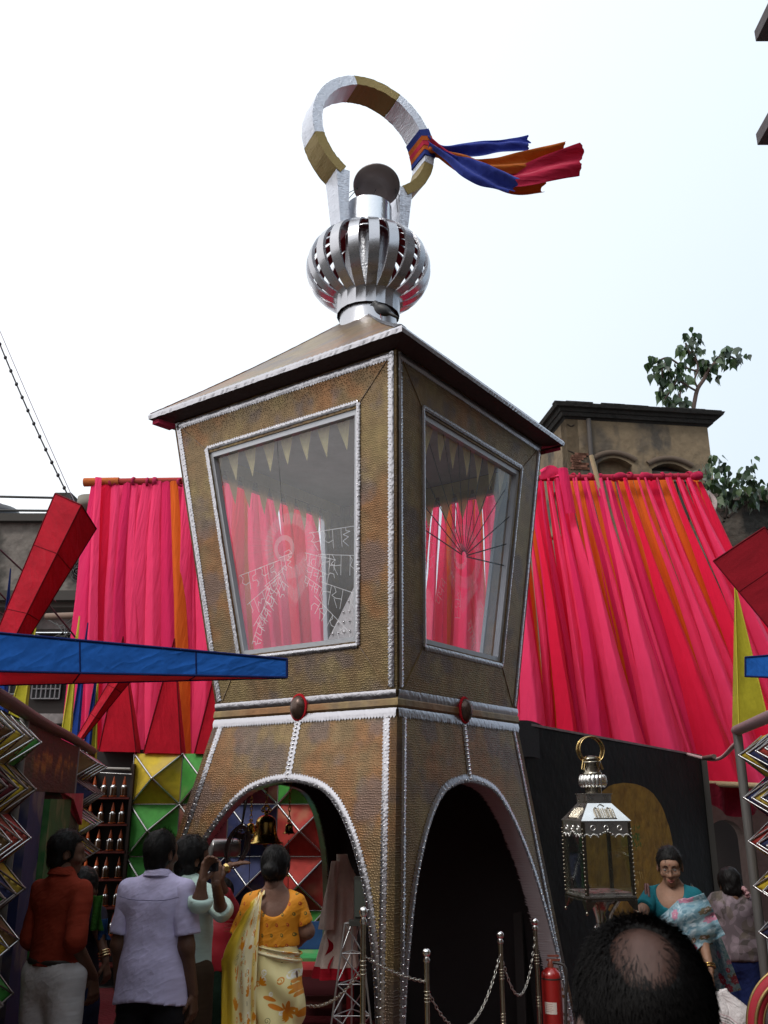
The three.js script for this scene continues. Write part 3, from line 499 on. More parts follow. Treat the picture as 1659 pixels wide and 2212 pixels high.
// the cloth streamers knotted to the ring
{
  const st = thing('cloth_streamer', 'blue, red and orange cloth streamers blowing from the lantern ring', 'streamer');
  const ribbon = (name, pts, w0, w1, col, ph) => {
    const c = new THREE.CatmullRomCurve3(pts);
    const g = sheet((u, v) => {
      const p = c.getPointAt(v), tg = c.getTangentAt(v), w = lerp(w0, w1, smooth(0, 0.55, v)) * (1 + 0.12 * Math.sin(v * 9 + ph)), tw = 0.5 * Math.sin(v * 5 + ph);
      const n = V(-tg.y, tg.x, 0.2).normalize(), b = V(0, 0, 1), a = (u - 0.5);
      const fray = smooth(0.9, 1, v) * 0.10 * (noise3(u * 7, ph, 3) - 0.5) + (v > 0.99 ? 0.03 * (noise3(u * 30, ph, 3) - 0.5) : 0);
      return p.clone().addScaledVector(n, a * w * Math.cos(tw)).addScaledVector(b, a * w * Math.sin(tw) + 0.03 * Math.sin(u * 9 + v * 4 + ph) + 0.035 * (noise3(u * 3 + ph, v * 7, 5) - 0.5) * smooth(0.05, 0.5, v)).addScaledVector(tg, fray);
    }, 18, 40, (u, v) => [u * w1, v * 1.4]);
    return mesh(name, thick(g, 0.003), std(col, 0.9, { transmission: 0.45, specularIntensity: 0.2, bumpMap: rep(tautBump, 1.5, 1), bumpScale: 0.02 }), st);
  };
  const P = (x, y, d) => at(x, y, d);
  ribbon('blue_tail', [P(922, 300, 7.62), P(955, 326, 7.6), P(1015, 322, 7.55), P(1080, 314, 7.5), P(1146, 309, 7.45)], 0.05, 0.20, [0.05, 0.075, 0.38], 0.4);
  ribbon('red_tail', [P(930, 305, 7.6), P(968, 336, 7.56), P(1030, 366, 7.5), P(1100, 384, 7.46), P(1180, 364, 7.4), P(1256, 344, 7.36)], 0.06, 0.29, [0.52, 0.025, 0.075], 1.7);
  ribbon('orange_tail', [P(920, 328, 7.66), P(960, 336, 7.63), P(1040, 356, 7.52), P(1130, 350, 7.47), P(1215, 330, 7.44)], 0.05, 0.19, [0.52, 0.15, 0.025], 2.6);
  ribbon('orange_tail', [P(925, 320, 7.66), P(975, 345, 7.6), P(1070, 385, 7.54), P(1120, 402, 7.52), P(1172, 398, 7.5)], 0.05, 0.22, [0.52, 0.15, 0.025], 5.6);
  ribbon('blue_tail', [P(928, 312, 7.55), P(965, 336, 7.5), P(1010, 362, 7.44), P(1062, 385, 7.4), P(1110, 402, 7.38)], 0.05, 0.19, [0.05, 0.075, 0.38], 3.3);
  const kn = new THREE.SphereGeometry(0.05, 10, 8); const kp = P(935, 322, 7.58); kn.scale(1, 0.8, 0.8); kn.translate(kp.x, kp.y, kp.z); mesh('knot', kn, cloth([0.50, 0.11, 0.02], 0), st);
}
// a black bird on the ridge
{
  const p = at(826, 686, 6.95), b = thing('bird', 'black bird perched on the roof ridge below the ribbed ball', 'bird', p.toArray(), -0.35);
  const f = (x, y, z) => {
    const e = (cx, cy, cz, rx, ry, rz, tilt = 0) => { let X = x - cx, Y = y - cy; const Z = z - cz, c = Math.cos(tilt), s = Math.sin(tilt), X2 = X * c + Y * s, Y2 = -X * s + Y * c; const k0 = Math.hypot(X2 / rx, Y2 / ry, Z / rz), k1 = Math.hypot(X2 / rx / rx, Y2 / ry / ry, Z / rz / rz); return k0 * (k0 - 1) / (k1 + 1e-9); };
    const sm = (a, b, k) => { const h = clamp(0.5 + 0.5 * (b - a) / k); return lerp(b, a, h) - k * h * (1 - h); };
    let d = e(0, 0.075, 0, 0.085, 0.05, 0.045, -0.6); d = sm(d, e(-0.065, 0.148, 0, 0.031, 0.029, 0.027), 0.03); d = sm(d, e(0.095, 0.005, 0, 0.075, 0.013, 0.024, -0.62), 0.02); d = sm(d, e(-0.1, 0.143, 0, 0.018, 0.007, 0.007), 0.008); return d;
  };
  const body = meshSDF(f, [-0.16, -0.08, -0.07], [0.2, 0.2, 0.07], 0.006);
  mesh('body', body, std([0.012, 0.012, 0.015], 0.5), b);
  mesh('leg', [bar(V(-0.01, 0.04, 0.015), V(-0.012, -0.01, 0.018), 0.004, 5), bar(V(-0.01, 0.04, -0.015), V(-0.012, -0.01, -0.018), 0.004, 5)], std([0.25, 0.03, 0.03], 0.6), b);
}
// =====================================================================
// ground, carpet, walls of quilted panels, old houses
// =====================================================================
const asphalt = std([1, 1, 1], 0.85, { map: rep(dataTex(512, 512, (u, v) => { const n = tfbm(u, v, 6, 91, 5), g = tnoise(u, v, 180, 2), c = 0.055 + 0.05 * n + 0.03 * g; return enc([c * 1.05, c, c * 0.94]); }, true), 0.4), bumpMap: rep(grainBump, 2), bumpScale: 0.01 });
{
  const g = new THREE.PlaneGeometry(260, 260, 4, 4); g.rotateX(-Math.PI / 2); g.translate(0, 0, -40); const p = g.attributes.position, uv = g.attributes.uv; for (let i = 0; i < p.count; i++) uv.setXY(i, p.getX(i), p.getZ(i));
  tag(mesh('ground', g, asphalt), 'dark worn courtyard ground under the visitors', null, null, 'structure');
  const carpetMat = std([0.19, 0.012, 0.018], 0.97, { bumpMap: rep(grainBump, 5), bumpScale: 0.012, map: rep(clothTone, 0.8) });
  const cg = sheet((u, v) => V(lerp(-3.0, 3.0, u) + 0.3 * v, 0.004 + 0.012 * noise3(u * 14, v * 12, 2) * (u > 0.02 && u < 0.98 ? 1 : 0), lerp(-10.2, -5.0, v)), 40, 36, (u, v) => [u * 6, v * 5]);
  tag(mesh('red_carpet', cg, carpetMat), 'red carpet laid under and through the arched base of the lantern tower', 'carpet');
}
// quilted panel walls --------------------------------------------------
const pipeMat = std([0.46, 0.45, 0.45], 0.3, { metal: 0.9, roughnessMap: rep(metalTone, 2) });
const pipeDark = std([0.20, 0.17, 0.16], 0.38, { metal: 0.75 });
const YEL = [0.56, 0.40, 0.022], GRN = [0.045, 0.26, 0.035], NAVY = [0.022, 0.03, 0.10], RED = [0.36, 0.028, 0.02], DRED = [0.14, 0.012, 0.02], BRN = [0.20, 0.11, 0.035];
const padTone = {};
function padMat(c) {  // sprayed cloth with paler dusty blotches
  const id = c.join(); if (padTone[id]) return padTone[id];
  const h = Object.keys(padTone).length * 13 + 3;
  const t = dataTex(256, 256, (u, v) => { const n = tfbm(u, v, 4, h, 4), f = tfbm(u, v, 20, h + 5, 3); return enc(mix3(c.map((x) => x * (0.75 + 0.4 * f)), c.map((x, i) => lerp(x, [0.35, 0.26, 0.14][i], 0.5)), smooth(0.52, 0.78, n) * 0.7)); }, true);
  return padTone[id] = std([1, 1, 1], 0.75, { map: rep(t, 1.1), bumpMap: rep(weaveBump, 2), bumpScale: 0.003 });
}
function pad(parent, o, ux, uy, n, depth, color, pipes = pipeMat, r = 0.008) {  // a four-sided cushion standing proud of its frame
  const jit = rr(-0.03, 0.03), jt2 = rr(-0.03, 0.03), N = 10;
  const hgt = (u, v) => { const a = 2 * u - 1 - jit * (1 - Math.abs(2 * u - 1)), b = 2 * v - 1 - jt2 * (1 - Math.abs(2 * v - 1)), m = 1 - Math.max(Math.abs(a), Math.abs(b)), q = 1 - Math.abs(Math.abs(a) - Math.abs(b)); return m - 0.16 * Math.sin(m * Math.PI) * (1 - q * q * 0.9); };
  const P = (u, v, e = 0) => o.clone().addScaledVector(ux, u).addScaledVector(uy, v).addScaledVector(n, depth * hgt(u, v) + e);
  const oo = rr(0, 3), m = mesh('quilted_panel', sheet((u, v) => P(u, v), N, N, (u, v) => [u * ux.length() + oo, v * uy.length() + oo * 0.7]), padMat(color), parent);
  const g = [], ap = P(0.5 + jit / 4, 0.5 + jt2 / 4, r * 0.7);
  for (const [u, v] of [[0, 0], [1, 0], [1, 1], [0, 1]]) { const c = P(u, v, r * 0.7); g.push(bar(c, ap, r, 6)); }
  for (const [a, b] of [[[0, 0], [1, 0]], [[0, 0], [0, 1]]]) g.push(bar(P(a[0], a[1], 0), P(b[0], b[1], 0), r * 0.9, 6));
  const sp = new THREE.SphereGeometry(r * 1.5, 8, 6); sp.translate(ap.x, ap.y, ap.z); g.push(sp);
  mesh('piping', g, pipes, m);
  return m;
}
const railMat = std([0.16, 0.065, 0.06], 0.7, { map: rep(clothTone, 3), bumpMap: rep(weaveBump, 2), bumpScale: 0.006 });
const blackBoard = std([0.02, 0.018, 0.017], 0.8, { bumpMap: rep(grainBump, 1), bumpScale: 0.006 });
// left wall: x as a function of the distance
const leftX = (d) => -2.2 - 0.2095 * (d - 5.5), LP = (d, h) => V(leftX(d), h, -d);
{
  const w = thing('quilted_wall', 'left wall of dark zigzag cushions edged in silver with a painted panel', 'panel wall', LP(5.5, 0).setY(0).toArray());
  const O = w.position, L = (d, h) => LP(d, h).sub(O), n = V(1, 0, -0.2095).normalize();
  mesh('backing', hull8([L(3.0, 0), L(9.95, 0), L(9.95, 2.3), L(3.0, 2.3)], [L(3.0, 0), L(9.95, 0), L(9.95, 2.3), L(3.0, 2.3)].map((p) => p.clone().addScaledVector(n, -0.09))), blackBoard, w);
  mesh('top_rail', tube([L(3.0, 2.32), L(4.6, 2.335), L(6.2, 2.32), L(8, 2.325), L(9.9, 2.31)].map((p) => p.addScaledVector(n, 0.05)), 0.04, 40, 8), railMat, w);
  const cols = [[NAVY, GRN, BRN, RED, YEL, BRN, GRN], [BRN, BRN, NAVY, YEL, BRN, RED, NAVY], [YEL, DRED, BRN, GRN, RED, NAVY, YEL], [BRN, YEL, RED, NAVY, YEL, BRN, RED]];
  const up = V(0, 0.2683, 0);
  for (let c = 0; c < 9; c++) {
    const near = c < 5, d0 = near ? 4.15 + c * 0.3 : 8.55 + (c - 5) * 0.33, dd = near ? 0.3 : 0.33;
    for (let r = 0; r < 8; r++) { const o = L(d0, 2.285 - 0.2683 * (r + 1)).addScaledVector(n, 0.004); pad(w, o, L(d0 + dd, 0).sub(L(d0, 0)), up, n, near ? 0.16 : 0.20, cols[c % 4][(r + (c >> 2)) % 7], r % 2 ? pipeDark : pipeMat, near ? 0.006 : 0.0075); }
  }
  for (const d of [5.68, 8.5]) mesh('post', bar(L(d, 0).addScaledVector(n, 0.03), L(d, 2.33).addScaledVector(n, 0.03), 0.03, 10), std([0.17, 0.16, 0.15], 0.6, { metal: 0.3 }), w);
  // the painted panel: dark red with mustard drips
  const drip = canvasTex(512, 512, (c, W, H) => {
    const g = mulberry(12); c.fillStyle = '#3a1512'; c.fillRect(0, 0, W, H);
    for (let i = 0; i < 900; i++) { c.fillStyle = ['rgba(30,12,18,.25)', 'rgba(95,30,18,.2)', 'rgba(50,45,20,.15)'][i % 3]; c.fillRect(g() * W, g() * H, 4 + 14 * g(), 10 + 60 * g()); }
    for (let i = 0; i < 26; i++) { const x = g() * W, y = 90 + g() * 160, l = 80 + g() * 170, b = 8 + g() * 12, q = c.createLinearGradient(0, y, 0, y + l); q.addColorStop(0, 'rgba(120,40,15,0)'); q.addColorStop(0.4, 'rgba(150,95,25,.8)'); q.addColorStop(1, 'rgba(120,80,20,.05)'); c.fillStyle = q; c.beginPath(); c.ellipse(x, y + l / 2, b, l / 2, 0, 0, 7); c.fill(); }
    c.fillStyle = 'rgba(30,50,30,.5)'; c.fillRect(0, 0, 70, H);
  });
  mesh('painted_panel', sheet((u, v) => L(lerp(5.72, 8.48, u), lerp(1.88, 2.28, v)).addScaledVector(n, 0.05), 6, 2, (u, v) => [u * 0.98 + 0.01, v * 0.98 + 0.01]), std([1, 1, 1], 0.7, { map: drip, bumpMap: rep(grainBump, 3), bumpScale: 0.005 }), w);
  const blk = (d0, d1, h, o, m, nm, h0 = 0) => mesh(nm, hull8([L(d0, h0), L(d1, h0), L(d1, h0), L(d0, h0)].map((p, i) => p.addScaledVector(n, i < 2 ? 0.02 : o)), [L(d0, h), L(d1, h), L(d1, h), L(d0, h)].map((p, i) => p.addScaledVector(n, i < 2 ? 0.02 : o))), m, w);
  blk(5.76, 6.35, 1.875, 0.10, padMat([0.012, 0.018, 0.085]), 'navy_block'); blk(6.36, 7.55, 1.83, 0.14, padMat([0.02, 0.105, 0.02]), 'green_block'); blk(7.56, 8.45, 1.76, 0.12, padMat([0.06, 0.06, 0.03]), 'olive_block');
  mesh('red_flap', hull8([L(6.9, 1.87), L(8.2, 1.88), L(8.3, 1.62), L(7.5, 1.83)].map((p) => p.addScaledVector(n, 0.16)), [L(6.9, 1.87), L(8.2, 1.88), L(8.3, 1.62), L(7.5, 1.83)].map((p) => p.addScaledVector(n, 0.13))), padMat([0.42, 0.03, 0.06]), w);
}
// right wall
{
  const RX = (d) => 2.475 - 0.2 * (6.5 - d), P0 = (d, h) => V(RX(d), h, -d);
  const w = thing('quilted_wall', 'right wall of yellow, navy and red cushions with a grey corner post', 'panel wall', P0(6.5, 0).toArray());
  const O = w.position, L = (d, h) => P0(d, h).sub(O), n = V(-1, 0, -0.2).normalize();
  mesh('backing', hull8([L(3.2, 0), L(6.5, 0), L(6.5, 2.27), L(3.2, 2.27)].map((p) => p.clone().addScaledVector(n, -0.21)), [L(3.2, 0), L(6.5, 0), L(6.5, 2.27), L(3.2, 2.27)].map((p) => p.clone().addScaledVector(n, -0.29))), blackBoard, w);
  const grey = std([0.15, 0.145, 0.14], 0.5, { metal: 0.35, bumpMap: rep(grainBump, 3), bumpScale: 0.003 });
  mesh('corner_post', bar(L(6.52, 0), L(6.52, 2.30), 0.032, 12), grey, w); mesh('top_rail', bar(L(6.55, 2.29), L(3.2, 2.29), 0.036, 10), std([0.20, 0.14, 0.15], 0.55), w);
  const cs = [[YEL, NAVY, RED, YEL, NAVY, RED, GRN, YEL], [NAVY, YEL, NAVY, RED, YEL, GRN, RED, NAVY], [RED, NAVY, YEL, GRN, NAVY, YEL, NAVY, RED]];
  const up = V(0, 0.2725, 0);
  for (let c = 0; c < 5; c++) for (let r = 0; r < 8; r++) pad(w, L(6.46 - c * 0.30, 2.245 - 0.2725 * (r + 1)).addScaledVector(n, -0.15), L(6.16, 0).sub(L(6.46, 0)), up, n, 0.19, cs[c % 3][r], pipeMat, 0.006);
}
// back wall of big cushions behind the tower, and the bottle rack beside it
{
  const D = 10.25, o = at(291, 1628, D), w = thing('quilted_wall', 'back wall of large yellow, green, navy and red pyramid cushions', 'panel wall', [o.x, 0, o.z]);
  const S = 0.528, HT = o.y, grid = [[YEL, GRN, DRED, GRN, RED, NAVY], [GRN, DRED, NAVY, RED, RED, GRN], [GRN, NAVY, NAVY, RED, NAVY, YEL], [GRN, GRN, NAVY, GRN, YEL, RED]];
  mesh('backing', box(3.4, HT, 0.08, 1.7, HT / 2, -0.06), blackBoard, w);
  for (let r = 0; r < 4; r++) for (let c = 0; c < 6; c++) pad(w, V(c * S, HT - (r + 1) * S, 0), V(S, 0, 0), V(0, S, 0), V(0, 0, 1), 0.24, grid[r][[0, 1, 2, 3, 4, 5][c]], pipeMat, 0.0105);
  mesh('skirting', box(3.4, HT - 4 * S, 0.03, 1.7, (HT - 4 * S) / 2, 0), padMat([0.02, 0.10, 0.03]), w);
}
const rackO = at(192, 1628, 10.2);
const rack = thing('bottle_rack', 'dark open rack of red shelves beside the yellow and green cushions', 'rack', [rackO.x, 0, rackO.z]);
{
  const W = 0.50, H = 2.36, shelfM = std([0.14, 0.018, 0.012], 0.7, { bumpMap: rep(grainBump, 4), bumpScale: 0.003 });
  mesh('back_board', box(W + 0.1, H, 0.04, W / 2, H / 2, -0.2), std([0.012, 0.008, 0.008], 0.8), rack);
  for (let i = 0; i < 7; i++) mesh('shelf', box(W, 0.018, 0.22, W / 2, 1.845 - i * 0.272, -0.075), shelfM, rack);
  for (const x of [0.0, W]) mesh('upright', box(0.03, 2.2, 0.22, x, 1.1, -0.075), std([0.03, 0.015, 0.012], 0.7), rack);
  mesh('top_pole', bar(V(-0.05, 2.16, 0.02), V(W - 0.02, 2.145, 0.05), 0.014, 8), std([0.30, 0.28, 0.26], 0.5), rack); mesh('silver_bar', bar(V(-0.03, 2.115, 0.04), V(W, 2.09, 0.06), 0.006, 6), pipeMat, rack);
}
// the bottles: amber glass with orange necks, one of each row first
{
  const glass = std([0.055, 0.022, 0.008], 0.06, { clearcoat: 1, clearcoatRoughness: 0.03 }), neckM = std([0.42, 0.075, 0.015], 0.35), glint = std([0.72, 0.72, 0.72], 0.15, { metal: 1 });
  let proto = null;
  for (let r = 0; r < 6; r++) for (let c = 0; c < 4; c++) {
    const p = [rackO.x + 0.075 + c * 0.113 + rr(-0.01, 0.01), 1.854 - r * 0.272, rackO.z - 0.02 + rr(-0.02, 0.02)];
    let b;
    if (!proto) {
      b = proto = thing('bottle', 'small dark bottle with an orange neck standing on the red shelves', 'bottle', p, 0, 'bottles on the dark rack');
      mesh('body', lathe([[0, 0], [0.036, 0.002], [0.039, 0.012], [0.038, 0.09], [0.034, 0.108], [0.018, 0.122], [0.016, 0.128], [0, 0.128]], 16), glass, b);
      mesh('neck', lathe([[0.016, 0.12], [0.02, 0.135], [0.018, 0.155], [0.010, 0.19], [0.004, 0.215], [0, 0.22]], 12), neckM, b);
      mesh('collar', lathe([[0.033, 0.104], [0.0375, 0.107], [0.030, 0.122], [0.022, 0.128]], 16), glint, b); mesh('base_band', lathe([[0.0395, 0.008], [0.0405, 0.012], [0.0395, 0.018]], 16), neckM, b);  // collar: bright ring put in for the highlight on the glass shoulder
    } else { b = proto.clone(); b.name = numbered('bottle'); scene.add(b); b.position.set(...p); b.rotation.y = rr(0, 6); }
  }
}
// platform behind the tower: blue step with a green edge, low red bench
{
  const p = thing('platform', 'low platform with a blue front and green top behind the arch', 'platform', [-0.7, 0, -9.75]);
  mesh('front', box(2.3, 0.24, 0.03, 0, 0.60, 0.32), padMat([0.015, 0.06, 0.20]), p); mesh('top', box(2.3, 0.03, 0.5, 0, 0.465, 0.6), padMat([0.04, 0.30, 0.08]), p); mesh('plinth', box(2.3, 0.45, 0.6, 0, 0.225, 0.5), std([0.08, 0.01, 0.015], 0.9), p);
  const q = at(720, 2052, 8.55), b = thing('bench', 'low red bench with open ends under the arch', 'bench', [q.x - 0.12, 0, q.z]), rm = std([0.34, 0.02, 0.022], 0.6, { bumpMap: rep(grainBump, 3), bumpScale: 0.003 });
  mesh('seat', box(0.62, 0.05, 0.42, 0, 0.45, 0), rm, b); for (const x of [-0.27, 0.27]) for (const z of [-0.17, 0.17]) mesh('leg', box(0.05, 0.43, 0.05, x, 0.215, z), rm, b); mesh('shelf', box(0.54, 0.03, 0.36, 0, 0.2, 0), std([0.10, 0.02, 0.015], 0.7), b);
}
// the black board wall with a painted ochre disc
{
  const a = at(1112, 1561, 7.78), b = at(1515, 1634, 11.35), O = V(a.x, 0, a.z), w = thing('board_wall', 'black board wall with a large painted ochre disc behind the small lantern', 'wall', O.toArray());
  const q = (p, y) => V(p.x - O.x, y, p.z - O.z), dir = V(b.x - a.x, 0, b.z - a.z), len = dir.length(), n = V(-dir.z, 0, dir.x).normalize();
  const uAt = (px, py) => { let lo = 0, hi = 1; for (let i = 0; i < 40; i++) { const m = (lo + hi) / 2, d = lerp(-a.z, -b.z, m), s = at(px, py, d); s.x > lerp(a.x, b.x, m) ? lo = m : hi = m; } return lo; };
  const u0 = uAt(1262, 1840), u1 = uAt(1455, 1840), um = (u0 + u1) / 2, dm = lerp(-a.z, -b.z, um), y0 = at(1360, 1988, dm).y, y1 = at(1360, 1690, dm).y;
  const paint = canvasTex(2048, 1024, (c, W, H) => {
    const g = mulberry(4); c.fillStyle = '#131110'; c.fillRect(0, 0, W, H);
    for (let i = 0; i < 1500; i++) { c.fillStyle = ['rgba(20,18,16,.16)', 'rgba(44,41,36,.10)', 'rgba(34,31,24,.10)'][i % 3]; c.beginPath(); c.ellipse(g() * W, g() * H, 6 + 40 * g(), 20 + 90 * g(), g() - 0.5, 0, 7); c.fill(); }
    const X = um * W, Y = (1 - (y0 + y1) / 2 / 2.5) * H, rx = (u1 - u0) / 2 * W, ry = (y1 - y0) / 2 / 2.5 * H;
    c.save(); c.beginPath(); for (let i = 0; i <= 60; i++) { const t = i / 60 * 6.2832, r = 1 + 0.02 * Math.sin(t * 5) + 0.012 * g(); c.lineTo(X + rx * r * Math.cos(t), Y + ry * r * Math.sin(t)); } c.fillStyle = '#8f6a28'; c.fill(); c.clip();
    for (let i = 0; i < 1400; i++) { c.fillStyle = ['rgba(70,45,12,.10)', 'rgba(176,132,50,.11)', 'rgba(110,95,40,.08)', 'rgba(50,35,15,.06)'][i % 4]; c.beginPath(); c.ellipse(X + rx * (2 * g() - 1), Y + ry * (2 * g() - 1), 5 + 18 * g(), 10 + 50 * g(), 2 * g(), 0, 7); c.fill(); }
    c.strokeStyle = 'rgba(18,90,36,.55)'; for (let i = 0; i < 46; i++) { c.lineWidth = 3 + 7 * g(); c.beginPath(); const x = X + rx * (0.05 + 0.28 * (g() - 0.5)), y = Y + ry * (-0.16 + 0.3 * (g() - 0.5)); c.moveTo(x, y); c.quadraticCurveTo(x + 14 * g(), y - 20 * g(), x + 34 * (g() - 0.3), y + 40 * (g() - 0.5)); c.stroke(); }
    c.strokeStyle = 'rgba(225,190,120,.85)'; for (let i = 0; i < 18; i++) { c.lineWidth = 1.5 + 1.5 * g(); const x = X + rx * (0.1 + 0.16 * (g() - 0.5)), y = Y + ry * (0.42 + 0.22 * (g() - 0.5)); c.beginPath(); c.moveTo(x, y); c.lineTo(x + 14 * (g() - 0.5), y + 18 * g()); c.stroke(); }
    c.restore();
  });
  const hA = a.y, hB = b.y;
  mesh('board', [sheet((u, v) => q(V(lerp(a.x, b.x, u), 0, lerp(a.z, b.z, u)), lerp(0, lerp(hA, hB, u), v)), 12, 4, (u, v) => [u * 0.998 + 0.001, v * lerp(hA, hB, u) / 2.5 * 0.998 + 0.001])], std([1, 1, 1], 0.8, { specularIntensity: 0.35, map: paint, bumpMap: rep(grainBump, 9, 4), bumpScale: 0.008 }), w);
  mesh('board_back', hull8([q(a, 0), q(b, 0), q(b, hB), q(a, hA)].map((p) => p.clone().addScaledVector(n, -0.012)), [q(a, 0), q(b, 0), q(b, hB), q(a, hA)].map((p) => p.clone().addScaledVector(n, -0.09))), blackBoard, w);
  mesh('top_edge', beam(q(a, hA + 0.006).addScaledVector(n, -0.04), q(b, hB + 0.006).addScaledVector(n, -0.04), 0.10, 0.02), std([0.17, 0.12, 0.12], 0.7, { bumpMap: rep(grainBump, 4), bumpScale: 0.01 }), w);
  mesh('end_batten', beam(q(b, 0).addScaledVector(n, 0.02), q(b, hB - 0.02).addScaledVector(n, 0.02), 0.07, 0.05, V(0, 0, 1)), std([0.05, 0.045, 0.04], 0.7), w);
  // black sheet sagging between the tower and the board
  const s0 = at(1116, 1556, 7.72), s1 = at(1190, 1578, 8.3);
  mesh('black_sheet', sheet((u, v) => q(s0, s0.y).lerp(q(s1, s1.y), u).add(V(0, 0.035 * Math.sin(u * Math.PI) - v * 0.3, -0.02)), 10, 4), darkCloth, w);
}
// pale pipe from the board's end to the right wall
{ const p = thing('pole', 'thin pinkish pole running from the black board to the right wall', 'pole', at(1520, 1636, 11.2).toArray()); const o = p.position.clone(); mesh('rod', tube([at(1480, 1628, 11.0), at(1530, 1640, 10.4), at(1600, 1600, 6.75)].map((v) => v.sub(o)), 0.018, 24, 8), std([0.45, 0.32, 0.32], 0.5), p); mesh('joint', bar(at(1517, 1638, 10.7).sub(o), at(1543, 1634, 9.8).sub(o), 0.024, 8), std([0.10, 0.07, 0.06], 0.6), p); }
// dark passage with an arched doorway behind the right end
{
  const D = 14.5, a = at(1480, 1600, D), b = at(1720, 1600, D), w = thing('arcade', 'dark plastered back wall with an arched doorway beyond the black board', 'building', [a.x, 0, a.z]);
  const W = b.x - a.x, H = 3.0, s = poly([[0, 0], [W, 0], [W, H], [0, H]]), dx0 = at(1522, 1900, D).x - a.x, dx1 = at(1604, 1900, D).x - a.x, cx = (dx0 + dx1) / 2, r = (dx1 - dx0) / 2, top = at(1560, 1770, D).y - r;
  const hp = new THREE.Path(); hp.moveTo(dx0, 0.001); hp.lineTo(dx1, 0.001); hp.lineTo(dx1, top); hp.absarc(cx, top, r, 0, Math.PI, false); hp.lineTo(dx0, 0.001); s.holes.push(hp);
  const pl = std([0.15, 0.10, 0.085], 0.9, { map: rep(clothTone, 0.5), bumpMap: rep(grainBump, 0.8), bumpScale: 0.02 });
  mesh('wall', uvBox(ext(s, 0.3)), pl, w); mesh('inner_wall', box(W, H, 0.1, W / 2, H / 2, -2.0), std([0.03, 0.022, 0.02], 0.9), w); mesh('roof', box(W + 0.2, 0.15, 2.6, W / 2, H + 0.075, -0.9), std([0.06, 0.05, 0.045], 0.9), w);
}
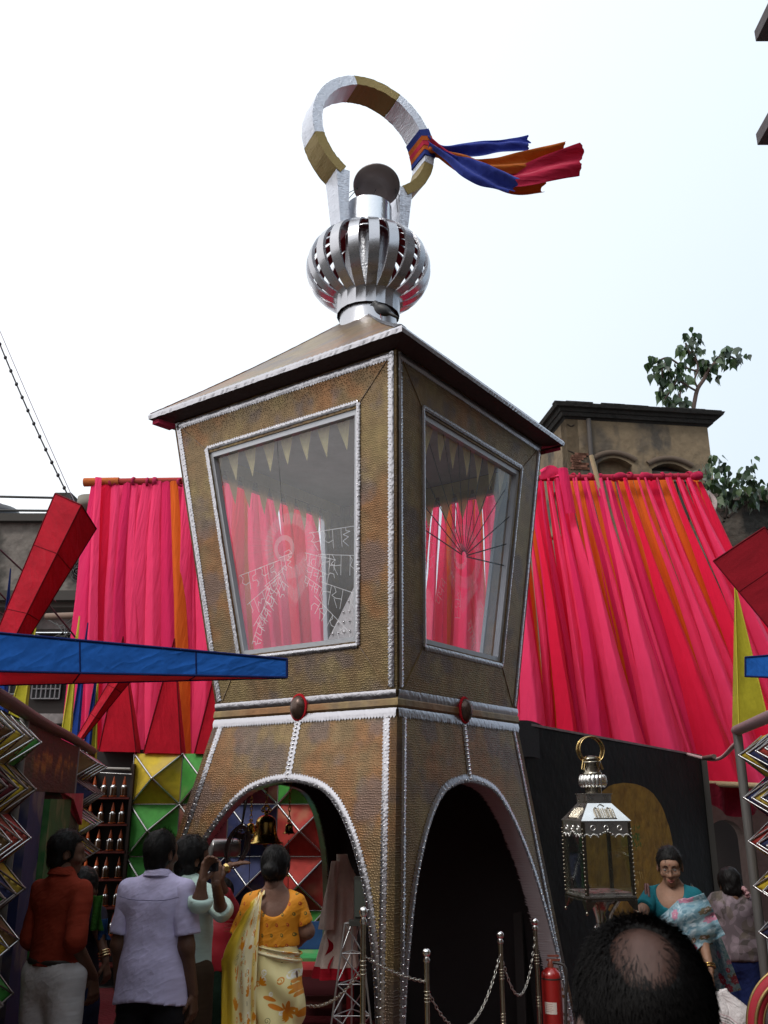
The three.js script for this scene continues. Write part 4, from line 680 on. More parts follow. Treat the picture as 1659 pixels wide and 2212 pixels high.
// old houses -----------------------------------------------------------
const stain = (base, dark, seed, amt = 0.6) => dataTex(512, 512, (u, v) => { const a = tfbm(u, v, 5, seed, 5), b = tfbm(u, v * 0.35, 14, seed + 3, 4), c = tfbm(u, v, 40, seed + 7, 3); let col = mix3(base, dark, clamp(smooth(0.42, 0.72, a) * amt + smooth(0.55, 0.8, b) * amt * 0.8)); col = col.map((x) => x * (0.8 + 0.4 * c)); return enc(col); }, true);
{ // ochre house
  const A = at(1221.7, 913, 20), B = at(1529, 931, 20.5), wallH = at(1221.7, 905, 20).y, w = thing('ochre_house', 'old ochre plaster house with a black cornice behind the right curtain', 'house', [A.x, 0, A.z]);
  const pl = std([1, 1, 1], 0.92, { map: rep(stain([0.175, 0.128, 0.078], [0.06, 0.05, 0.04], 301, 0.85), 0.28), bumpMap: rep(grainBump, 0.7), bumpScale: 0.03 });
  const W = Math.hypot(B.x - A.x, B.z - A.z), turn = Math.atan2(-(B.z - A.z), B.x - A.x); w.rotation.y = turn;
  const loc = (x, y, d) => w.worldToLocal(at(x, y, d)); w.updateMatrixWorld();
  const s = poly([[0, 0], [W, 0], [W, wallH], [0, wallH]]);
  const wins = [[1287, 1366, 990, 1140], [1411, 1497, 996, 1140]].map(([x0, x1, yt, yb]) => { const p = loc(x0, yt + 14, 20.2), q = loc(x1, yt + 14, 20.2), b0 = loc(x0, yb, 20.2); return [p.x, q.x, p.y, loc(x0, yt, 20.2).y, b0.y]; });
  for (const [x0, x1, ys, yt, yb] of wins) { const hp = new THREE.Path(); hp.moveTo(x0, yb); hp.lineTo(x1, yb); hp.lineTo(x1, ys); hp.quadraticCurveTo((x0 + x1) / 2, yt * 2 - ys, x0, ys); s.holes.push(hp); }
  const wallG = ext(s, 0.35); wallG.translate(0, 0, -0.35); mesh('front_wall', uvBox(wallG), pl, w);
  wins.forEach(([x0, x1, ys, yt, yb], i) => {
    const f = mesh('window', box(x1 - x0 + 0.1, yt - yb, 0.06, (x0 + x1) / 2, (yt + yb) / 2, -0.3), i ? std([0.02, 0.014, 0.012], 0.8) : pl, w, i ? 'dark arched window with a timber bar' : 'bricked up arched window');
    if (i) { mesh('frame', [box(x1 - x0, 0.07, 0.08, (x0 + x1) / 2, ys - 0.02, -0.2), box(x1 - x0, 0.05, 0.06, (x0 + x1) / 2, ys - 0.2, -0.2)], std([0.12, 0.10, 0.08], 0.8), f); for (let j = 0; j < 4; j++) mesh('shutter', box((x1 - x0) / 4 - 0.03, 0.9, 0.04, lerp(x0, x1, (j + 0.5) / 4), ys - 0.7, -0.22), std([0.04, 0.035, 0.03], 0.8), f); }
    const arc = []; for (let j = 0; j <= 14; j++) { const u = j / 14, y = (1 - u) * (1 - u) * ys + 2 * u * (1 - u) * (yt * 2 - ys) + u * u * ys; arc.push(V(lerp(x0 - 0.1, x1 + 0.1, u), y + 0.12, 0.01)); }
    mesh('hood', tube(arc, 0.07, 20, 6), std([0.10, 0.07, 0.05], 0.9), w);
  });
  // left return with its own window
  const ret = poly([[0, 0], [6, 0], [6, wallH], [0, wallH]]), rp = new THREE.Path([[0.4, 8.0], [1.3, 8.0], [1.3, 9.15], [0.4, 9.15]].map(([x, y]) => new THREE.Vector2(x, y - 0.1))); ret.holes.push(rp);
  const rg = ext(ret, 0.3); rg.rotateY(Math.PI / 2); rg.translate(0.0, 0, 0); mesh('side_wall', uvBox(rg), pl, w); mesh('side_window', box(0.06, 1.2, 0.9, 0.25, 8.45, -0.85), std([0.02, 0.015, 0.012], 0.7), w);
  const rw = box(0.3, wallH, 6, W - 0.15, wallH / 2, -3.36); mesh('end_wall', rw, pl, w); mesh('roof', box(W - 0.7, 0.2, 5.6, W / 2, wallH - 0.15, -3.2), pl, w);
  // stepped cornice, weathered black
  const corn = std([1, 1, 1], 0.95, { map: rep(stain([0.024, 0.022, 0.020], [0.009, 0.009, 0.009], 333), 0.4), bumpMap: rep(grainBump, 0.8), bumpScale: 0.04 });
  const st = [[0.0, 0.05], [0.10, 0.09], [0.17, 0.08], [0.29, 0.08]]; let y = wallH; 
  for (const [o, h] of st) { mesh('cornice', hull8([V(-o, y, o), V(W + o, y, o), V(W + o, y, -5.5), V(-o, y, -5.5)], [V(-o - 0.04, y + h - 0.004, o + 0.04), V(W + o + 0.04, y + h - 0.004, o + 0.04), V(W + o + 0.04, y + h - 0.004, -5.5), V(-o - 0.04, y + h - 0.004, -5.5)]), corn, w); y += h; }
  const crumbs = []; for (let i = 0; i < 26; i++) { const x = rr(-0.3, W + 0.3); crumbs.push(box(rr(0.12, 0.5), rr(0.02, 0.07), 0.2, x, y + 0.012, 0.2)); } mesh('broken_edge', crumbs, corn, w);
  mesh('drain_pipe', bar(V(0.55, 3, 0.07), V(0.55, wallH, 0.07), 0.06, 8), std([0.06, 0.05, 0.045], 0.7), w);
  { const rg = mulberry(15), br = [], pm = std([0.16, 0.07, 0.045], 0.95); for (let i = 0; i < 34; i++) { const r = Math.floor(rg() * 7), q = loc(1238 + 26 * rg(), 983 + 5.2 * r, 20.1); br.push(box(0.2, 0.055, 0.03, q.x, q.y, 0.004)); } mesh('bare_bricks', br, pm, w).userData.kind = 'stuff'; }
  // cracks
  const crack = (pts) => tube(pts.map(([x, yy]) => loc(x, yy, 20.05).setZ(0.0)), 0.018, 18, 4);
  mesh('crack', [crack([[1226, 975], [1240, 980], [1250, 986], [1268, 985], [1282, 983]]), crack([[1224, 918], [1232, 922], [1240, 919]])], std([0.03, 0.02, 0.015], 1), w);
}
{ // dark mossy house at the right edge
  const a = at(1512, 1075, 16.5), b = at(1760, 1062, 16), w = thing('dark_house', 'dark weathered house behind the bush at the right edge', 'house', [a.x, 0, a.z]), W = b.x - a.x, H = a.y;
  const m = std([1, 1, 1], 0.95, { map: rep(stain([0.075, 0.062, 0.05], [0.012, 0.012, 0.011], 401, 1), 0.35), bumpMap: rep(grainBump, 0.8), bumpScale: 0.05 });
  mesh('wall', box(W, H, 0.4, W / 2, H / 2, -0.2), m, w); mesh('coping', box(W + 0.2, 0.18, 0.6, W / 2, H - 0.02, -0.12), m, w);
  for (let i = 0; i < 4; i++) mesh('window_ledge', box(W - 0.5, 0.08, 0.3, W / 2, H - 1.4 - i * 0.8, 0.14), std([0.06, 0.05, 0.045], 0.9), w);
  const sh = std([0.03, 0.026, 0.022], 0.85); for (let i = 0; i < 4; i++) mesh('shutter', box(0.5, 1.1, 0.05, 0.5 + i * 0.6, H - 2.4, 0.03), sh, w);
}
{ // tall building cut by the right edge
  const D = 9, q = at(1646, 100, D), w = thing('tall_building', 'tall dark building with thin balcony slabs at the top right edge', 'building', [q.x, 0, -D]);
  const m = std([1, 1, 1], 0.9, { map: rep(stain([0.11, 0.095, 0.085], [0.035, 0.03, 0.03], 501), 0.35), bumpMap: rep(grainBump, 1), bumpScale: 0.02 }), sl = std([0.07, 0.06, 0.065], 0.85, { bumpMap: rep(grainBump, 2), bumpScale: 0.01 });
  const h1 = at(1638, 58, D).y, h2 = at(1640, 283, D).y;
  mesh('wall', box(5, h1 + 5, 3.2, 2.72, (h1 + 5) / 2, 1.7), m, w);
  for (const [h, xe] of [[h1, at(1641, 58, D).x - q.x], [h2, at(1645, 283, D).x - q.x]]) { mesh('balcony_slab', box(1.2, 0.16, 3.4, xe + 0.6, h, 1.55), sl, w); mesh('slab_edge', box(1.0, 0.1, 3.2, xe + 0.6, h - 0.14, 1.65), std([0.22, 0.19, 0.18], 0.8), w); }
  for (let i = 0; i < 3; i++) mesh('window', box(0.08, 1.5, 1.2, 0.19, h2 - 2.2 - i * 2.8, 1.7), std([0.03, 0.03, 0.035], 0.3), w);
  mesh('red_rag', sheet((u, v) => V(-0.12 - 0.15 * u + 0.02 * Math.sin(v * 9), h1 + 0.75 - 0.14 * v - 0.12 * u, 0.2 + 0.1 * v), 4, 4), cloth([0.25, 0.03, 0.04], 0.2), w);
}
{ // grey terrace house on the left
  const D = 15, yT = at(50, 1117, D).y, a = at(-260, 1117, D), b = at(430, 1117, D), w = thing('terrace_house', 'grey stained concrete house with a roof terrace behind the left curtain', 'house', [b.x, 0, b.z]), W = b.x - a.x;
  const m = std([1, 1, 1], 0.93, { map: rep(stain([0.15, 0.13, 0.115], [0.035, 0.032, 0.028], 601, 0.95), 0.4), bumpMap: rep(grainBump, 0.9), bumpScale: 0.03 }), pale = std([1, 1, 1], 0.93, { map: rep(stain([0.23, 0.205, 0.20], [0.10, 0.09, 0.085], 633), 0.4), bumpMap: rep(grainBump, 0.9), bumpScale: 0.02 }), dk = std([0.05, 0.045, 0.04], 0.95);
  const Y = (y) => at(50, y, D).y, X = (x) => at(x, 1200, D).x - b.x;
  mesh('parapet', box(W, yT - Y(1290), 0.3, -W / 2, (yT + Y(1290)) / 2, -0.15), m, w); mesh('coping', box(W, yT - Y(1133), 0.5, -W / 2, (yT + Y(1133)) / 2 + 0.03, -0.12), dk, w);
  mesh('ledge', box(W, 0.16, 0.7, -W / 2, Y(1298), 0.1), dk, w); mesh('ledge_lower', box(W, 0.12, 0.5, -W / 2, Y(1312), 0.05), std([0.09, 0.08, 0.07], 0.9), w);
  mesh('wall', box(W, Y(1312) - Y(1355), 0.3, -W / 2, (Y(1312) + Y(1355)) / 2, -0.3), pale, w); mesh('wall_lower', box(W, Y(1350), 0.3, -W / 2, Y(1350) / 2, -0.9), std([0.04, 0.033, 0.03], 0.9), w);
  mesh('roof', box(W, 0.2, 6, -W / 2, Y(1200), -3.3), m, w);
  const pier = (x0, x1, nm) => mesh(nm, box(X(x1) - X(x0), 0.25, 0.5, 0, 0, 0), pale, w);
  mesh('terrace_pier', hull8([[101, 1112], [140, 1112]].flatMap(([x, y]) => [V(X(x), yT, 0.05)]).concat([V(X(140), yT, -0.5), V(X(101), yT, -0.5)]), [V(X(106), Y(1066), 0.05), V(X(141), Y(1066), 0.05), V(X(141), Y(1066), -0.5), V(X(106), Y(1066), -0.5)]), m, w);
  const railD = std([0.03, 0.03, 0.03], 0.5, { metal: 0.5 });
  for (const [x0, y0, x1, y1] of [[-120, 1063, 115, 1068], [-120, 1094, 106, 1096], [141, 1078, 180, 1112], [141, 1100, 165, 1120]]) mesh('terrace_rail', bar(V(X(x0), Y(y0), -0.2), V(X(x1), Y(y1), -0.2), 0.022, 6), railD, w);
  // openings below with grilles and an arched dark window
  for (const [x0, x1, y0, y1] of [[-60, 40, 1372, 1520], [72, 132, 1392, 1500], [150, 240, 1372, 1540], [262, 400, 1372, 1540]]) { const f = mesh('window', box(X(x1) - X(x0), Y(y0) - Y(y1), 0.08, (X(x0) + X(x1)) / 2, (Y(y0) + Y(y1)) / 2, -0.72), std([0.012, 0.011, 0.012], 0.6), w); const g = []; for (let i = 0; i <= 6; i++) g.push(bar(V(lerp(X(x0), X(x1), i / 6), Y(y0), -0.64), V(lerp(X(x0), X(x1), i / 6), Y(y1), -0.64), 0.012, 5)); for (let i = 0; i <= 5; i++) g.push(bar(V(X(x0), lerp(Y(y0), Y(y1), i / 5), -0.64), V(X(x1), lerp(Y(y0), Y(y1), i / 5), -0.64), 0.012, 5)); mesh('grille', g, std([0.28, 0.27, 0.28], 0.6), f); }
  mesh('sill_beam', box(W, 0.16, 0.5, -W / 2, Y(1548), -0.6), pale, w); mesh('door_jamb', box(0.35, Y(1552), 0.4, X(108), Y(1552) / 2, -0.62), pale, w);
  const t = at(0, 1100, 16.2), tank = thing('water_tank', 'black plastic water tank on the terrace at the left edge', 'water tank', [at(-18, 1116, 16).x, Y(1118) + 0.0, -16]);
  mesh('body', lathe([[0, 0], [0.55, 0], [0.55, 0.05], [0.53, 0.1], [0.55, 0.15], [0.53, 0.2], [0.55, 0.25], [0.53, 0.3], [0.54, 0.36], [0.45, 0.47], [0.2, 0.53], [0.2, 0.56], [0, 0.57]], 28), std([0.03, 0.03, 0.035], 0.45), tank); mesh('pipe', tube([V(0.5, 0.25, 0.1), V(0.8, 0.23, 0.1), V(1.0, 0.1, 0.1), V(1.05, -0.1, 0.1)], 0.02, 16, 6), std([0.06, 0.055, 0.05], 0.5), tank);
}
{ // unseen two storey house added on the right to darken the tower's right face
  const m = std([1, 1, 1], 0.92, { map: rep(stain([0.16, 0.135, 0.115], [0.06, 0.055, 0.05], 741), 0.35), bumpMap: rep(grainBump, 1), bumpScale: 0.02 }), w = thing('added_side_house', 'added unseen two storey house shading the right side of the yard', 'house', [6.4, 0, -1]);
  mesh('wall', box(4, 7.6, 13, 2, 3.8, 0.5), m, w); mesh('cornice', box(4.6, 0.3, 13.6, 2, 7.75, 0.5), m, w); for (let i = 0; i < 4; i++) mesh('window', box(0.1, 1.5, 1.1, -0.02, 4.9, -4.4 + i * 3.1), std([0.03, 0.03, 0.035], 0.2), w);
}
{ // unseen house behind the camera, added to block sky light from the yard
  const m = std([1, 1, 1], 0.92, { map: rep(stain([0.24, 0.21, 0.18], [0.09, 0.08, 0.07], 701), 0.35), bumpMap: rep(grainBump, 1), bumpScale: 0.02 });
  const w = thing('added_street_house', 'added unseen house opposite the tower that blocks sky light', 'house', [0, 0, 7]); mesh('wall', box(24, 10, 0.4, 0, 5, 0), m, w); for (let i = 0; i < 6; i++) mesh('window', box(1.2, 1.6, 0.1, -9 + i * 3.4, 5.6, -0.22), std([0.03, 0.03, 0.035], 0.2), w); mesh('cornice', box(24.4, 0.3, 0.9, 0, 10.1, 0), m, w);
}
// =====================================================================
// curtains of cloth strips
// =====================================================================
const PINK = [0.93, 0.062, 0.19], CRIM = [0.82, 0.016, 0.07], MAG = [0.76, 0.03, 0.14], ORG = [0.78, 0.15, 0.022];
const stripMats = {};
const stripMat = (c) => stripMats[c.join()] ||= std(c, 0.9, { transmission: 0.30, specularIntensity: 0.2, bumpMap: rep(tautBump, 0.9, 0.5), bumpScale: 0.02 });
function strip(parent, o, t0, t1, b0, b1, color, seed, opt = {}) {  // narrow where it is tied, opening into a folded sheet with one or two sharp ridges
  const { amp = 0.3, belly = 0.25 } = opt, g = mulberry(seed * 977 + 5), ph = g() * 6.28, rp = 0.2 + 0.6 * g(), rp2 = 0.15 + 0.7 * g(), lean = (g() - 0.5) * 0.10, off = (g() - 0.5) * 0.08, A0 = amp * (0.6 + 0.7 * g()), A1 = amp * 0.45 * g(), pw = (opt.pw ?? 0.75) + 0.5 * g(), bend = opt.bend ?? 1;
  const w0 = t1.distanceTo(t0), w1 = b1.distanceTo(b0), tri = (u, r) => { const t = u < r ? u / r : (1 - u) / (1 - r); return Math.pow(t, 0.85); };
  const f = (u, v) => {
    const e = Math.pow(v, pw), wd = lerp(w0, w1, e), c = t0.clone().lerp(t1, 0.5).lerp(b0.clone().lerp(b1, 0.5), v), ax = b1.clone().sub(b0).normalize().lerp(t1.clone().sub(t0).normalize(), 1 - v).normalize();
    const r = clamp(rp + 0.12 * Math.sin(v * 3 + ph), 0.12, 0.88), p = c.addScaledVector(ax, (u - 0.5) * wd);
    p.z += wd * (A0 * tri(u, r) + A1 * tri(u, clamp(rp2 + 0.1 * v, 0.1, 0.9))) * (0.45 + 0.55 * smooth(0, 0.35, v)) + off * (0.3 + v) + belly * Math.sin(v * Math.PI) * 0.3;
    p.x += (b0.x + b1.x - t0.x - t1.x) / 2 * (Math.pow(v, bend) - v); p.x += lean * Math.sin(v * Math.PI) + 0.02 * (noise3(v * 5, seed, 2) - 0.5) + 0.02 * (noise3(v * 7, seed, u * 2) - 0.5);
    if (v === 1) p.y += 0.03 * (noise3(u * 6, seed, 9) - 0.5);
    return p.sub(o);
  };
  return mesh('cloth_strip', sheet(f, 16, 30, (u, v) => [u * w1, v * 3]), stripMat(color), parent);
}
{
  const D = 10.75, o = at(185, 1042, D), c = thing('cloth_curtain', 'left curtain of pink cloth strips hanging from a pole behind the tower', 'curtain', o.toArray());
  const end = at(760, 1033, D + 0.1);
  mesh('pole', bar(V(0, 0, 0), end.clone().sub(o), 0.045, 10), cloth([0.40, 0.06, 0.05], 0), c);
  mesh('pole_tip', bar(V(-0.02, 0, 0), V(0.42, 0.01, 0), 0.055, 10), cloth([0.50, 0.13, 0.04], 0), c);
  const wraps = []; for (let i = 0; i < 22; i++) { const x = rr(0.1, 0.98) * end.clone().sub(o).x, t = new THREE.TorusGeometry(0.046, 0.014, 6, 10); t.rotateY(Math.PI / 2 + rr(-0.6, 0.6)); t.scale(1 + rr(0, 1.2), 1, 1); t.translate(x, rr(-0.01, 0.02), 0); wraps.push(t); } mesh('pole_wrap', wraps, cloth([0.44, 0.03, 0.09], 0), c);
  for (const layer of [0, 1]) {
    let x = layer ? 198 : 203, i = 0;
    while (x < 748) {
      const w = layer ? rr(13, 25) : rr(12, 20), gap = layer ? (rnd() < 0.5 ? rr(4, 12) : rr(-4, 3)) : rr(5, 16), u0 = (x - 198) / 550, u1 = (x + w - 198) / 550, grow = layer ? rr(1.9, 3.0) : rr(2.2, 3.0);
      const bx = (u) => lerp(174, 830, u), y0 = 1041 - u0 * 6, m = (bx(u0) + bx(u1)) / 2 + rr(-20, 12), hw = (bx(u1) - bx(u0)) / 2 * grow * (layer ? 1 : 1.35), r = rnd();
      const col = layer ? (r < 0.62 ? PINK : r < 0.8 ? CRIM : r < 0.93 ? MAG : ORG) : (r < 0.30 ? CRIM : r < 0.94 ? PINK : ORG), d0 = D + (layer ? 0 : 0.16), dz = rr(-0.07, 0.07) + (layer ? 0 : 0.22);
      strip(c, o, at(x, y0, d0), at(x + w, y0, d0), at(m - hw, 1660, D + 0.1 + dz), at(m + hw, 1660, D + 0.1 + dz), col, i + 1 + layer * 60);
      x += w + gap; i++;
    }
  }
  // long strip tied round the left end
  strip(c, o, at(203, 1030, D - 0.1), at(216, 1031, D - 0.1), at(172, 1640, D - 0.1), at(206, 1640, D - 0.1), PINK, 91);
}
{
  const D = 12.3, o = at(1165, 1032, D), c = thing('cloth_curtain', 'right curtain of pink, crimson and orange cloth strips slanting behind the black board', 'curtain', o.toArray());
  const p0 = at(900, 1036, D), p1 = at(1508, 1029, D + 0.1);
  mesh('pole', bar(p0.clone().sub(o), p1.clone().sub(o), 0.045, 10), cloth([0.42, 0.03, 0.06], 0), c);
  const wraps = []; for (let i = 0; i < 30; i++) { const t = new THREE.TorusGeometry(0.045, 0.013, 6, 10); t.rotateY(Math.PI / 2 + rr(-0.6, 0.6)); t.scale(1 + rr(0, 1.5), 1, 1); const q = p0.clone().lerp(p1, i / 29 + rr(-0.01, 0.01)).sub(o); t.translate(q.x, q.y + rr(-0.01, 0.03), q.z); wraps.push(t); }
  for (const x of [1340, 1395, 1505]) { const s = new THREE.SphereGeometry(0.075, 10, 8); s.scale(1.3, 0.8, 0.8); const q = at(x, 1029, D - 0.05).sub(o); s.translate(q.x, q.y, q.z); wraps.push(s); } mesh('pole_wrap', wraps, cloth([0.45, 0.02, 0.07], 0), c);
  const shift = (x) => x < 1170 ? lerp(-70, 100, (x - 900) / 270) : lerp(100, 300, (x - 1170) / 335);
  const bottomY = (x) => x < 1500 ? 1668 : lerp(1690, 1705, clamp((x - 1500) / 200));
  for (const layer of [0, 1, 2]) {
    let x = layer === 0 ? 905 : layer === 1 ? 900 : 910, i = 0;
    while (x < 1500) {
      const w = layer === 0 ? rr(10, 19) : rr(4, 7), gap = layer === 0 ? rr(0, 5) : layer === 1 ? rr(10, 22) : rr(22, 50), grow = layer === 0 ? rr(2.2, 3.0) : layer === 1 ? rr(6, 11) : rr(8, 14), xm = x + w / 2, sm = xm + shift(xm) + rr(-14, 14), hw = w * grow / 2 * (1 + 0.35 * clamp((xm - 1100) / 400)), r = rnd();
      const col = layer === 0 ? (r < 0.36 ? CRIM : r < 0.82 ? ORG : MAG) : (r < 0.72 ? PINK : r < 0.9 ? MAG : CRIM), dd = D + 0.28 - layer * 0.26, bd = dd - 0.35 + rr(-0.08, 0.08);
      strip(c, o, at(x, 1032, dd), at(x + w, 1031, dd), at(sm - hw, bottomY(sm), bd), at(sm + hw, bottomY(sm), bd), col, 200 + layer * 70 + i, { amp: layer ? 0.68 : 0.3, belly: 0.5, pw: layer ? 1.15 : 0.8, bend: 1.18 });
      x += w + gap; i++;
    }
  }
  for (const [x0, x1, s0, s1] of [[1508, 1516, 1740, 1800], [1495, 1503, 1690, 1760]]) strip(c, o, at(x0, 1040, D), at(x1, 1040, D), at(s0, 1705, D - 0.4), at(s1, 1705, D - 0.4), CRIM, x0);
  // cloth folded over the pole at the left, and a dark red rag under the hem
  mesh('folded_cloth', sheet((u, v) => at(lerp(1166, 1222, u), lerp(1016, 1036, v) - 8 * Math.sin(u * 3), D - 0.1).add(V(0, 0, 0.08 * Math.sin(v * 3 + u * 5))).sub(o), 8, 4), stripMat(PINK), c);
  mesh('folded_cloth', sheet((u, v) => at(lerp(1204, 1226, u) + 18 * v, lerp(1012, 1110, v), D - 0.25).add(V(0, 0, 0.05 * Math.sin(u * 3))).sub(o), 6, 10), stripMat(MAG), c);
  mesh('hanging_rag', sheet((u, v) => at(lerp(1530, 1660, u), lerp(1692, 1735 + 30 * Math.sin(u * 3.1), v), 11.6).add(V(0, 0, 0.12 * Math.sin(u * 12))).sub(o), 20, 6), stripMat([0.16, 0.008, 0.02]), c);
  const bam = std([0.34, 0.26, 0.15], 0.7, { bumpMap: rep(grainBump, 4), bumpScale: 0.004 }), q0 = at(1277, 984, D), q1 = at(1300, 1070, D); mesh('bamboo_stick', bar(q1.sub(o), q0.sub(o), 0.035, 8), bam, c);
  mesh('lower_stick', [bar(at(1160, 1165, D + 0.2).sub(o), at(1225, 1160, D + 0.2).sub(o), 0.03, 6), bar(at(1520, 1692, 11.7).sub(o), at(1645, 1698, 11.0).sub(o), 0.035, 8)], bam, c);
}
// a small white rag and a second bamboo beside the bush
{ const q = at(1527, 1075, 12.6), r = thing('white_rag', 'small white rag hanging beside the bush', 'rag', q.toArray()); mesh('cloth', sheet((u, v) => V((u - 0.5) * 0.2 * (0.4 + v) + 0.05 * Math.sin(v * 5), 0.12 - v * 0.42 - 0.06 * u * v, 0.05 * Math.sin(u * 6 + v * 4)), 8, 8), cloth([0.70, 0.62, 0.60], 0.3), r);
  const a = at(1528, 1066, 12.7), b = at(1572, 1215, 12.5), p = thing('bamboo_pole', 'grey bamboo pole leaning below the bush on the right', 'pole', a.toArray()); mesh('rod', bar(V(0, 0, 0), b.clone().sub(a), 0.05, 8, 0.055), std([0.16, 0.13, 0.10], 0.8, { bumpMap: rep(grainBump, 3), bumpScale: 0.01 }), p); mesh('tie', bar(b.clone().sub(a).multiplyScalar(0.35), b.clone().sub(a).multiplyScalar(0.5), 0.075, 8), std([0.10, 0.08, 0.07], 0.9), p); }
// =====================================================================
// cloth-covered box arms and spikes
// =====================================================================
const taut = (c, th) => std(c, 0.9, { transmission: th, specularIntensity: 0.25, map: rep(clothTone, 1.1), bumpMap: rep(tautBump, 0.9), bumpScale: 0.012 });
const redBox = taut([0.66, 0.014, 0.04], 0.38), seamM = cloth([0.16, 0.005, 0.012], 0), blueBox = taut([0.014, 0.10, 0.40], 0.0), navySeam = cloth([0.01, 0.02, 0.10], 0), yelBox = taut([0.52, 0.46, 0.035], 0.25), blueSpike = cloth([0.018, 0.06, 0.30], 0.1);
function boxArm(name, label, cat, A, B, mats, seamR, group) {  // A, B: quads of 4 world points; mats per side
  const o = A[0].clone().lerp(A[2], 0.5), t = thing(name, label, cat, o.toArray(), 0, group), a = A.map((p) => p.clone().sub(o)), b = B.map((p) => p.clone().sub(o));
  const sag = (p, u, v) => p.add(V(0.002 * (noise3(u * 5, v * 9, 1) - 0.5), 0.004 * (noise3(u * 5, v * 14, 7) - 0.5), 0));
  for (let i = 0; i < 4; i++) { const j = (i + 1) % 4; mesh('side', sheet((u, v) => sag(a[i].clone().lerp(a[j], u).lerp(b[i].clone().lerp(b[j], u), v), u, v), 6, 24, (u, v) => [u * 0.2, v * 2]), mats[i % mats.length], t); }
  mesh('end_cap', hull8(b, b.map((p) => p.clone().lerp(b[0].clone().lerp(b[2], 0.5), 0.02))), mats[0], t);
  const s = []; for (let i = 0; i < 4; i++) { s.push(bar(a[i], b[i], seamR, 5)); s.push(bar(b[i], b[(i + 1) % 4], seamR, 5)); } for (const v of [0.33, 0.7]) for (let i = 0; i < 4; i++) { const j = (i + 1) % 4; s.push(bar(a[i].clone().lerp(b[i], v), a[j].clone().lerp(b[j], v), seamR * 0.6, 5)); }
  mesh('seam', s, mats.seam, t); return t;
}
const redM = Object.assign([redBox, redBox, redBox, redBox], { seam: seamM });
{ // upper left red arm
  const e = [at(119, 1066, 4.55), at(176, 1091, 4.42), at(208, 1142, 4.58)]; e.push(e[0].clone().add(e[2]).sub(e[1]));
  const b = [at(-38, 1440, 4.75), at(1, 1440, 4.68), at(24, 1440, 4.76)]; b.push(b[0].clone().add(b[2]).sub(b[1]));
  boxArm('red_spar', 'red cloth box arm pointing up above the blue beam on the left', 'box arm', b, e, redM, 0.004);
}
{ // upper right red arm
  const e = [at(1541, 1212, 4.5), at(1651, 1139, 4.75), at(1690, 1165, 4.9)]; e.push(e[0].clone().add(e[2]).sub(e[1]).add(V(0.02, -0.02, -0.05)));
  const b = [at(1730, 1440, 4.45), at(1790, 1400, 4.6), at(1810, 1410, 4.7)]; b.push(b[0].clone().add(b[2]).sub(b[1]));
  const t = boxArm('red_spar', 'dark red cloth box arm cut off by the right edge', 'box arm', b, e, Object.assign([cloth([0.36, 0.008, 0.02], 0.2)], { seam: seamM }), 0.004);
}
{ // blue beam across the left
  const b = [at(-60, 1362, 4.05), at(-60, 1449, 4.05), at(-60, 1481, 4.55), at(-60, 1395, 4.55)], e = [at(620, 1424, 4.3), at(620, 1463.5, 4.3), at(617, 1464, 4.36), at(617, 1427, 4.36)];
  boxArm('blue_spar', 'long blue cloth box beam with a red underside crossing the lantern tower', 'box arm', b, e, Object.assign([blueBox, cloth([0.80, 0.014, 0.05], 0.5), blueBox, cloth([0.80, 0.05, 0.06], 0.6)], { seam: navySeam }), 0.006);
}
{ // its twin on the right
  const e = [at(1610, 1420, 4.4), at(1610, 1461, 4.4), at(1614, 1460, 4.5), at(1614, 1422, 4.5)], b = [at(1840, 1400, 4.2), at(1840, 1470, 4.2), at(1840, 1475, 4.4), at(1840, 1410, 4.4)];
  boxArm('blue_spar', 'end of a blue cloth box beam at the right edge over the yellow spike', 'box arm', b, e, Object.assign([blueBox], { seam: navySeam }), 0.005);
}
function spike(label, tip, l, r, d, mat, seam, depth = 0.07, group) {  // a thin pyramid of cloth on a frame
  const T = at(...tip, d), L = at(...l, d), R = at(...r, d), m = L.clone().lerp(R, 0.5), o = m, t = thing('cloth_spike', label, 'spike', o.toArray(), 0, group), w = L.distanceTo(R), bk = V(0, 0, -Math.max(depth, w * 0.6));
  const f = (a, b) => sheet((u, v) => a.clone().lerp(b, u).lerp(T, v * 0.999).sub(o).add(V(0, 0, -0.012 * Math.sin(u * Math.PI) * Math.sin(v * Math.PI))), 5, 12, (u, v) => [u * w, v]);
  mesh('front', f(L, R), mat, t); mesh('side', f(R, R.clone().add(bk)), mat, t); mesh('side', f(L.clone().add(bk), L), mat, t); mesh('back', f(R.clone().add(bk), L.clone().add(bk)), mat, t);
  mesh('seam', [bar(L.clone().sub(o), T.clone().sub(o), 0.006 * d / 8, 5), bar(R.clone().sub(o), T.clone().sub(o), 0.006 * d / 8, 5)], seam, t); return t;
}
const redSpike = taut([0.62, 0.010, 0.03], 0.25), yelSeam = cloth([0.60, 0.52, 0.06], 0);
spike('left red triangle spike standing on the back wall before the pink curtain', [266, 1375], [213, 1623], [294, 1625], 10.2, redSpike, seamM);
spike('middle red triangle spike above the yellow cushion', [377, 1379], [310, 1626], [391, 1628], 10.2, redSpike, seamM);
spike('red triangle spike partly hidden by the bronze leg of the tower', [482, 1382], [420, 1628], [500, 1630], 10.2, redSpike, seamM);
spike('broad yellow spike at the left edge leaning behind the red arm', [82, 1322], [18, 1550], [50, 1550], 6.6, yelBox, yelSeam);
spike('slim yellow spike beside the blue one on the left wall', [172, 1331], [132, 1592], [149, 1598], 8.8, yelBox, yelSeam);
spike('slim blue spike beside the yellow one on the left wall', [190, 1345], [150, 1602], [166, 1606], 9.1, blueSpike, navySeam);
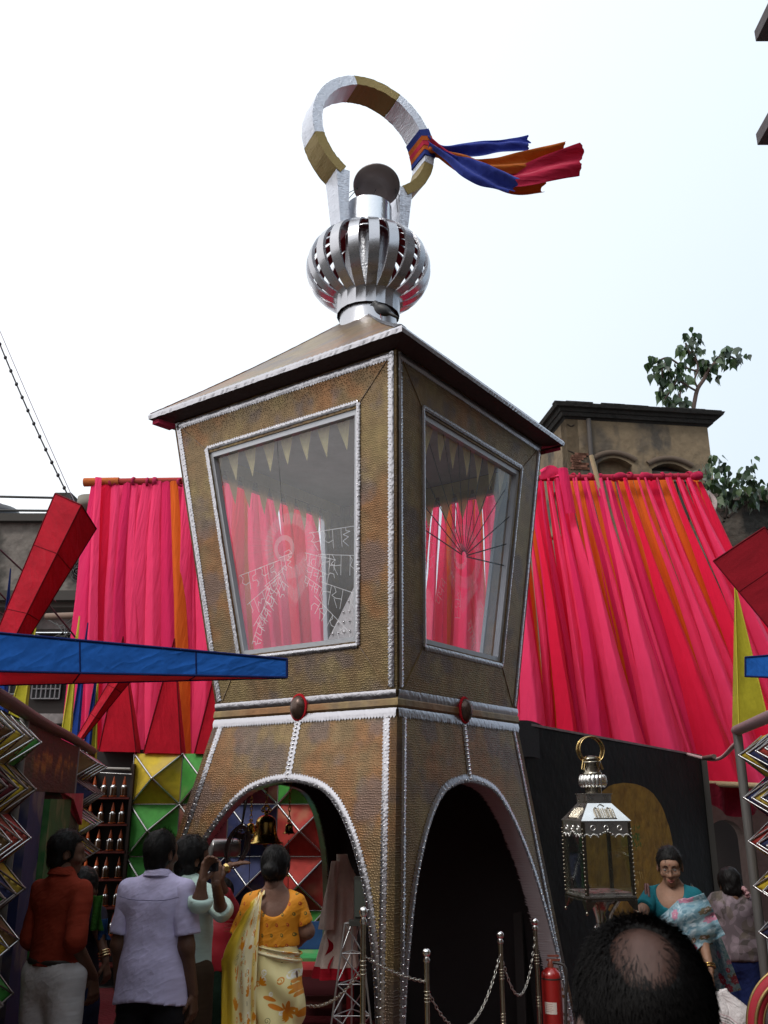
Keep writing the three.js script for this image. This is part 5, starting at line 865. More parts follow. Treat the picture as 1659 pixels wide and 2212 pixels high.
spike('thin blue spike crossing the left hem of the pink curtain', [214, 1420], [176, 1640], [190, 1640], 9.7, blueSpike, navySeam);
spike('thin yellow spike crossing the left hem of the pink curtain', [212, 1470], [190, 1640], [205, 1640], 9.75, yelBox, yelSeam);
spike('blue spike at the far left edge under the red arm', [23, 1228], [-14, 1540], [8, 1540], 6.2, blueSpike, navySeam);
spike('large yellow spike standing on the right wall', [1587, 1259], [1596, 1568], [1659, 1556], 6.5, yelBox, yelSeam);
{ // red diagonal arm over the hem of the left curtain
  const b = [at(163, 1597, 8.6), at(168, 1606, 8.55), at(174, 1604, 8.6), at(168, 1594, 8.66)], e = [at(262, 1428, 8.4), at(282, 1436, 8.35), at(300, 1450, 8.42), at(278, 1440, 8.5)];
  boxArm('red_spar', 'slim red arm slanting up from the left wall across the pink curtain', 'box arm', b, e, redM, 0.005);
}
// =====================================================================
// wires, post, string of lamps
// =====================================================================
{
  const a = at(-30, 668, 8.5), b = at(158, 1092, 8.5), o = a, s = thing('wire_string', 'beaded cable slanting down from the upper left', 'cable', o.toArray()), mid = a.clone().lerp(b, 0.5).add(V(0, -0.12, 0)), cv = new THREE.QuadraticBezierCurve3(V(0, 0, 0), mid.sub(o), b.clone().sub(o));
  const blk = std([0.02, 0.016, 0.02], 0.6); mesh('cable', new THREE.TubeGeometry(cv, 40, 0.008, 6), blk, s);
  mesh('thin_wire', new THREE.TubeGeometry(new THREE.QuadraticBezierCurve3(V(0.03, 0.05, 0.03), mid.clone().add(V(0.045, 0.08, 0)), b.clone().sub(o).add(V(0.03, 0, 0))), 30, 0.004, 5), std([0.25, 0.2, 0.25], 0.6), s);
  for (let i = 0; i < 15; i++) { const p = cv.getPoint((i + 0.6) / 15), g = new THREE.SphereGeometry(0.018, 8, 6); g.scale(1, 1.25, 1); g.translate(p.x, p.y, p.z); mesh('bead', g, blk, s); }
}
{
  const D = 11.6, o = at(182, 1420, D), p = thing('utility_pole', 'grey pipe post with a round cap and tangled cables left of the pink curtain', 'pole', [o.x, 0, o.z]);
  const P = (x, y, d = D) => { const q = at(x, y, d); return V(q.x - o.x, q.y, q.z - o.z); }, galv = std([0.26, 0.25, 0.24], 0.5, { metal: 0.5, bumpMap: rep(grainBump, 4), bumpScale: 0.004 }), dk = std([0.04, 0.04, 0.04], 0.7);
  mesh('pipe', bar(P(174, 1500).setY(0), P(188, 1235), 0.055, 12), galv, p); mesh('upper_pipe', bar(P(188, 1240), P(196, 1110), 0.09, 10), std([0.05, 0.05, 0.055], 0.7), p);
  { const c = P(197, 1104), g = lathe([[0, 0], [0.1, 0.0], [0.17, 0.06], [0.19, 0.09], [0.19, 0.2], [0, 0.21]], 20); g.translate(c.x, c.y - 0.02, c.z); mesh('cap', g, std([0.16, 0.145, 0.12], 0.8), p); }
  for (const [a, b] of [[P(181, 1322), P(183, 1296)], [P(176, 1395), P(177, 1388)]]) mesh('clamp', bar(a, b, 0.087, 10), std([0.16, 0.075, 0.035], 0.7), p);
  mesh('cross_pipe', bar(P(100, 1332, 12.0), P(205, 1328, 11.8), 0.045, 8), std([0.17, 0.11, 0.08], 0.7), p);
  const g = [], rg = mulberry(88);
  for (let i = 0; i < 22; i++) { const a = rg() * 6.28, c = P(186 + 10 * (rg() - 0.5), 1232 + 24 * (rg() - 0.5)), r = 0.09 + 0.12 * rg(); g.push(tube(Array.from({ length: 8 }, (_, k) => V(c.x + r * Math.cos(a + k * 0.8), c.y + r * 0.7 * Math.sin(a + k * 0.8), c.z + 0.1 * (rg() - 0.5))), 0.008, 24, 4, true)); }
  for (let i = 0; i < 18; i++) { const x0 = 178 + 12 * rg(), y0 = 1300 + 90 * rg(), x1 = 60 + 100 * rg(), y1 = 1330 + 130 * rg(), m = P((x0 + x1) / 2, (y0 + y1) / 2 + 18 + 30 * rg()); g.push(tube([P(x0, y0), m, P(x1, y1, 12.5)], 0.006, 16, 4)); }
  mesh('cables', g, dk, p);
  for (const [x0, y0, x1, y1] of [[-40, 1150, 120, 1300], [-30, 1250, 60, 1345], [100, 1300, 215, 1440], [-20, 1310, 40, 1350]]) mesh('stay_wire', bar(P(x0, y0, 9.5), P(x1, y1, 10.5), 0.011, 5), std([0.06, 0.02, 0.025], 0.7), p);
}
// =====================================================================
// stanchions and chains
// =====================================================================
const chainMat = std([0.50, 0.48, 0.44], 0.35, { metal: 0.9 });
const stanTops = [];
{
  const gold = std([0.46, 0.41, 0.32], 0.3, { metal: 1, roughnessMap: rep(metalTone, 3) });
  let proto = null;
  const spots = [[785, 1958, 5.3, 'tall steel stanchion with a ball top beside the lattice stand'], [921, 2048, 5.55, 'steel stanchion nearest the front corner of the tower in the dark arch'], [1080, 2011, 6.2, 'steel stanchion in the middle of the dark arch'], [1155, 1983, 6.62, 'steel stanchion next to the red fire extinguisher']];
  for (const [x, y, d, label] of spots) {
    const p = at(x, y, d); let t;
    if (!proto) {
      t = proto = thing('stanchion', label, 'stanchion', [p.x, 0, p.z], 0, 'stanchions round the tower');
      const n = 1.02, g = []; for (let i = 0; i < 3; i++) for (let j = 0; j < 4; j++) { const q = new THREE.TorusGeometry(0.0155, 0.003, 6, 16); q.rotateX(Math.PI / 2); q.translate(0, 0.28 + i * 0.24 + j * 0.017, 0); g.push(q); }
      mesh('base', lathe([[0, 0], [0.15, 0], [0.15, 0.012], [0.05, 0.03], [0.02, 0.05], [0, 0.05]], 24), gold, t); mesh('shaft', lathe([[0.0145, 0.03], [0.0145, n - 0.06], [0.0, n - 0.06]], 14), gold, t); mesh('ring', g, gold, t);
      mesh('collar', lathe([[0.016, n - 0.065], [0.021, n - 0.055], [0.012, n - 0.04], [0.01, n - 0.03]], 14), chrome, t); const s = new THREE.SphereGeometry(0.023, 18, 12); s.translate(0, n - 0.018, 0); mesh('ball', s, chrome, t);
    } else { t = proto.clone(); t.name = numbered('stanchion'); scene.add(t); t.position.set(p.x, 0, p.z); t.userData.label = label; }
    t.scale.set(1, p.y / 1.025, 1); stanTops.push(p);
  }
}
function chain(label, a, b, sag, o2 = {}) {
  const o = a, t = thing('chain', label, 'chain', o.toArray(), 0, 'chains between the stanchions'), L = a.distanceTo(b) * 1.08, n = Math.round(L / 0.022), g = [];
  const P = (u) => a.clone().lerp(b, u).add(V(0, -sag * 4 * u * (1 - u), 0)).sub(o);
  for (let i = 0; i < n; i++) { const p = P(i / n), q = P((i + 1) / n), d = q.clone().sub(p).normalize(), k = new THREE.TorusGeometry(0.010, 0.0028, 5, 8); k.scale(1.5, 0.8, 1); if (i % 2) k.rotateX(Math.PI / 2); k.applyQuaternion(new THREE.Quaternion().setFromUnitVectors(V(1, 0, 0), d)); k.translate(...p.lerp(q, 0.5).toArray()); g.push(k); }
  mesh('links', g, chainMat, t); return t;
}
{
  const at2 = (i, dy) => stanTops[i].clone().add(V(0, -dy, 0));
  chain('chain swinging across the dark arch between the front stanchion and the middle one', at2(1, 0.20), at2(2, 0.12), 0.30);
  chain('chain hanging between the middle stanchion and the one by the fire extinguisher', at2(2, 0.12), at2(3, 0.1), 0.30);
  chain('chain passing across the front corner of the tower', at2(0, 0.24), at2(1, 0.17), 0.02);
  chain('chain slanting down through the left arch beside the yellow sari', at2(0, 0.3), at(1000 * 0.6636, 2172, 5.6), 0.06);
}
// lattice light stand with a dark lamp box
{
  const q = at(770, 2110, 6.45), t = thing('lattice_stand', 'silver lattice stand with a dark box on top inside the left arch', 'stand', [q.x - 0.03, 0, q.z]), m = std([0.52, 0.52, 0.52], 0.35, { metal: 0.9 }), h = 1.06;
  const leg = (k, y) => { const r = lerp(0.22, 0.055, y / h), a = k * 2.094 + 0.5; return V(r * Math.cos(a), y, r * Math.sin(a)); };
  for (let k = 0; k < 3; k++) mesh('leg', bar(leg(k, 0), leg(k, h), 0.007, 6), m, t);
  for (let i = 0; i < 6; i++) for (let k = 0; k < 3; k++) { const y0 = i * h / 6, y1 = (i + 1) * h / 6; mesh('brace', bar(leg(k, y0), leg((k + 1) % 3, y1), 0.0045, 5), m, t); mesh('brace', bar(leg(k, y1), leg((k + 1) % 3, y1), 0.004, 5), m, t); }
  mesh('lamp_box', [box(0.08, 0.28, 0.08, 0.05, h + 0.14, 0), box(0.12, 0.03, 0.10, 0.04, h, 0)], std([0.035, 0.036, 0.032], 0.5), t); mesh('lamp_glass', box(0.065, 0.22, 0.01, 0.05, h + 0.15, 0.043), std([0.06, 0.07, 0.06], 0.15, { clearcoat: 1 }), t);
}
// white cloth with red borders draped inside the arch
{
  const q = at(735, 2120, 7.9), t = thing('draped_sari', 'white cloth with red borders draped on a stand inside the left arch', 'draped cloth', [q.x, 0.0, q.z]);
  const yT = at(735, 1845, 7.9).y, yB = at(735, 2112, 7.9).y, rg = (u) => 0.5 + 0.5 * Math.sin(u * 9 * Math.PI * 2);
  const prof = (v) => v < 0.45 ? lerp(0.045, 0.115, smooth(0, 0.3, v)) : v < 0.55 ? lerp(0.115, 0.10, (v - 0.45) / 0.1) : lerp(0.10, 0.17, (v - 0.55) / 0.45);
  const g = (v0, v1, k) => sheet((u, v) => { const w = lerp(v0, v1, v), a = u * Math.PI * 2, r = prof(w) * (1 + 0.16 * Math.sin(a * 7 + w * 5) * smooth(0.05, 0.4, w) + 0.1 * (noise3(u * 8, w * 6, 3) - 0.5)) + k; return V(r * Math.cos(a) + 0.025 * Math.sin(w * 5), lerp(yT, yB, w), r * 0.75 * Math.sin(a)); }, 90, Math.ceil((v1 - v0) * 50) + 2);
  mesh('white_cloth', g(0, 0.915, 0), cloth([0.78, 0.66, 0.58], 0.15), t); mesh('red_hem', g(0.91, 1, 0.001), cloth([0.40, 0.012, 0.025], 0.1), t);
  mesh('red_border', sheet((u, v) => V(-0.11 + 0.05 * u + 0.02 * Math.sin(v * 6), lerp(yT - 0.60, yT - 0.83, v) - 0.05 * u, 0.095 + 0.02 * Math.sin(u * 4 + v * 5)), 6, 10), cloth([0.42, 0.012, 0.03], 0.1), t);
  mesh('sleeve', sheet((u, v) => { const a = u * 6.283, r = lerp(0.03, 0.06, v) * (1 + 0.15 * Math.sin(a * 5 + v * 6)); return V(-0.05 - 0.06 * v + r * Math.cos(a), lerp(yT - 0.05, yT - 0.55, v), 0.05 + r * Math.sin(a) + 0.03 * v); }, 30, 14), cloth([0.76, 0.64, 0.56], 0.15), t);
  mesh('stand_pole', bar(V(0, 0, 0), V(0, yT, 0), 0.02, 8), std([0.05, 0.03, 0.03], 0.7), t);
}
// three brass bells on chains
{
  let proto = null;
  for (const [x, y, w, d, label] of [[573, 1820, 74, 7.7, 'large brass bell hanging in the middle of the left arch'], [541, 1800, 28, 7.72, 'small brass bell left of the large bell'], [624, 1800, 27, 7.7, 'small brass bell right of the large bell']]) {
    const p = at(x, y, d), R = w / 2 / 2052 * d; let t;
    const parts = () => {
      const r = thing('bell', label, 'bell', p.toArray(), 0, 'brass bells in the arch'), pts = [[0.0, 1.5], [0.16, 1.5], [0.3, 1.46], [0.46, 1.36], [0.56, 1.2], [0.575, 1.12], [0.585, 1.06], [0.575, 1.0], [0.60, 0.75], [0.66, 0.45], [0.76, 0.2], [0.9, 0.06], [1.0, 0.0], [0.98, -0.06], [0.9, -0.05], [0.84, 0.02], [0.5, 0.6], [0.4, 1.3], [0, 1.4]];
      mesh('body', lathe(pts, 40), brass, r); const g = [], s = new THREE.SphereGeometry(0.13, 12, 8); s.translate(0, 1.6, 0); g.push(s); const c = new THREE.TorusGeometry(0.17, 0.06, 8, 16); c.translate(0, 1.86, 0); g.push(c); const c2 = new THREE.TorusGeometry(0.1, 0.05, 6, 12); c2.translate(0.2, 1.78, 0); g.push(c2); const c3 = c2.clone(); c3.translate(-0.4, 0, 0); g.push(c3); mesh('crown', g, brass, r);
      const cl = new THREE.SphereGeometry(0.15, 12, 8); cl.translate(0, -0.1, 0); mesh('clapper', [cl, bar(V(0, -0.1, 0), V(0, 1.2, 0), 0.04, 6)], std([0.10, 0.07, 0.03], 0.4, { metal: 0.9 }), r);
      return r;
    };
    if (!proto) t = proto = parts(); else { t = proto.clone(); t.name = numbered('bell'); scene.add(t); t.position.copy(p); t.userData.label = label; }
    t.scale.setScalar(R); t.rotation.y = rr(0, 3);
    const top = p.y + 2.0 * R; const c = thing('bell_chain', 'thin chain holding the ' + label.split(' hanging')[0].replace(' left of the large bell', ' on the left').replace(' right of the large bell', ' on the right'), 'chain', [p.x, top, p.z]);
    const n = Math.round((2.43 - top) / 0.034), g = []; for (let i = 0; i < n; i++) { const k = new THREE.TorusGeometry(0.012, 0.0036, 6, 10); k.scale(0.8, 1.7, 1); k.rotateY(i % 2 ? 1.57 : 0.3); k.translate(0, 0.015 + i * 0.034, 0); g.push(k); } mesh('links', g, brass, c);
    if (t !== proto || true) { const rp = thing('bell_rope', 'thin cord hanging below the ' + label.split(' hanging')[0].replace(' left of the large bell', ' on the left').replace(' right of the large bell', ' on the right'), 'cord', [p.x, p.y, p.z]); mesh('cord', bar(V(0, -0.05 * 1, 0), V(0.01, -0.62, 0), 0.003, 5), std([0.10, 0.07, 0.06], 0.9), rp); }
  }
}
// steel horn and coil of cable behind the raised hands
{
  const p = at(486, 1832, 7.65), t = thing('steel_drum', 'grey steel cylinder hanging at the left edge of the arch', 'cylinder', p.toArray(), 0.35), g = lathe([[0, -0.12], [0.05, -0.118], [0.066, -0.10], [0.07, -0.08], [0.07, 0.09], [0.072, 0.1], [0.066, 0.12], [0, 0.122]], 28); g.rotateZ(Math.PI / 2); mesh('body', g, std([0.34, 0.33, 0.33], 0.42, { metal: 0.6, roughnessMap: rep(metalTone, 3) }), t);
  mesh('bracket', bar(V(0.1, 0, 0), V(0.2, 0.6, -0.05), 0.01, 6), std([0.08, 0.08, 0.08], 0.6), t);
  const q = at(512, 1828, 7.5), c = thing('cable_coil', 'coil of grey cable hanging beside the steel cylinder', 'cable coil', q.toArray()), rg = mulberry(3), loops = [];
  for (let i = 0; i < 13; i++) { const a = 0.055 + 0.035 * rg(), b = 0.12 + 0.05 * rg(), dx = 0.03 * (rg() - 0.5), dz = 0.07 * (rg() - 0.5), ti = 0.28 + 0.12 * (rg() - 0.5), dy = 0.03 * (rg() - 0.5); loops.push(tube(Array.from({ length: 14 }, (_, k) => { const t2 = k / 14 * 6.283, x = a * Math.cos(t2), y = b * Math.sin(t2); return V(dx + x * Math.cos(ti) + y * Math.sin(ti), dy - x * Math.sin(ti) + y * Math.cos(ti), dz + 0.02 * Math.sin(t2 * 2 + i)); }), 0.0042, 44, 5, true)); }
  mesh('loops', loops, std([0.22, 0.21, 0.20], 0.45), c); mesh('tie', bar(V(0, 0.06, 0), V(0.01, 0.1, 0), 0.05, 10), std([0.05, 0.05, 0.05], 0.6), c); mesh('hook', bar(V(0.03, 0.15, 0), V(0.06, 0.55, 0), 0.004, 5), std([0.05, 0.05, 0.05], 0.6), c);
}
// fire extinguisher
{
  const p = at(1193, 2160, 6.72), t = thing('fire_extinguisher', 'red fire extinguisher with a pale label in the dark arch', 'fire extinguisher', [p.x, 0, p.z]), red = std([0.30, 0.014, 0.012], 0.3, { clearcoat: 0.6, clearcoatRoughness: 0.2 }), dk = std([0.03, 0.025, 0.022], 0.5), b = at(1193, 2093, 6.72).y;
  mesh('cylinder', lathe([[0, 0], [0.062, 0.0], [0.066, 0.02], [0.066, b - 0.05], [0.06, b - 0.02], [0.035, b + 0.005], [0.02, b + 0.01], [0, b + 0.01]], 28), red, t);
  mesh('shoulder_band', lathe([[0.0665, b - 0.06], [0.068, b - 0.055], [0.0665, b - 0.05]], 28), dk, t); mesh('valve', [lathe([[0.02, b], [0.022, b + 0.03], [0.014, b + 0.035], [0.014, b + 0.06], [0, b + 0.06]], 14), box(0.09, 0.012, 0.02, 0.02, b + 0.055, 0), box(0.075, 0.010, 0.02, 0.02, b + 0.08, 0, 0)], std([0.20, 0.05, 0.03], 0.4), t);
  mesh('hose', tube([V(0.02, b + 0.04, 0), V(0.09, b + 0.02, 0.02), V(0.085, b - 0.2, 0.02), V(0.075, b - 0.36, 0.03)], 0.010, 20, 8), dk, t);
  const lab = canvasTex(256, 128, (c, w, h) => { c.fillStyle = '#cfc4bb'; c.fillRect(0, 0, w, h); c.fillStyle = 'rgba(120,60,50,.5)'; for (let i = 0; i < 5; i++) c.fillRect(20, 18 + i * 20, 150 + 40 * Math.sin(i * 3), 6); });
  mesh('label', sheet((u, v) => { const a = lerp(-0.9, 0.35, u) - 0.1; return V(0.0668 * Math.sin(a), b - 0.26 + v * 0.07, 0.0668 * Math.cos(a)); }, 10, 1), std([1, 1, 1], 0.5, { map: lab }), t);
}
// small clay pot on the carpet
{ const p = at(1165, 2160, 7.2), t = thing('clay_pot', 'small red clay pot on the carpet in the dark arch', 'pot', [p.x - 0.12, 0.012, p.z]); const g = lathe([[0, 0], [0.05, 0], [0.085, 0.05], [0.08, 0.1], [0.055, 0.125], [0.07, 0.15], [0.062, 0.15], [0.05, 0.125], [0, 0.1]], 22); mesh('body', g, std([0.20, 0.05, 0.03], 0.8), t); }
// =====================================================================
// the small brass and silver lantern on its stand
// =====================================================================
{
  const D = 5.5, c0 = at(1291, 1850, D), Y = (y) => at(1291, y, D).y, t = thing('small_lantern', 'small silver and brass lantern with glass sides on a three legged stand', 'lantern', [c0.x, 0, c0.z], 0.2);
  const silver = std([0.80, 0.79, 0.77], 0.36, { metal: 1, roughnessMap: rep(metalTone, 4), bumpMap: rep(foilBump, 4), bumpScale: 0.00012 }), dkB = std([0.30, 0.27, 0.22], 0.3, { metal: 1, roughnessMap: rep(metalTone, 4) }), gold = std([0.50, 0.36, 0.16], 0.25, { metal: 1 });
  const w = 0.137, sq = (h, y) => [[-1, -1], [1, -1], [1, 1], [-1, 1]].map(([x, z]) => V(x * h, y, z * h));
  const e = Y(1772), cp = Y(1735);
  mesh('roof', hull8(sq(w + 0.012, e), sq(0.073, cp)), silver, t); mesh('cap_box', [hull8(sq(0.073, cp), sq(0.075, Y(1715))), hull8(sq(0.080, Y(1716)), sq(0.080, Y(1714)))], silver, t);
  // raised ornament on each roof slope: a row of arched bars
  { const o = []; for (let k = 0; k < 4; k++) { const a = k * Math.PI / 2; const P = (x, v) => { const h = lerp(w + 0.012, 0.073, v), q = V(x, lerp(e, cp, v) + 0.002, h + 0.002); return q.applyAxisAngle(V(0, 1, 0), a); }; for (const x of [-0.045, -0.02, 0.005, 0.03, 0.052]) { o.push(bar(P(x, 0.16), P(x, 0.72), 0.003, 5)); o.push(bar(P(x + 0.012, 0.16), P(x + 0.012, 0.66), 0.0026, 5)); } for (const x of [-0.04, 0.035]) o.push(tube([P(x - 0.012, 0.2), P(x - 0.012, 0.6), P(x, 0.74), P(x + 0.014, 0.6), P(x + 0.014, 0.2)], 0.0028, 12, 5)); o.push(bar(P(-0.07, 0.12), P(0.07, 0.12), 0.002, 4)); o.push(tube([P(-0.02, 0.80), P(0, 0.92), P(0.02, 0.80)], 0.002, 8, 4)); } mesh('roof_ornament', o, dkB, t); }
  // scalloped valance
  for (let k = 0; k < 4; k++) {
    const yb = Y(1806), ye = e, s = new THREE.Shape(), W = w + 0.004; s.moveTo(-W, ye); s.lineTo(W, ye); s.lineTo(W, yb);
    const sc = [[0.70, 0.9], [0.36, 1.0], [-0.36, 0.55], [-0.70, 1.0], [-1, 1]]; let px = W;
    for (const [f, d2] of sc) { const nx = f * W, ny = yb + 0.0; const mid = (px + nx) / 2, r = Math.abs(px - nx) / 2; s.quadraticCurveTo(mid, yb + (r > 0.05 ? 0.055 : 0.028), nx, ny); px = nx; }
    s.lineTo(-W, ye); const g = new THREE.ExtrudeGeometry(s, { depth: 0.004, bevelEnabled: false, curveSegments: 8 }); g.translate(0, 0, W - 0.002); g.rotateY(k * Math.PI / 2);
    const v = mesh('valance', uvBox(g), silver, t); const bd = []; px = W; for (const [f] of sc) { const nx = f * W, mid = (px + nx) / 2, r = Math.abs(px - nx) / 2; for (let i = 0; i < 7; i++) { const u = i / 7, y = (1 - u) * (1 - u) * yb + 2 * u * (1 - u) * (yb + (r > 0.05 ? 0.055 : 0.028)) + u * u * yb, sp = new THREE.OctahedronGeometry(0.0038, 1); sp.translate(lerp(px, nx, u), y, W + 0.003); bd.push(sp); } px = nx; }
    for (const x of [-0.08, 0, 0.08]) { const r = new THREE.TorusGeometry(0.013, 0.003, 6, 14); r.translate(x, ye - 0.038, W + 0.003); bd.push(r); } const bg = join(bd); bg.rotateY(k * Math.PI / 2); mesh('beading', bg, silver, v);
    const pg = box(2 * w - 0.02, Y(1798) - Y(1924), 0.003, 0, (Y(1798) + Y(1924)) / 2, w - 0.006); pg.rotateY(k * Math.PI / 2); mesh('glass_pane', pg, std([0.93, 0.96, 0.94], 0.03, { transmission: 1, thickness: 0, ior: 1.5 }), t);
    // base apron with scrolled feet
    const b = new THREE.Shape(); const b0 = Y(1938), b1 = Y(1962); b.moveTo(-w - 0.012, b0 + 0.01); b.lineTo(w + 0.012, b0 + 0.01); b.lineTo(w + 0.012, b1); b.quadraticCurveTo(w - 0.02, b1 + 0.005, w - 0.045, b0 - 0.008); b.lineTo(-w + 0.045, b0 - 0.008); b.quadraticCurveTo(-w + 0.02, b1 + 0.005, -w - 0.012, b1); const ag = new THREE.ExtrudeGeometry(b, { depth: 0.006, bevelEnabled: false, curveSegments: 8 }); ag.translate(0, 0, w + 0.008); ag.rotateY(k * Math.PI / 2); mesh('apron', uvBox(ag), dkB, t);
  }
  for (const [x, z] of [[1, 1], [1, -1], [-1, 1], [-1, -1]]) { const g = [box(0.018, Y(1775) - Y(1935), 0.018, x * w, (Y(1775) + Y(1935)) / 2, z * w)]; for (let i = 0; i < 16; i++) { const s = new THREE.SphereGeometry(0.006, 6, 5); s.translate(x * (w + 0.009), lerp(Y(1790), Y(1925), i / 15), z * (w + 0.009)); g.push(s); } mesh('corner_post', g, dkB, t); const s = new THREE.SphereGeometry(0.013, 10, 8); s.scale(0.6, 0.8, 0.6); s.translate(x * (w + 0.012), Y(1966), z * (w + 0.012)); mesh('drop', s, dkB, t); }
  mesh('base_frame', [hull8(sq(w + 0.01, Y(1938)), sq(w + 0.01, Y(1930))), hull8(sq(w + 0.002, Y(1930)), sq(w + 0.002, Y(1924))), hull8(sq(w + 0.014, Y(1941)), sq(w + 0.014, Y(1938)))], silver, t);
  // neck, melon, collar, hoops, ring
  mesh('neck', lathe([[0.048, Y(1716)], [0.048, Y(1700)], [0.055, Y(1699)]], 24), dkB, t);
  for (let i = 0; i < 18; i++) { const a = i / 18 * 6.283, g = new THREE.SphereGeometry(1, 8, 8); g.scale(0.020, 0.036, 0.017); g.translate(0, Y(1687), 0.066); g.rotateY(a); mesh('lobe', g, silver, t); }
  mesh('melon_core', lathe([[0, Y(1703)], [0.06, Y(1701)], [0.07, Y(1688)], [0.055, Y(1674)], [0, Y(1672)]], 24), dkB, t);
  mesh('collar', lathe([[0.056, Y(1673)], [0.056, Y(1669)], [0.048, Y(1668)], [0.048, Y(1650)], [0.054, Y(1649)], [0.054, Y(1645)], [0.046, Y(1645)], [0.046, Y(1660)]], 26), dkB, t);
  for (const s of [-1, 1]) mesh('hoop', [bar(V(s * 0.066, Y(1662), 0.01), V(s * 0.046, Y(1636), 0), 0.005, 8), bar(V(s * 0.056, Y(1664), 0.02), V(s * 0.036, Y(1634), 0.01), 0.004, 8)], gold, t);
  const ry = Y(1620); const rg = new THREE.CylinderGeometry(0.076, 0.076, 0.05, 36, 1, true); rg.rotateX(Math.PI / 2); rg.translate(0, ry, 0); mesh('ring', [rg, (() => { const g = new THREE.TorusGeometry(0.076, 0.004, 8, 40); g.translate(0, ry, 0.025); return g; })(), (() => { const g = new THREE.TorusGeometry(0.076, 0.004, 8, 40); g.translate(0, ry, -0.025); return g; })()], gold, t);
  const hg = lathe([[0, -0.022], [0.035, -0.012], [0.042, 0], [0.03, 0.016], [0, 0.02]], 20); hg.scale(1.2, 1, 0.9); hg.translate(0, Y(1640), 0.0); mesh('ring_knob', hg, dkB, t);
  // stand: stem, three bowed legs
  mesh('stem', lathe([[0.016, 0.3], [0.016, Y(2000)], [0.03, Y(1985)], [0.02, Y(1975)], [0.05, Y(1955)], [0.10, Y(1942)]], 18), dkB, t);
  for (let k = 0; k < 3; k++) { const a = k * 2.094 + 0.4, P = (r, y) => V(r * Math.cos(a), y, r * Math.sin(a)); mesh('stand_leg', tube([P(0.10, Y(1945)), P(0.05, Y(1975)), P(0.035, Y(2010)), P(0.05, 0.7), P(0.18, 0.25), P(0.28, 0.012)], 0.011, 30, 8), silver, t); const s = new THREE.SphereGeometry(0.02, 10, 8); const q = P(0.055, Y(2008)); s.translate(q.x, q.y, q.z); mesh('bud', s, chrome, t); }
}
// red and gold chair cut by the lower right corner
{
  const p = at(1752, 2120, 4.1), t = thing('banquet_chair', 'red velvet chair with a gilded arched back at the lower right corner', 'chair', [p.x, 0, p.z], -0.5), red = std([0.30, 0.008, 0.02], 0.6, { sheen: 1, sheenColor: new THREE.Color(0.6, 0.1, 0.1), sheenRoughness: 0.4 }), gilt = std([0.55, 0.38, 0.16], 0.28, { metal: 0.9 }), H = at(1650, 2083, 4.1).y;
  const arc = (R, n = 28) => Array.from({ length: n + 1 }, (_, i) => { const u = i / n, a = lerp(Math.PI * 1.12, -Math.PI * 0.12, u); return V(R * Math.cos(a), H - 0.265 + (R + 0.0) * Math.sin(a) * 1.0 - (u < 0.06 || u > 0.94 ? 0.02 : 0), -0.02); });
  const side = (R) => [V(-0.2 * R / 0.26, 0.48, 0.03), ...arc(R), V(0.2 * R / 0.26, 0.48, 0.03)];
  mesh('back_frame', tube(side(0.235), 0.034, 70, 12), red, t); mesh('gilt_edge', [tube(side(0.268).map((v) => v.add(V(0, 0, 0.006))), 0.007, 70, 6), tube(side(0.232).map((v) => v.add(V(0, 0, 0.033))), 0.0075, 70, 6), tube(side(0.205).map((v) => v.add(V(0, 0, 0.012))), 0.006, 70, 6)], gilt, t);
  mesh('back_pad', (() => { const g = new THREE.SphereGeometry(1, 24, 16); g.scale(0.17, 0.26, 0.03); g.translate(0, H - 0.30, -0.02); return g; })(), std([0.02, 0.008, 0.01], 0.7), t);
  mesh('seat', (() => { const g = new THREE.SphereGeometry(1, 24, 12); g.scale(0.25, 0.055, 0.25); g.translate(0, 0.47, 0.24); return g; })(), red, t); mesh('seat_frame', lathe([[0.24, 0.40], [0.255, 0.42], [0.255, 0.45], [0.24, 0.46]], 32).translate(0, 0, 0.24), gilt, t);
  for (const [x, z] of [[-0.18, 0.06], [0.18, 0.06], [-0.18, 0.42], [0.18, 0.42]]) mesh('leg', bar(V(x * 1.05, 0, z), V(x, 0.42, z), 0.014, 10, 0.022), gilt, t);
}
// =====================================================================
// the fig sapling on the cornice and the bush beside the curtain
// =====================================================================
const leafGeos = [0, 1, 2].map((k) => { const g = sheet((u, v) => { const w = Math.sin(Math.pow(v, 0.62) * Math.PI) * 0.42 * (1 - v * 0.35), x = (u - 0.5) * 2 * w; return V(x, -v - (v > 0.9 ? 0.12 : 0), 0.10 * Math.sin(v * 3 + k) + 0.22 * x * x - 0.05 * k * v); }, 4, 6); return g; });
const leafMats = [[0.026, 0.055, 0.022], [0.04, 0.085, 0.028], [0.018, 0.036, 0.018], [0.065, 0.11, 0.04]].map((c) => std(c, 0.42, { transmission: 0.25, specularIntensity: 0.9 }));
function leafMesh(parent, p, size, g) { const m = new THREE.Mesh(leafGeos[Math.floor(g() * 3)], leafMats[Math.floor(g() * 4)]); m.name = 'leaf'; m.position.copy(p); m.scale.setScalar(size * (0.65 + 0.7 * g())); m.rotation.set((g() - 0.5) * 1.5 + 0.2, g() * 6.28, (g() - 0.5) * 1.2); m.castShadow = m.receiveShadow = true; parent.add(m); return m; }
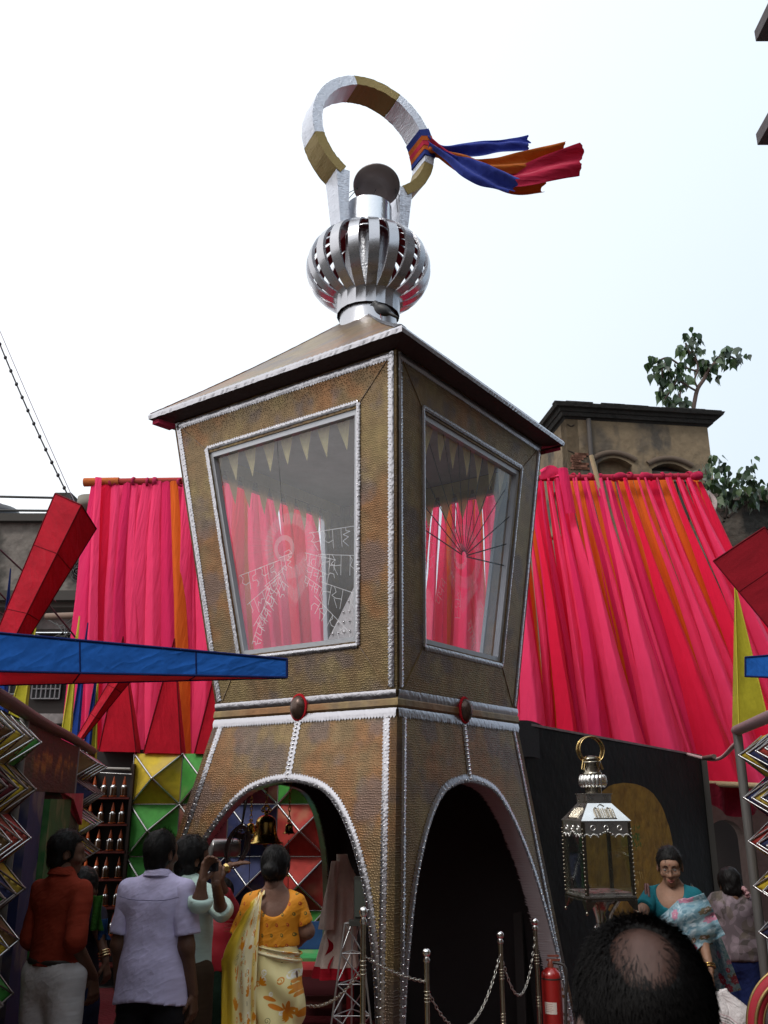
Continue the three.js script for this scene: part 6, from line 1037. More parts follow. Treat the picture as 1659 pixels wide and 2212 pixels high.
{
  const D = 21.0, o = at(1496, 893, D), t = thing('fig_sapling', 'leafy fig sapling growing on the black cornice', 'tree', o.toArray()), P = (x, y, z = 0) => at(x, y, D).sub(o).add(V(0, 0, z)), g = mulberry(61), bark = std([0.085, 0.055, 0.045], 0.85, { bumpMap: rep(grainBump, 3), bumpScale: 0.01 });
  const limbs = [[[1496, 896], [1500, 870], [1507, 840], [1520, 820], [1534, 795], [1548, 782]], [[1508, 840], [1500, 822], [1506, 800], [1500, 770], [1492, 742]], [[1505, 845], [1492, 838], [1478, 828], [1462, 820]], [[1506, 802], [1495, 800], [1470, 790], [1440, 775], [1412, 785]], [[1534, 795], [1550, 775], [1572, 772], [1594, 778]], [[1502, 780], [1490, 765], [1478, 745]], [[1462, 822], [1448, 845], [1438, 860]], [[1478, 828], [1470, 850], [1468, 868]], [[1440, 776], [1430, 800], [1436, 824]]];
  limbs.forEach((l, i) => mesh(i ? 'branch' : 'trunk', tube(l.map(([x, y], k) => P(x, y, i ? 0.35 * (g() - 0.5) * k / l.length : 0)), i === 0 ? 0.055 : 0.026, 20, 6), bark, t));
  const clusters = [[1490, 735, 16, 22, 22], [1498, 758, 18, 18, 20], [1508, 778, 14, 14, 10], [1478, 748, 12, 14, 12], [1412, 782, 16, 16, 12], [1430, 798, 20, 18, 22], [1448, 812, 18, 16, 20], [1470, 800, 16, 14, 14], [1485, 815, 12, 14, 10], [1434, 838, 14, 18, 14], [1448, 858, 14, 16, 14], [1468, 870, 18, 14, 16], [1462, 838, 14, 12, 8], [1535, 785, 20, 14, 16], [1548, 800, 12, 12, 8], [1575, 768, 20, 13, 18], [1592, 778, 16, 12, 12], [1552, 765, 14, 10, 8], [1525, 800, 10, 10, 6]];
  for (const [x, y, rx, ry, n] of clusters) for (let i = 0; i < n; i++) { const a = g() * 6.28, r = Math.sqrt(g()); leafMesh(t, P(x + rx * r * Math.cos(a), y + ry * r * Math.sin(a) - 3, (g() - 0.5) * 0.7), 0.225, g); }
}
{
  const D = 15.6, o = at(1560, 1110, D), t = thing('bush', 'green bush spilling over the dark wall beside the right curtain', 'bush', o.toArray()), P = (x, y, z = 0) => at(x, y, D).sub(o).add(V(0, 0, z)), g = mulberry(71);
  for (const l of [[[1560, 1130], [1545, 1080], [1530, 1040], [1522, 1015]], [[1565, 1120], [1585, 1060], [1600, 1030]], [[1570, 1120], [1605, 1090], [1635, 1070]], [[1555, 1110], [1530, 1085], [1510, 1070]]]) mesh('stem', tube(l.map(([x, y]) => P(x, y, 0.3 * (g() - 0.5))), 0.03, 14, 5), std([0.07, 0.05, 0.04], 0.9), t);
  const cl = [[1522, 1020, 18, 18, 30], [1532, 1045, 26, 22, 46], [1512, 1060, 14, 26, 28], [1555, 1060, 26, 20, 40], [1590, 1040, 14, 20, 18], [1595, 1065, 26, 16, 40], [1622, 1075, 24, 20, 40], [1560, 1090, 40, 16, 40], [1604, 1020, 8, 8, 6]];
  for (const [x, y, rx, ry, n] of cl) for (let i = 0; i < n; i++) { const a = g() * 6.28, r = Math.sqrt(g()); leafMesh(t, P(x + rx * r * Math.cos(a), y + ry * r * Math.sin(a), (g() - 0.5) * 0.9 + 0.3), 0.15, g); }
}
// =====================================================================
// people: bodies as one smooth surface, clothes and hair over them
// =====================================================================
const cap = (a, b, ra, rb = ra, sz = 1) => [a[0], a[1], a[2], b[0], b[1], b[2], ra, rb, sz];
function field(prims, k = 0.03) {
  return (x, y, z) => {
    let d = 1e3;
    for (const q of prims) {
      const bx = q[3] - q[0], by = q[4] - q[1], bz = q[5] - q[2], px = x - q[0], py = y - q[1], pz = z - q[2];
      const h = clamp((px * bx + py * by + pz * bz) / (bx * bx + by * by + bz * bz + 1e-9)), ex = px - bx * h, ey = py - by * h, ez = (pz - bz * h) / q[8];
      const e = Math.sqrt(ex * ex + ey * ey + ez * ez) - (q[6] + (q[7] - q[6]) * h);
      if (d > 900) { d = e; continue; }
      const t = Math.max(k - Math.abs(d - e), 0) / k; d = Math.min(d, e) - t * t * k * 0.25;
    }
    return d;
  };
}
const ell = (x, y, z, c, r) => { const a = (x - c[0]) / r[0], b = (y - c[1]) / r[1], e = (z - c[2]) / r[2], k0 = Math.sqrt(a * a + b * b + e * e), k1 = Math.sqrt((a / r[0]) ** 2 + (b / r[1]) ** 2 + (e / r[2]) ** 2); return k0 * (k0 - 1) / (k1 + 1e-9); };
const smin = (a, b, k) => { const t = Math.max(k - Math.abs(a - b), 0) / k; return Math.min(a, b) - t * t * k * 0.25; }, smax = (a, b, k) => -smin(-a, -b, k);
const folds = (amp, fx, fy, seed, diag = 0.5) => (x, y, z) => 1.25 * amp * ((1 - Math.abs(2 * noise3(x * fx + y * diag * fx + seed, y * fy, z * fx) - 1)) * 1.2 + noise3(x * fx * 2.3, y * fy * 2 - x * 3, z * fx * 2 + seed) - 1.1);
const boundsOf = (prims, m = 0.06) => { const lo = [9, 9, 9], hi = [-9, -9, -9]; for (const q of prims) for (let i = 0; i < 3; i++) { lo[i] = Math.min(lo[i], q[i] - q[6] - m, q[i + 3] - q[7] - m); hi[i] = Math.max(hi[i], q[i] + q[6] + m, q[i + 3] + q[7] + m); } return [lo, hi]; };
const skinMat = (c) => std(c, 0.55, { map: rep(clothTone, 3), bumpMap: rep(grainBump, 8), bumpScale: 0.0012, specularIntensity: 0.6 });
const hairMat = std([0.0055, 0.0045, 0.0045], 0.5, { bumpMap: (() => { const t = rep(grainBump, 26, 2.5); return t; })(), bumpScale: 0.003, specularIntensity: 0.35 });
const hairMat2 = std([0.006, 0.005, 0.005], 0.6, { specularIntensity: 0.3 });
// head in its own frame: looks along +z, centre between the ears
function headField(o = {}) {
  const jaw = o.jaw ?? 1, prims = [cap([0, -0.02, 0.03], [0, -0.088 * jaw, 0.052], 0.060, 0.036), cap([-0.03, 0.03, 0.068], [0.03, 0.03, 0.068], 0.022)];
  const lower = field(prims, 0.03);
  return (x, y, z) => {
    const ax = Math.abs(x); let d = ell(x, y, z, [0, 0.03, -0.012], [0.074, 0.092, 0.093]);
    d = smin(d, lower(x, y, z), 0.035); d = smin(d, ell(x, y, z, [0, -0.10, -0.03], [0.052, 0.07, 0.055]), 0.03);
    d = smax(d, -ell(ax, y, z, [0.031, 0.004, 0.098], [0.019, 0.013, 0.016]), 0.012);
    d = smin(d, field([cap([0, 0.008, 0.088], [0, -0.034, 0.108], 0.008, 0.012), cap([-0.012, -0.038, 0.094], [0.012, -0.038, 0.094], 0.009)], 0.01)(x, y, z), 0.012);
    d = smin(d, ell(ax, y, z, [0.04, -0.03, 0.068], [0.024, 0.022, 0.02]), 0.02);
    d = smin(d, ell(x, y, z, [0, -0.068, 0.080], [0.026, 0.02, 0.014]), 0.02);
    d = smin(d, ell(ax, y, z, [0.079, -0.008, -0.012], [0.010, 0.031, 0.019]), 0.008); d = smax(d, -ell(ax, y, z, [0.087, -0.006, -0.006], [0.006, 0.018, 0.010]), 0.006);
    return d;
  };
}
function handPrims(w, dir, nrm, curl = 0.35, side = 1, S = 1) {  // wrist, pointing direction, palm normal, bend, thumb side
  const D = V(...dir).normalize(), N = V(...nrm).addScaledVector(D, -V(...nrm).dot(D)).normalize(), T = D.clone().cross(N).multiplyScalar(side), W = V(...w), out = [];
  const P = (a, b, c) => W.clone().addScaledVector(D, a * S).addScaledVector(T, b * S).addScaledVector(N, c * S), A = (p, q, r, r2) => out.push(cap(p.toArray(), q.toArray(), r * S, (r2 ?? r) * S));
  for (const b of [-0.026, -0.009, 0.009, 0.026]) A(P(0.0, b * 0.55, 0), P(0.088, b, 0), 0.014, 0.011);
  [[-0.028, 0.060, 0.0075], [-0.010, 0.074, 0.0085], [0.009, 0.079, 0.0088], [0.027, 0.070, 0.0085]].forEach(([b, L, r], i) => { let p = P(0.088, b, 0), a = curl * (0.8 + 0.12 * i); for (let s = 0; s < 3; s++) { const l = L * [0.45, 0.32, 0.23][s] * S, q = p.clone().addScaledVector(D, l * Math.cos(a)).addScaledVector(N, l * Math.sin(a)).addScaledVector(T, b * 0.12 * S); A(p, q, r * (1 - s * 0.1), r * (0.92 - s * 0.1)); p = q; a += curl; } });
  const t0 = P(0.022, 0.03, 0.006), t1 = P(0.052, 0.056, 0.016), t2 = P(0.080, 0.062, 0.030); A(t0, t1, 0.0125, 0.0105); A(t1, t2, 0.0105, 0.0085);
  return out;
}
function person(o) {
  // o: label, top [px, py], D, turn, J overrides (local), skin, headYaw, headPitch
  const p = at(o.top[0], o.top[1], o.D), H = o.height ?? p.y, S = H / 1.70, g = thing('person', o.label, 'person', [p.x, 0, p.z], o.turn);
  g.updateMatrixWorld(); const px = (x, y, d = o.D) => g.worldToLocal(at(x, y, d)).toArray(), fem = o.fem ? 1 : 0;
  const J = { hipL: [0.09, 0.93, 0], hipR: [-0.09, 0.93, 0], kneeL: [0.10, 0.5, 0.02], kneeR: [-0.10, 0.5, 0.02], ankL: [0.10, 0.09, -0.02], ankR: [-0.10, 0.09, -0.02], toeL: [0.13, 0.035, 0.13], toeR: [-0.13, 0.035, 0.13], pelvis: [0, 0.97, 0], waist: [0, 1.12, 0], chest: [0, 1.30, 0], neck: [0, 1.45, -0.02], head: [0, 1.59, 0.01], shL: [0.155 - 0.02 * fem, 1.372, -0.01], shR: [-0.155 + 0.02 * fem, 1.372, -0.01], elL: [0.182, 1.10, -0.03], elR: [-0.182, 1.10, -0.03], wrL: [0.19, 0.86, 0.04], wrR: [-0.19, 0.86, 0.04] };
  for (const k in J) J[k] = J[k].map((v) => v * S);
  Object.assign(J, typeof o.J === 'function' ? o.J(px, S) : o.J);
  if (!o.J?.head) { J.head[1] = H - 0.122 * (o.hairLift ?? 1) - 0.01; }
  const s = S, b = o.bulk ?? 1;
  const arm = (side, r = 0, end = 1) => { const sh = J['sh' + side], el = J['el' + side], wr = J['wr' + side]; return end <= 1 ? [cap(sh, sh.map((v, i) => lerp(v, el[i], end)), (0.044 + r) * s, (0.038 + r * 1.2) * s)] : [cap(sh, el, (0.044 + r) * s, (0.038 + r) * s), cap(el, el.map((v, i) => lerp(v, wr[i], end - 1)), (0.038 + r) * s, (0.027 + r * 0.9) * s)]; };
  const torso = (r) => [cap([J.shL[0] * 0.72, J.shL[1] - 0.03, J.shL[2]], [J.shR[0] * 0.72, J.shR[1] - 0.03, J.shR[2]], (0.060 + r * 0.8) * s, (0.060 + r * 0.8) * s, 0.9), cap([J.shL[0] * 0.8, J.shL[1] + 0.005, J.shL[2]], [0.02, J.shL[1] + 0.055, -0.02], (0.036 + r * 0.6) * s, (0.045 + r * 0.5) * s), cap([J.shR[0] * 0.8, J.shR[1] + 0.005, J.shR[2]], [-0.02, J.shR[1] + 0.055, -0.02], (0.036 + r * 0.6) * s, (0.045 + r * 0.5) * s), cap([J.chest[0], J.chest[1] - 0.02, J.chest[2]], J.waist, (0.140 * b + r) * s, (0.128 * b + r) * s, 0.72), cap(J.waist, J.pelvis, (0.132 * b + r) * s, (0.150 * b + r) * s, 0.74)];
  const legs = (r, end = 1) => ['L', 'R'].flatMap((q) => [cap(J['hip' + q], J['knee' + q], (0.088 + r) * s, (0.060 + r) * s), cap(J['knee' + q], J['knee' + q].map((v, i) => lerp(v, J['ank' + q][i], end)), (0.060 + r) * s, (0.040 + r * 1.25) * s)]);
  const feet = (r) => ['L', 'R'].map((q) => cap(J['ank' + q].map((v, i) => v - (i === 1 ? 0.045 * s : 0)), J['toe' + q], (0.042 + r) * s, (0.034 + r) * s));
  const neckP = [cap(J.neck.map((v, i) => v - (i === 1 ? 0.04 : 0)), [J.head[0], J.head[1] - 0.06, J.head[2] - 0.012], 0.056 * s * (fem ? 0.88 : 1), 0.050 * s * (fem ? 0.88 : 1))];
  // head frame
  const hs = (o.headScale ?? 0.94) * (fem ? 0.96 : 1), M = new THREE.Matrix4().compose(V(...J.head), new THREE.Quaternion().setFromEuler(new THREE.Euler(o.headPitch ?? 0, o.headYaw ?? 0, o.headRoll ?? 0, 'YXZ')), V(hs, hs, hs));
  const hf = headField({ jaw: fem ? 0.94 : 1 }), headG = meshSDF(hf, [-0.10, -0.185, -0.125], [0.10, 0.14, 0.135], o.headCell ?? 0.005).applyMatrix4(M);
  const bodyPr = [...torso(0), ...neckP, ...(o.hideArms ? [] : [...arm('L', 0, 2), ...arm('R', 0, 2)]), ...(o.bareLegs === false ? feet(0) : [...legs(0), ...feet(0)])];
  const bf = field(bodyPr, 0.035), [lo, hi] = boundsOf(bodyPr), skin = skinMat(o.skin ?? [0.17, 0.085, 0.05]);
  const geos = [meshSDF(bf, lo, hi, o.cell ?? 0.012), headG];
  for (const h of o.hands ? o.hands(J, px, S) : [{ w: J.wrL, dir: [0.02, -1, 0.12], n: [-1, 0, 0.2], side: 1 }, { w: J.wrR, dir: [-0.02, -1, 0.12], n: [1, 0, 0.2], side: -1 }]) { const pr = handPrims(h.w, h.dir, h.n, h.curl ?? 0.35, h.side ?? 1, S * (fem ? 0.92 : 1)), [l, u] = boundsOf(pr, 0.02); geos.push(meshSDF(field(pr, 0.012), l, u, 0.005)); }
  mesh('body', geos, skin, g);
  const wear = (name, prims, mat, w = {}) => {
    const f0 = field(prims, w.k ?? 0.04), [l, u] = boundsOf(prims, 0.08), fo = w.fold;
    const f = (x, y, z) => { let d = f0(x, y, z); if (fo && Math.abs(d) < 0.09) d += fo(x, y, z); if (w.cut) d = Math.max(d, w.cut(x, y, z)); return d; };
    if (w.lo !== undefined) l[1] = w.lo; if (w.hi !== undefined) u[1] = w.hi;
    const m = mesh(name, meshSDF(f, l, u, w.cell ?? 0.011), mat, g); m.userData.f = f; const ff = f; delete m.userData.f; return [m, ff];
  };
  const sleeve = (side, r, end, mat, fold) => {  // a sleeve open at its end, cut square to the arm
    const sh = V(...J['sh' + side]), el = V(...J['el' + side]), wr = V(...J['wr' + side]), e = end <= 1 ? sh.clone().lerp(el, end) : el.clone().lerp(wr, end - 1), d = (end <= 1 ? el.clone().sub(sh) : wr.clone().sub(el)).normalize(), far = e.clone().addScaledVector(d, 0.09), k = end <= 1 ? e : el;
    const pr = end <= 1 ? [cap(sh.toArray(), far.toArray(), (0.046 + r) * s, (0.043 + r * 1.5) * s)] : [cap(sh.toArray(), el.toArray(), (0.046 + r) * s, (0.041 + r * 1.2) * s), cap(el.toArray(), far.toArray(), (0.041 + r * 1.2) * s, (0.033 + r * 1.2) * s)];
    return wear('sleeve', pr, mat, { k: 0.03, cell: 0.009, fold, cut: (x, y, z) => (x - e.x) * d.x + (y - e.y) * d.y + (z - e.z) * d.z });
  };
  const collar = (mat, c = 1) => mesh('collar', thick(sheet((u, v) => { const a = lerp(0.55, 5.73, u), b = Math.cos(a), dr = v < 0.5 ? 0 : (v - 0.5) * 0.036, y = v < 0.5 ? lerp(1.43, 1.482, v * 2) : lerp(1.482, 1.445, (v - 0.5) * 2), r = lerp(0.069, 0.062, Math.min(1, v * 2)) + dr; return V(r * 1.05 * Math.sin(a) * s * c, (y - 0.012 * b) * s, (-0.012 + r * b * 0.98) * s); }, 36, 10), 0.004), mat, g);
  const onHead = (name, f, box6, mat, cell = 0.006) => mesh(name, meshSDF(f, box6[0], box6[1], cell).applyMatrix4(M), mat, g);
  const hair = (h = {}) => {  // a cap of hair: thickness, forehead height, nape
    const th = h.th ?? 0.012, fr = h.front ?? 0.072, nape = h.nape ?? -0.085, sd = h.seed ?? 1, am = h.rough ?? 0.010;
    const f = (x, y, z) => {
      let d = ell(x, y, z, [0, 0.032, -0.014], [0.075 + th, 0.093 + th, 0.094 + th]); d = smin(d, h.up ? ell(x, y, z, [0, -0.035, -0.045], [0.052 + th, 0.04, 0.042 + th]) : ell(x, y, z, [0, -0.05, -0.05], [0.058 + th, 0.06, 0.045 + th]), 0.03);
      d += am * (fbm(x * 34 + sd, y * 16, z * 34, 3) - 0.5) * 2;
      const hl = Math.max((z - 0.035) * 1.1 - Math.max(0, y - fr) * 3.0 - (h.side ?? 0) * Math.abs(x) * 3, -1);           // open at the face
      d = Math.max(d, Math.min(hl, 0.08)); d = Math.max(d, nape - y + 0.25 * Math.max(0, z + 0.02)); 
      if (!h.overEars) d = Math.max(d, -ell(Math.abs(x), y, z, [0.085, -0.012, -0.002], [0.024, 0.036, 0.026]));
      if (h.bald) d = smax(d, -ell(x, y, z, h.bald[0], h.bald[1]), 0.028);
      if (h.extra) for (const e of h.extra) d = smin(d, ell(x, y, z, e[0], e[1]) + am * (fbm(x * 40, y * 30, z * 40, 2) - 0.5), 0.015);
      return d;
    };
    const hm = onHead('hair', f, [[-0.125, h.lo ?? -0.15, h.back ?? -0.17], [0.125, 0.165, 0.13]], hairMat, h.cell ?? 0.0055);
    if (h.strands) {  // loose strands that break up the outline
      const g2 = mulberry(sd * 31 + 7), pos = [];
      for (let i = 0, n = 0; n < h.strands && i < 40000; i++) {
        const a = g2() * 6.283, el = Math.asin(clamp(2 * g2() - 1, -0.8, 1)), n0 = V(Math.cos(el) * Math.sin(a), Math.sin(el), Math.cos(el) * Math.cos(a)), p = V(0, 0.03, -0.02); let t = 0.05; while (t < 0.16 && f(p.x + n0.x * t, p.y + n0.y * t, p.z + n0.z * t) < 0) t += 0.004; p.addScaledVector(n0, t - 0.003); if (Math.abs(f(p.x, p.y, p.z)) > 0.007) continue; n++;
        const dn = V((g2() - 0.5) * 0.6, -0.8 + 0.5 * n0.y, -0.35 + (g2() - 0.5) * 0.6), d = dn.addScaledVector(n0, -dn.dot(n0) + 0.10 + 0.16 * g2()).normalize(), L = 0.018 + 0.022 * g2(), q = p.clone().addScaledVector(d, L * 0.6), r = p.clone().addScaledVector(d, L).addScaledVector(n0, -0.002 + 0.003 * g2()), w1 = d.clone().cross(n0).normalize().multiplyScalar(0.0007);
        for (const v of [p.clone().sub(w1), p.clone().add(w1), q.clone().add(w1), p.clone().sub(w1), q.clone().add(w1), q.clone().sub(w1), q.clone().sub(w1), q.clone().add(w1), r]) pos.push(v.x, v.y, v.z);
      }
      const sg = new THREE.BufferGeometry(); sg.setAttribute('position', new THREE.Float32BufferAttribute(pos, 3)); sg.computeVertexNormals(); mesh('strands', sg.applyMatrix4(M), hairMat2, hm).userData.kind = 'stuff';
    }
    return hm;
  };
  const local = (nm, geo, mat) => mesh(nm, (Array.isArray(geo) ? join(geo) : geo).applyMatrix4(M), mat, g);
  // cloth laid over a field, looked at along z from one side
  const drape = (f, dirZ, xy, nu, nv, off, z0 = 0.45) => sheet((u, v) => {
    const [x, y] = xy(u, v); let z = dirZ * z0, hit = false; for (let i = 0; i < 90; i++) { const d = f(x, y, z) - off; if (d < 0.002) { hit = true; break; } z -= dirZ * Math.max(0.004, Math.min(d * 0.6, 0.05)); if (dirZ * z < -0.02) break; }
    return V(x, y, hit ? z : dirZ * -0.0);
  }, nu, nv);
  return { g, J, S, px, arm, sleeve, collar, torso, legs, feet, wear, hair, local, onHead, drape, M, bf };
}
const creaseBump = dataTex(512, 512, (u, v) => { const a = tfbm(u * 1, v * 1, 6, 211, 3), b = tfbm((u + v) % 1, v, 9, 223, 3); return clamp(0.9 - 1.6 * Math.abs(a - 0.5) - 1.1 * Math.abs(b - 0.5) + 0.05 * Math.sin(u * 804) * Math.sin(v * 804)); });
const shirtMat = (c, bump = 0.0045) => std(c, 0.88, { specularIntensity: 0.3, map: rep(clothTone, 1.4), bumpMap: rep(creaseBump, 2.2), bumpScale: bump });
const leather = std([0.02, 0.014, 0.012], 0.45);

{ // man in a rust red shirt
  const P = person({ label: 'man in a rust red shirt and white trousers seen from behind on the left', top: [148, 1790], D: 5.5, turn: Math.PI - 0.42, headYaw: -0.75, headPitch: 0.08, skin: [0.13, 0.062, 0.038], J: (px, s) => ({ elR: [-0.185 * s, 1.12 * s, -0.07 * s], wrR: [-0.17 * s, 0.91 * s, 0.13 * s], elL: [0.165 * s, 1.11 * s, -0.03 * s], wrL: [0.17 * s, 0.93 * s, 0.16 * s] }) });
  const { J, S } = P, hem = 0.985 * S;
  P.wear('shirt', [...P.torso(0.020), ...P.arm('L', 0.010, 0.3), ...P.arm('R', 0.010, 0.3), cap([0, 1.40 * S, -0.015], [0, 1.435 * S, -0.008], 0.070 * S, 0.060 * S)], shirtMat([0.27, 0.036, 0.017]), { fold: folds(0.015, 6, 1.8, 3, 0.7), cut: (x, y, z) => hem - y, lo: hem - 0.03 });
  for (const q of ['L', 'R']) P.sleeve(q, 0.014, 1.16, shirtMat([0.27, 0.036, 0.017]), folds(0.010, 9, 7, 5, 0.4)); P.collar(shirtMat([0.27, 0.036, 0.017]));
  P.wear('trousers', [cap([0, 1.0 * S, 0], [0, 0.92 * S, 0], 0.152 * S, 0.160 * S, 0.76), ...P.legs(0.024)], shirtMat([0.66, 0.64, 0.65]), { fold: folds(0.008, 7, 3, 14, 0.4), cut: (x, y) => y - 1.005 * S, hi: 1.03 * S });
  mesh('belt', (() => { const g = new THREE.TorusGeometry(0.150 * S, 0.017 * S, 8, 40); g.rotateX(Math.PI / 2); g.scale(1, 1.1, 0.76); g.translate(0, 1.005 * S, 0); return g; })(), leather, P.g);
  P.wear('shoes', P.feet(0.008), leather, { cell: 0.01 }); P.hair({ strands: 2500, seed: 4, th: 0.015, front: 0.062 });
}
{ // man in a lilac shirt
  const P = person({ label: 'man in a pale lilac short sleeved shirt and black trousers seen from behind', top: [351, 1789], D: 5.3, turn: Math.PI - 0.16, headYaw: -0.35, bulk: 1.1, skin: [0.13, 0.065, 0.042], J: (px, s) => ({ elL: [0.196 * s, 1.105 * s, -0.02], wrL: [0.205 * s, 0.86 * s, 0.06], elR: [-0.196 * s, 1.105 * s, -0.03], wrR: [-0.222 * s, 0.865 * s, 0.04] }) });
  const { S } = P, hem = 0.82 * S, m = shirtMat([0.60, 0.56, 0.82]);
  P.wear('shirt', [...P.torso(0.026), cap([0, 0.98 * S, 0], [0, 0.76 * S, 0], 0.190 * S, 0.198 * S, 0.82), ...P.arm('L', 0.016, 0.3), ...P.arm('R', 0.016, 0.3), cap([0, 1.40 * S, -0.015], [0, 1.435 * S, -0.008], 0.070 * S, 0.060 * S)], m, { fold: folds(0.017, 5, 1.6, 21, 0.8), cut: (x, y, z) => hem + 0.03 * Math.cos(x * 9) - y, lo: hem - 0.04 });
  for (const q of ['L', 'R']) P.sleeve(q, 0.022, 0.80, m, folds(0.010, 8, 5, 23, 0.4)); P.collar(m);
  mesh('yoke_seam', tube([[-0.17, 1.355], [-0.09, 1.34], [0, 1.338], [0.09, 1.34], [0.17, 1.355]].map(([x, y]) => V(x * S, y * S, -0.128 * S + 0.35 * x * x)), 0.0022, 20, 4), shirtMat([0.40, 0.37, 0.58]), P.g);
  P.wear('trousers', [cap([0, 1.0 * S, 0], [0, 0.92 * S, 0], 0.142 * S, 0.15 * S, 0.76), ...P.legs(0.016)], shirtMat([0.013, 0.012, 0.015]), { fold: folds(0.008, 7, 3, 31, 0.4), cell: 0.013 });
  P.wear('shoes', P.feet(0.008), leather, { cell: 0.011 }); P.hair({ strands: 2500, seed: 8, th: 0.012, front: 0.066, rough: 0.008 });
  const bag = P.px(236, 2190, 4.62), b = thing('plastic_bag', 'crumpled clear plastic bag hanging from the hand of the man in lilac', 'bag', P.g.localToWorld(V(...P.J.wrL).add(V(0.01, -0.16, 0.02))).toArray());
  mesh('film', sheet((u, v) => { const a = u * 6.283, r = (0.02 + 0.12 * smooth(0, 0.4, v)) * (1 + 0.25 * (noise3(Math.cos(a) * 2 + 5, v * 6, Math.sin(a) * 2) - 0.5)); return V(r * Math.cos(a), -v * 0.36, r * 0.5 * Math.sin(a)).add(V(0.02 * Math.sin(v * 9), 0.012 * Math.sin(a * 5), 0)); }, 40, 18), std([0.55, 0.55, 0.58], 0.25, { transmission: 0.72, thickness: 0, bumpMap: rep(foilBump, 2), bumpScale: 0.01 }), b);
  mesh('contents', (() => { const g = new THREE.SphereGeometry(0.09, 16, 12); g.scale(0.9, 1.2, 0.4); g.translate(0.02, -0.22, 0); return g; })(), std([0.10, 0.09, 0.10], 0.8), b);
}
{ // young man in a mint shirt taking a picture
  const D = 5.7, P = person({ label: 'man in a pale mint shirt raising a camera with both hands', top: [417, 1806], D, turn: Math.PI - 0.62, headYaw: -0.35, headPitch: -0.05, skin: [0.16, 0.08, 0.052], J: (px, s) => ({ elR: px(478, 1966, D - 0.16), wrR: px(466, 1908, D - 0.38), elL: px(432, 1945, D - 0.5), wrL: px(436, 1904, D - 0.52) }),
    hands: (J, px) => [{ w: J.wrR, dir: [0.15, 1, 0.15], n: [1, -0.1, 0.2], side: -1, curl: 0.5 }, { w: J.wrL, dir: [0.1, 1, 0.35], n: [-1, 0, 0.3], side: 1, curl: 0.55 }] });
  const { S } = P, m = shirtMat([0.62, 0.80, 0.73]), hem = 0.86 * S;
  P.wear('shirt', [...P.torso(0.024), cap([0, 0.98 * S, 0], [0, 0.82 * S, 0], 0.172 * S, 0.178 * S, 0.74), ...P.arm('L', 0.012, 0.4), ...P.arm('R', 0.012, 0.4), cap([0, 1.40 * S, -0.015], [0, 1.435 * S, -0.008], 0.068 * S, 0.058 * S)], m, { fold: folds(0.015, 6, 1.8, 41, 0.7), cut: (x, y) => hem - y, lo: hem - 0.04 });
  for (const q of ['L', 'R']) P.sleeve(q, 0.018, 1.14, m, folds(0.010, 9, 7, 43, 0.4)); P.collar(m);
  P.wear('trousers', [cap([0, 1.0 * S, 0], [0, 0.92 * S, 0], 0.152 * S, 0.16 * S, 0.78), ...P.legs(0.028)], shirtMat([0.085, 0.055, 0.035]), { fold: folds(0.007, 7, 3, 51, 0.4), cell: 0.014 });
  P.wear('shoes', P.feet(0.008), leather, { cell: 0.012 }); P.hair({ strands: 2500, seed: 12, th: 0.026, front: 0.05, rough: 0.014, nape: -0.095 });
  const a = P.g.localToWorld(V(...P.J.wrR)), b = P.g.localToWorld(V(...P.J.wrL)), c = a.clone().lerp(b, 0.45).add(V(0.0, 0.085, 0)), cam = thing('compact_camera', 'small camera held up by the man in the mint shirt', 'camera', c.toArray(), Math.PI - 0.5);
  mesh('body', new THREE.BoxGeometry(0.095, 0.055, 0.022), std([0.035, 0.035, 0.04], 0.35, { metal: 0.4 }), cam); mesh('screen', box(0.06, 0.042, 0.002, 0.012, 0, -0.0125), std([0.08, 0.09, 0.11], 0.1), cam); mesh('lens', (() => { const g = new THREE.CylinderGeometry(0.02, 0.022, 0.02, 18); g.rotateX(Math.PI / 2); g.translate(0, 0, 0.02); return g; })(), chrome, cam);
}
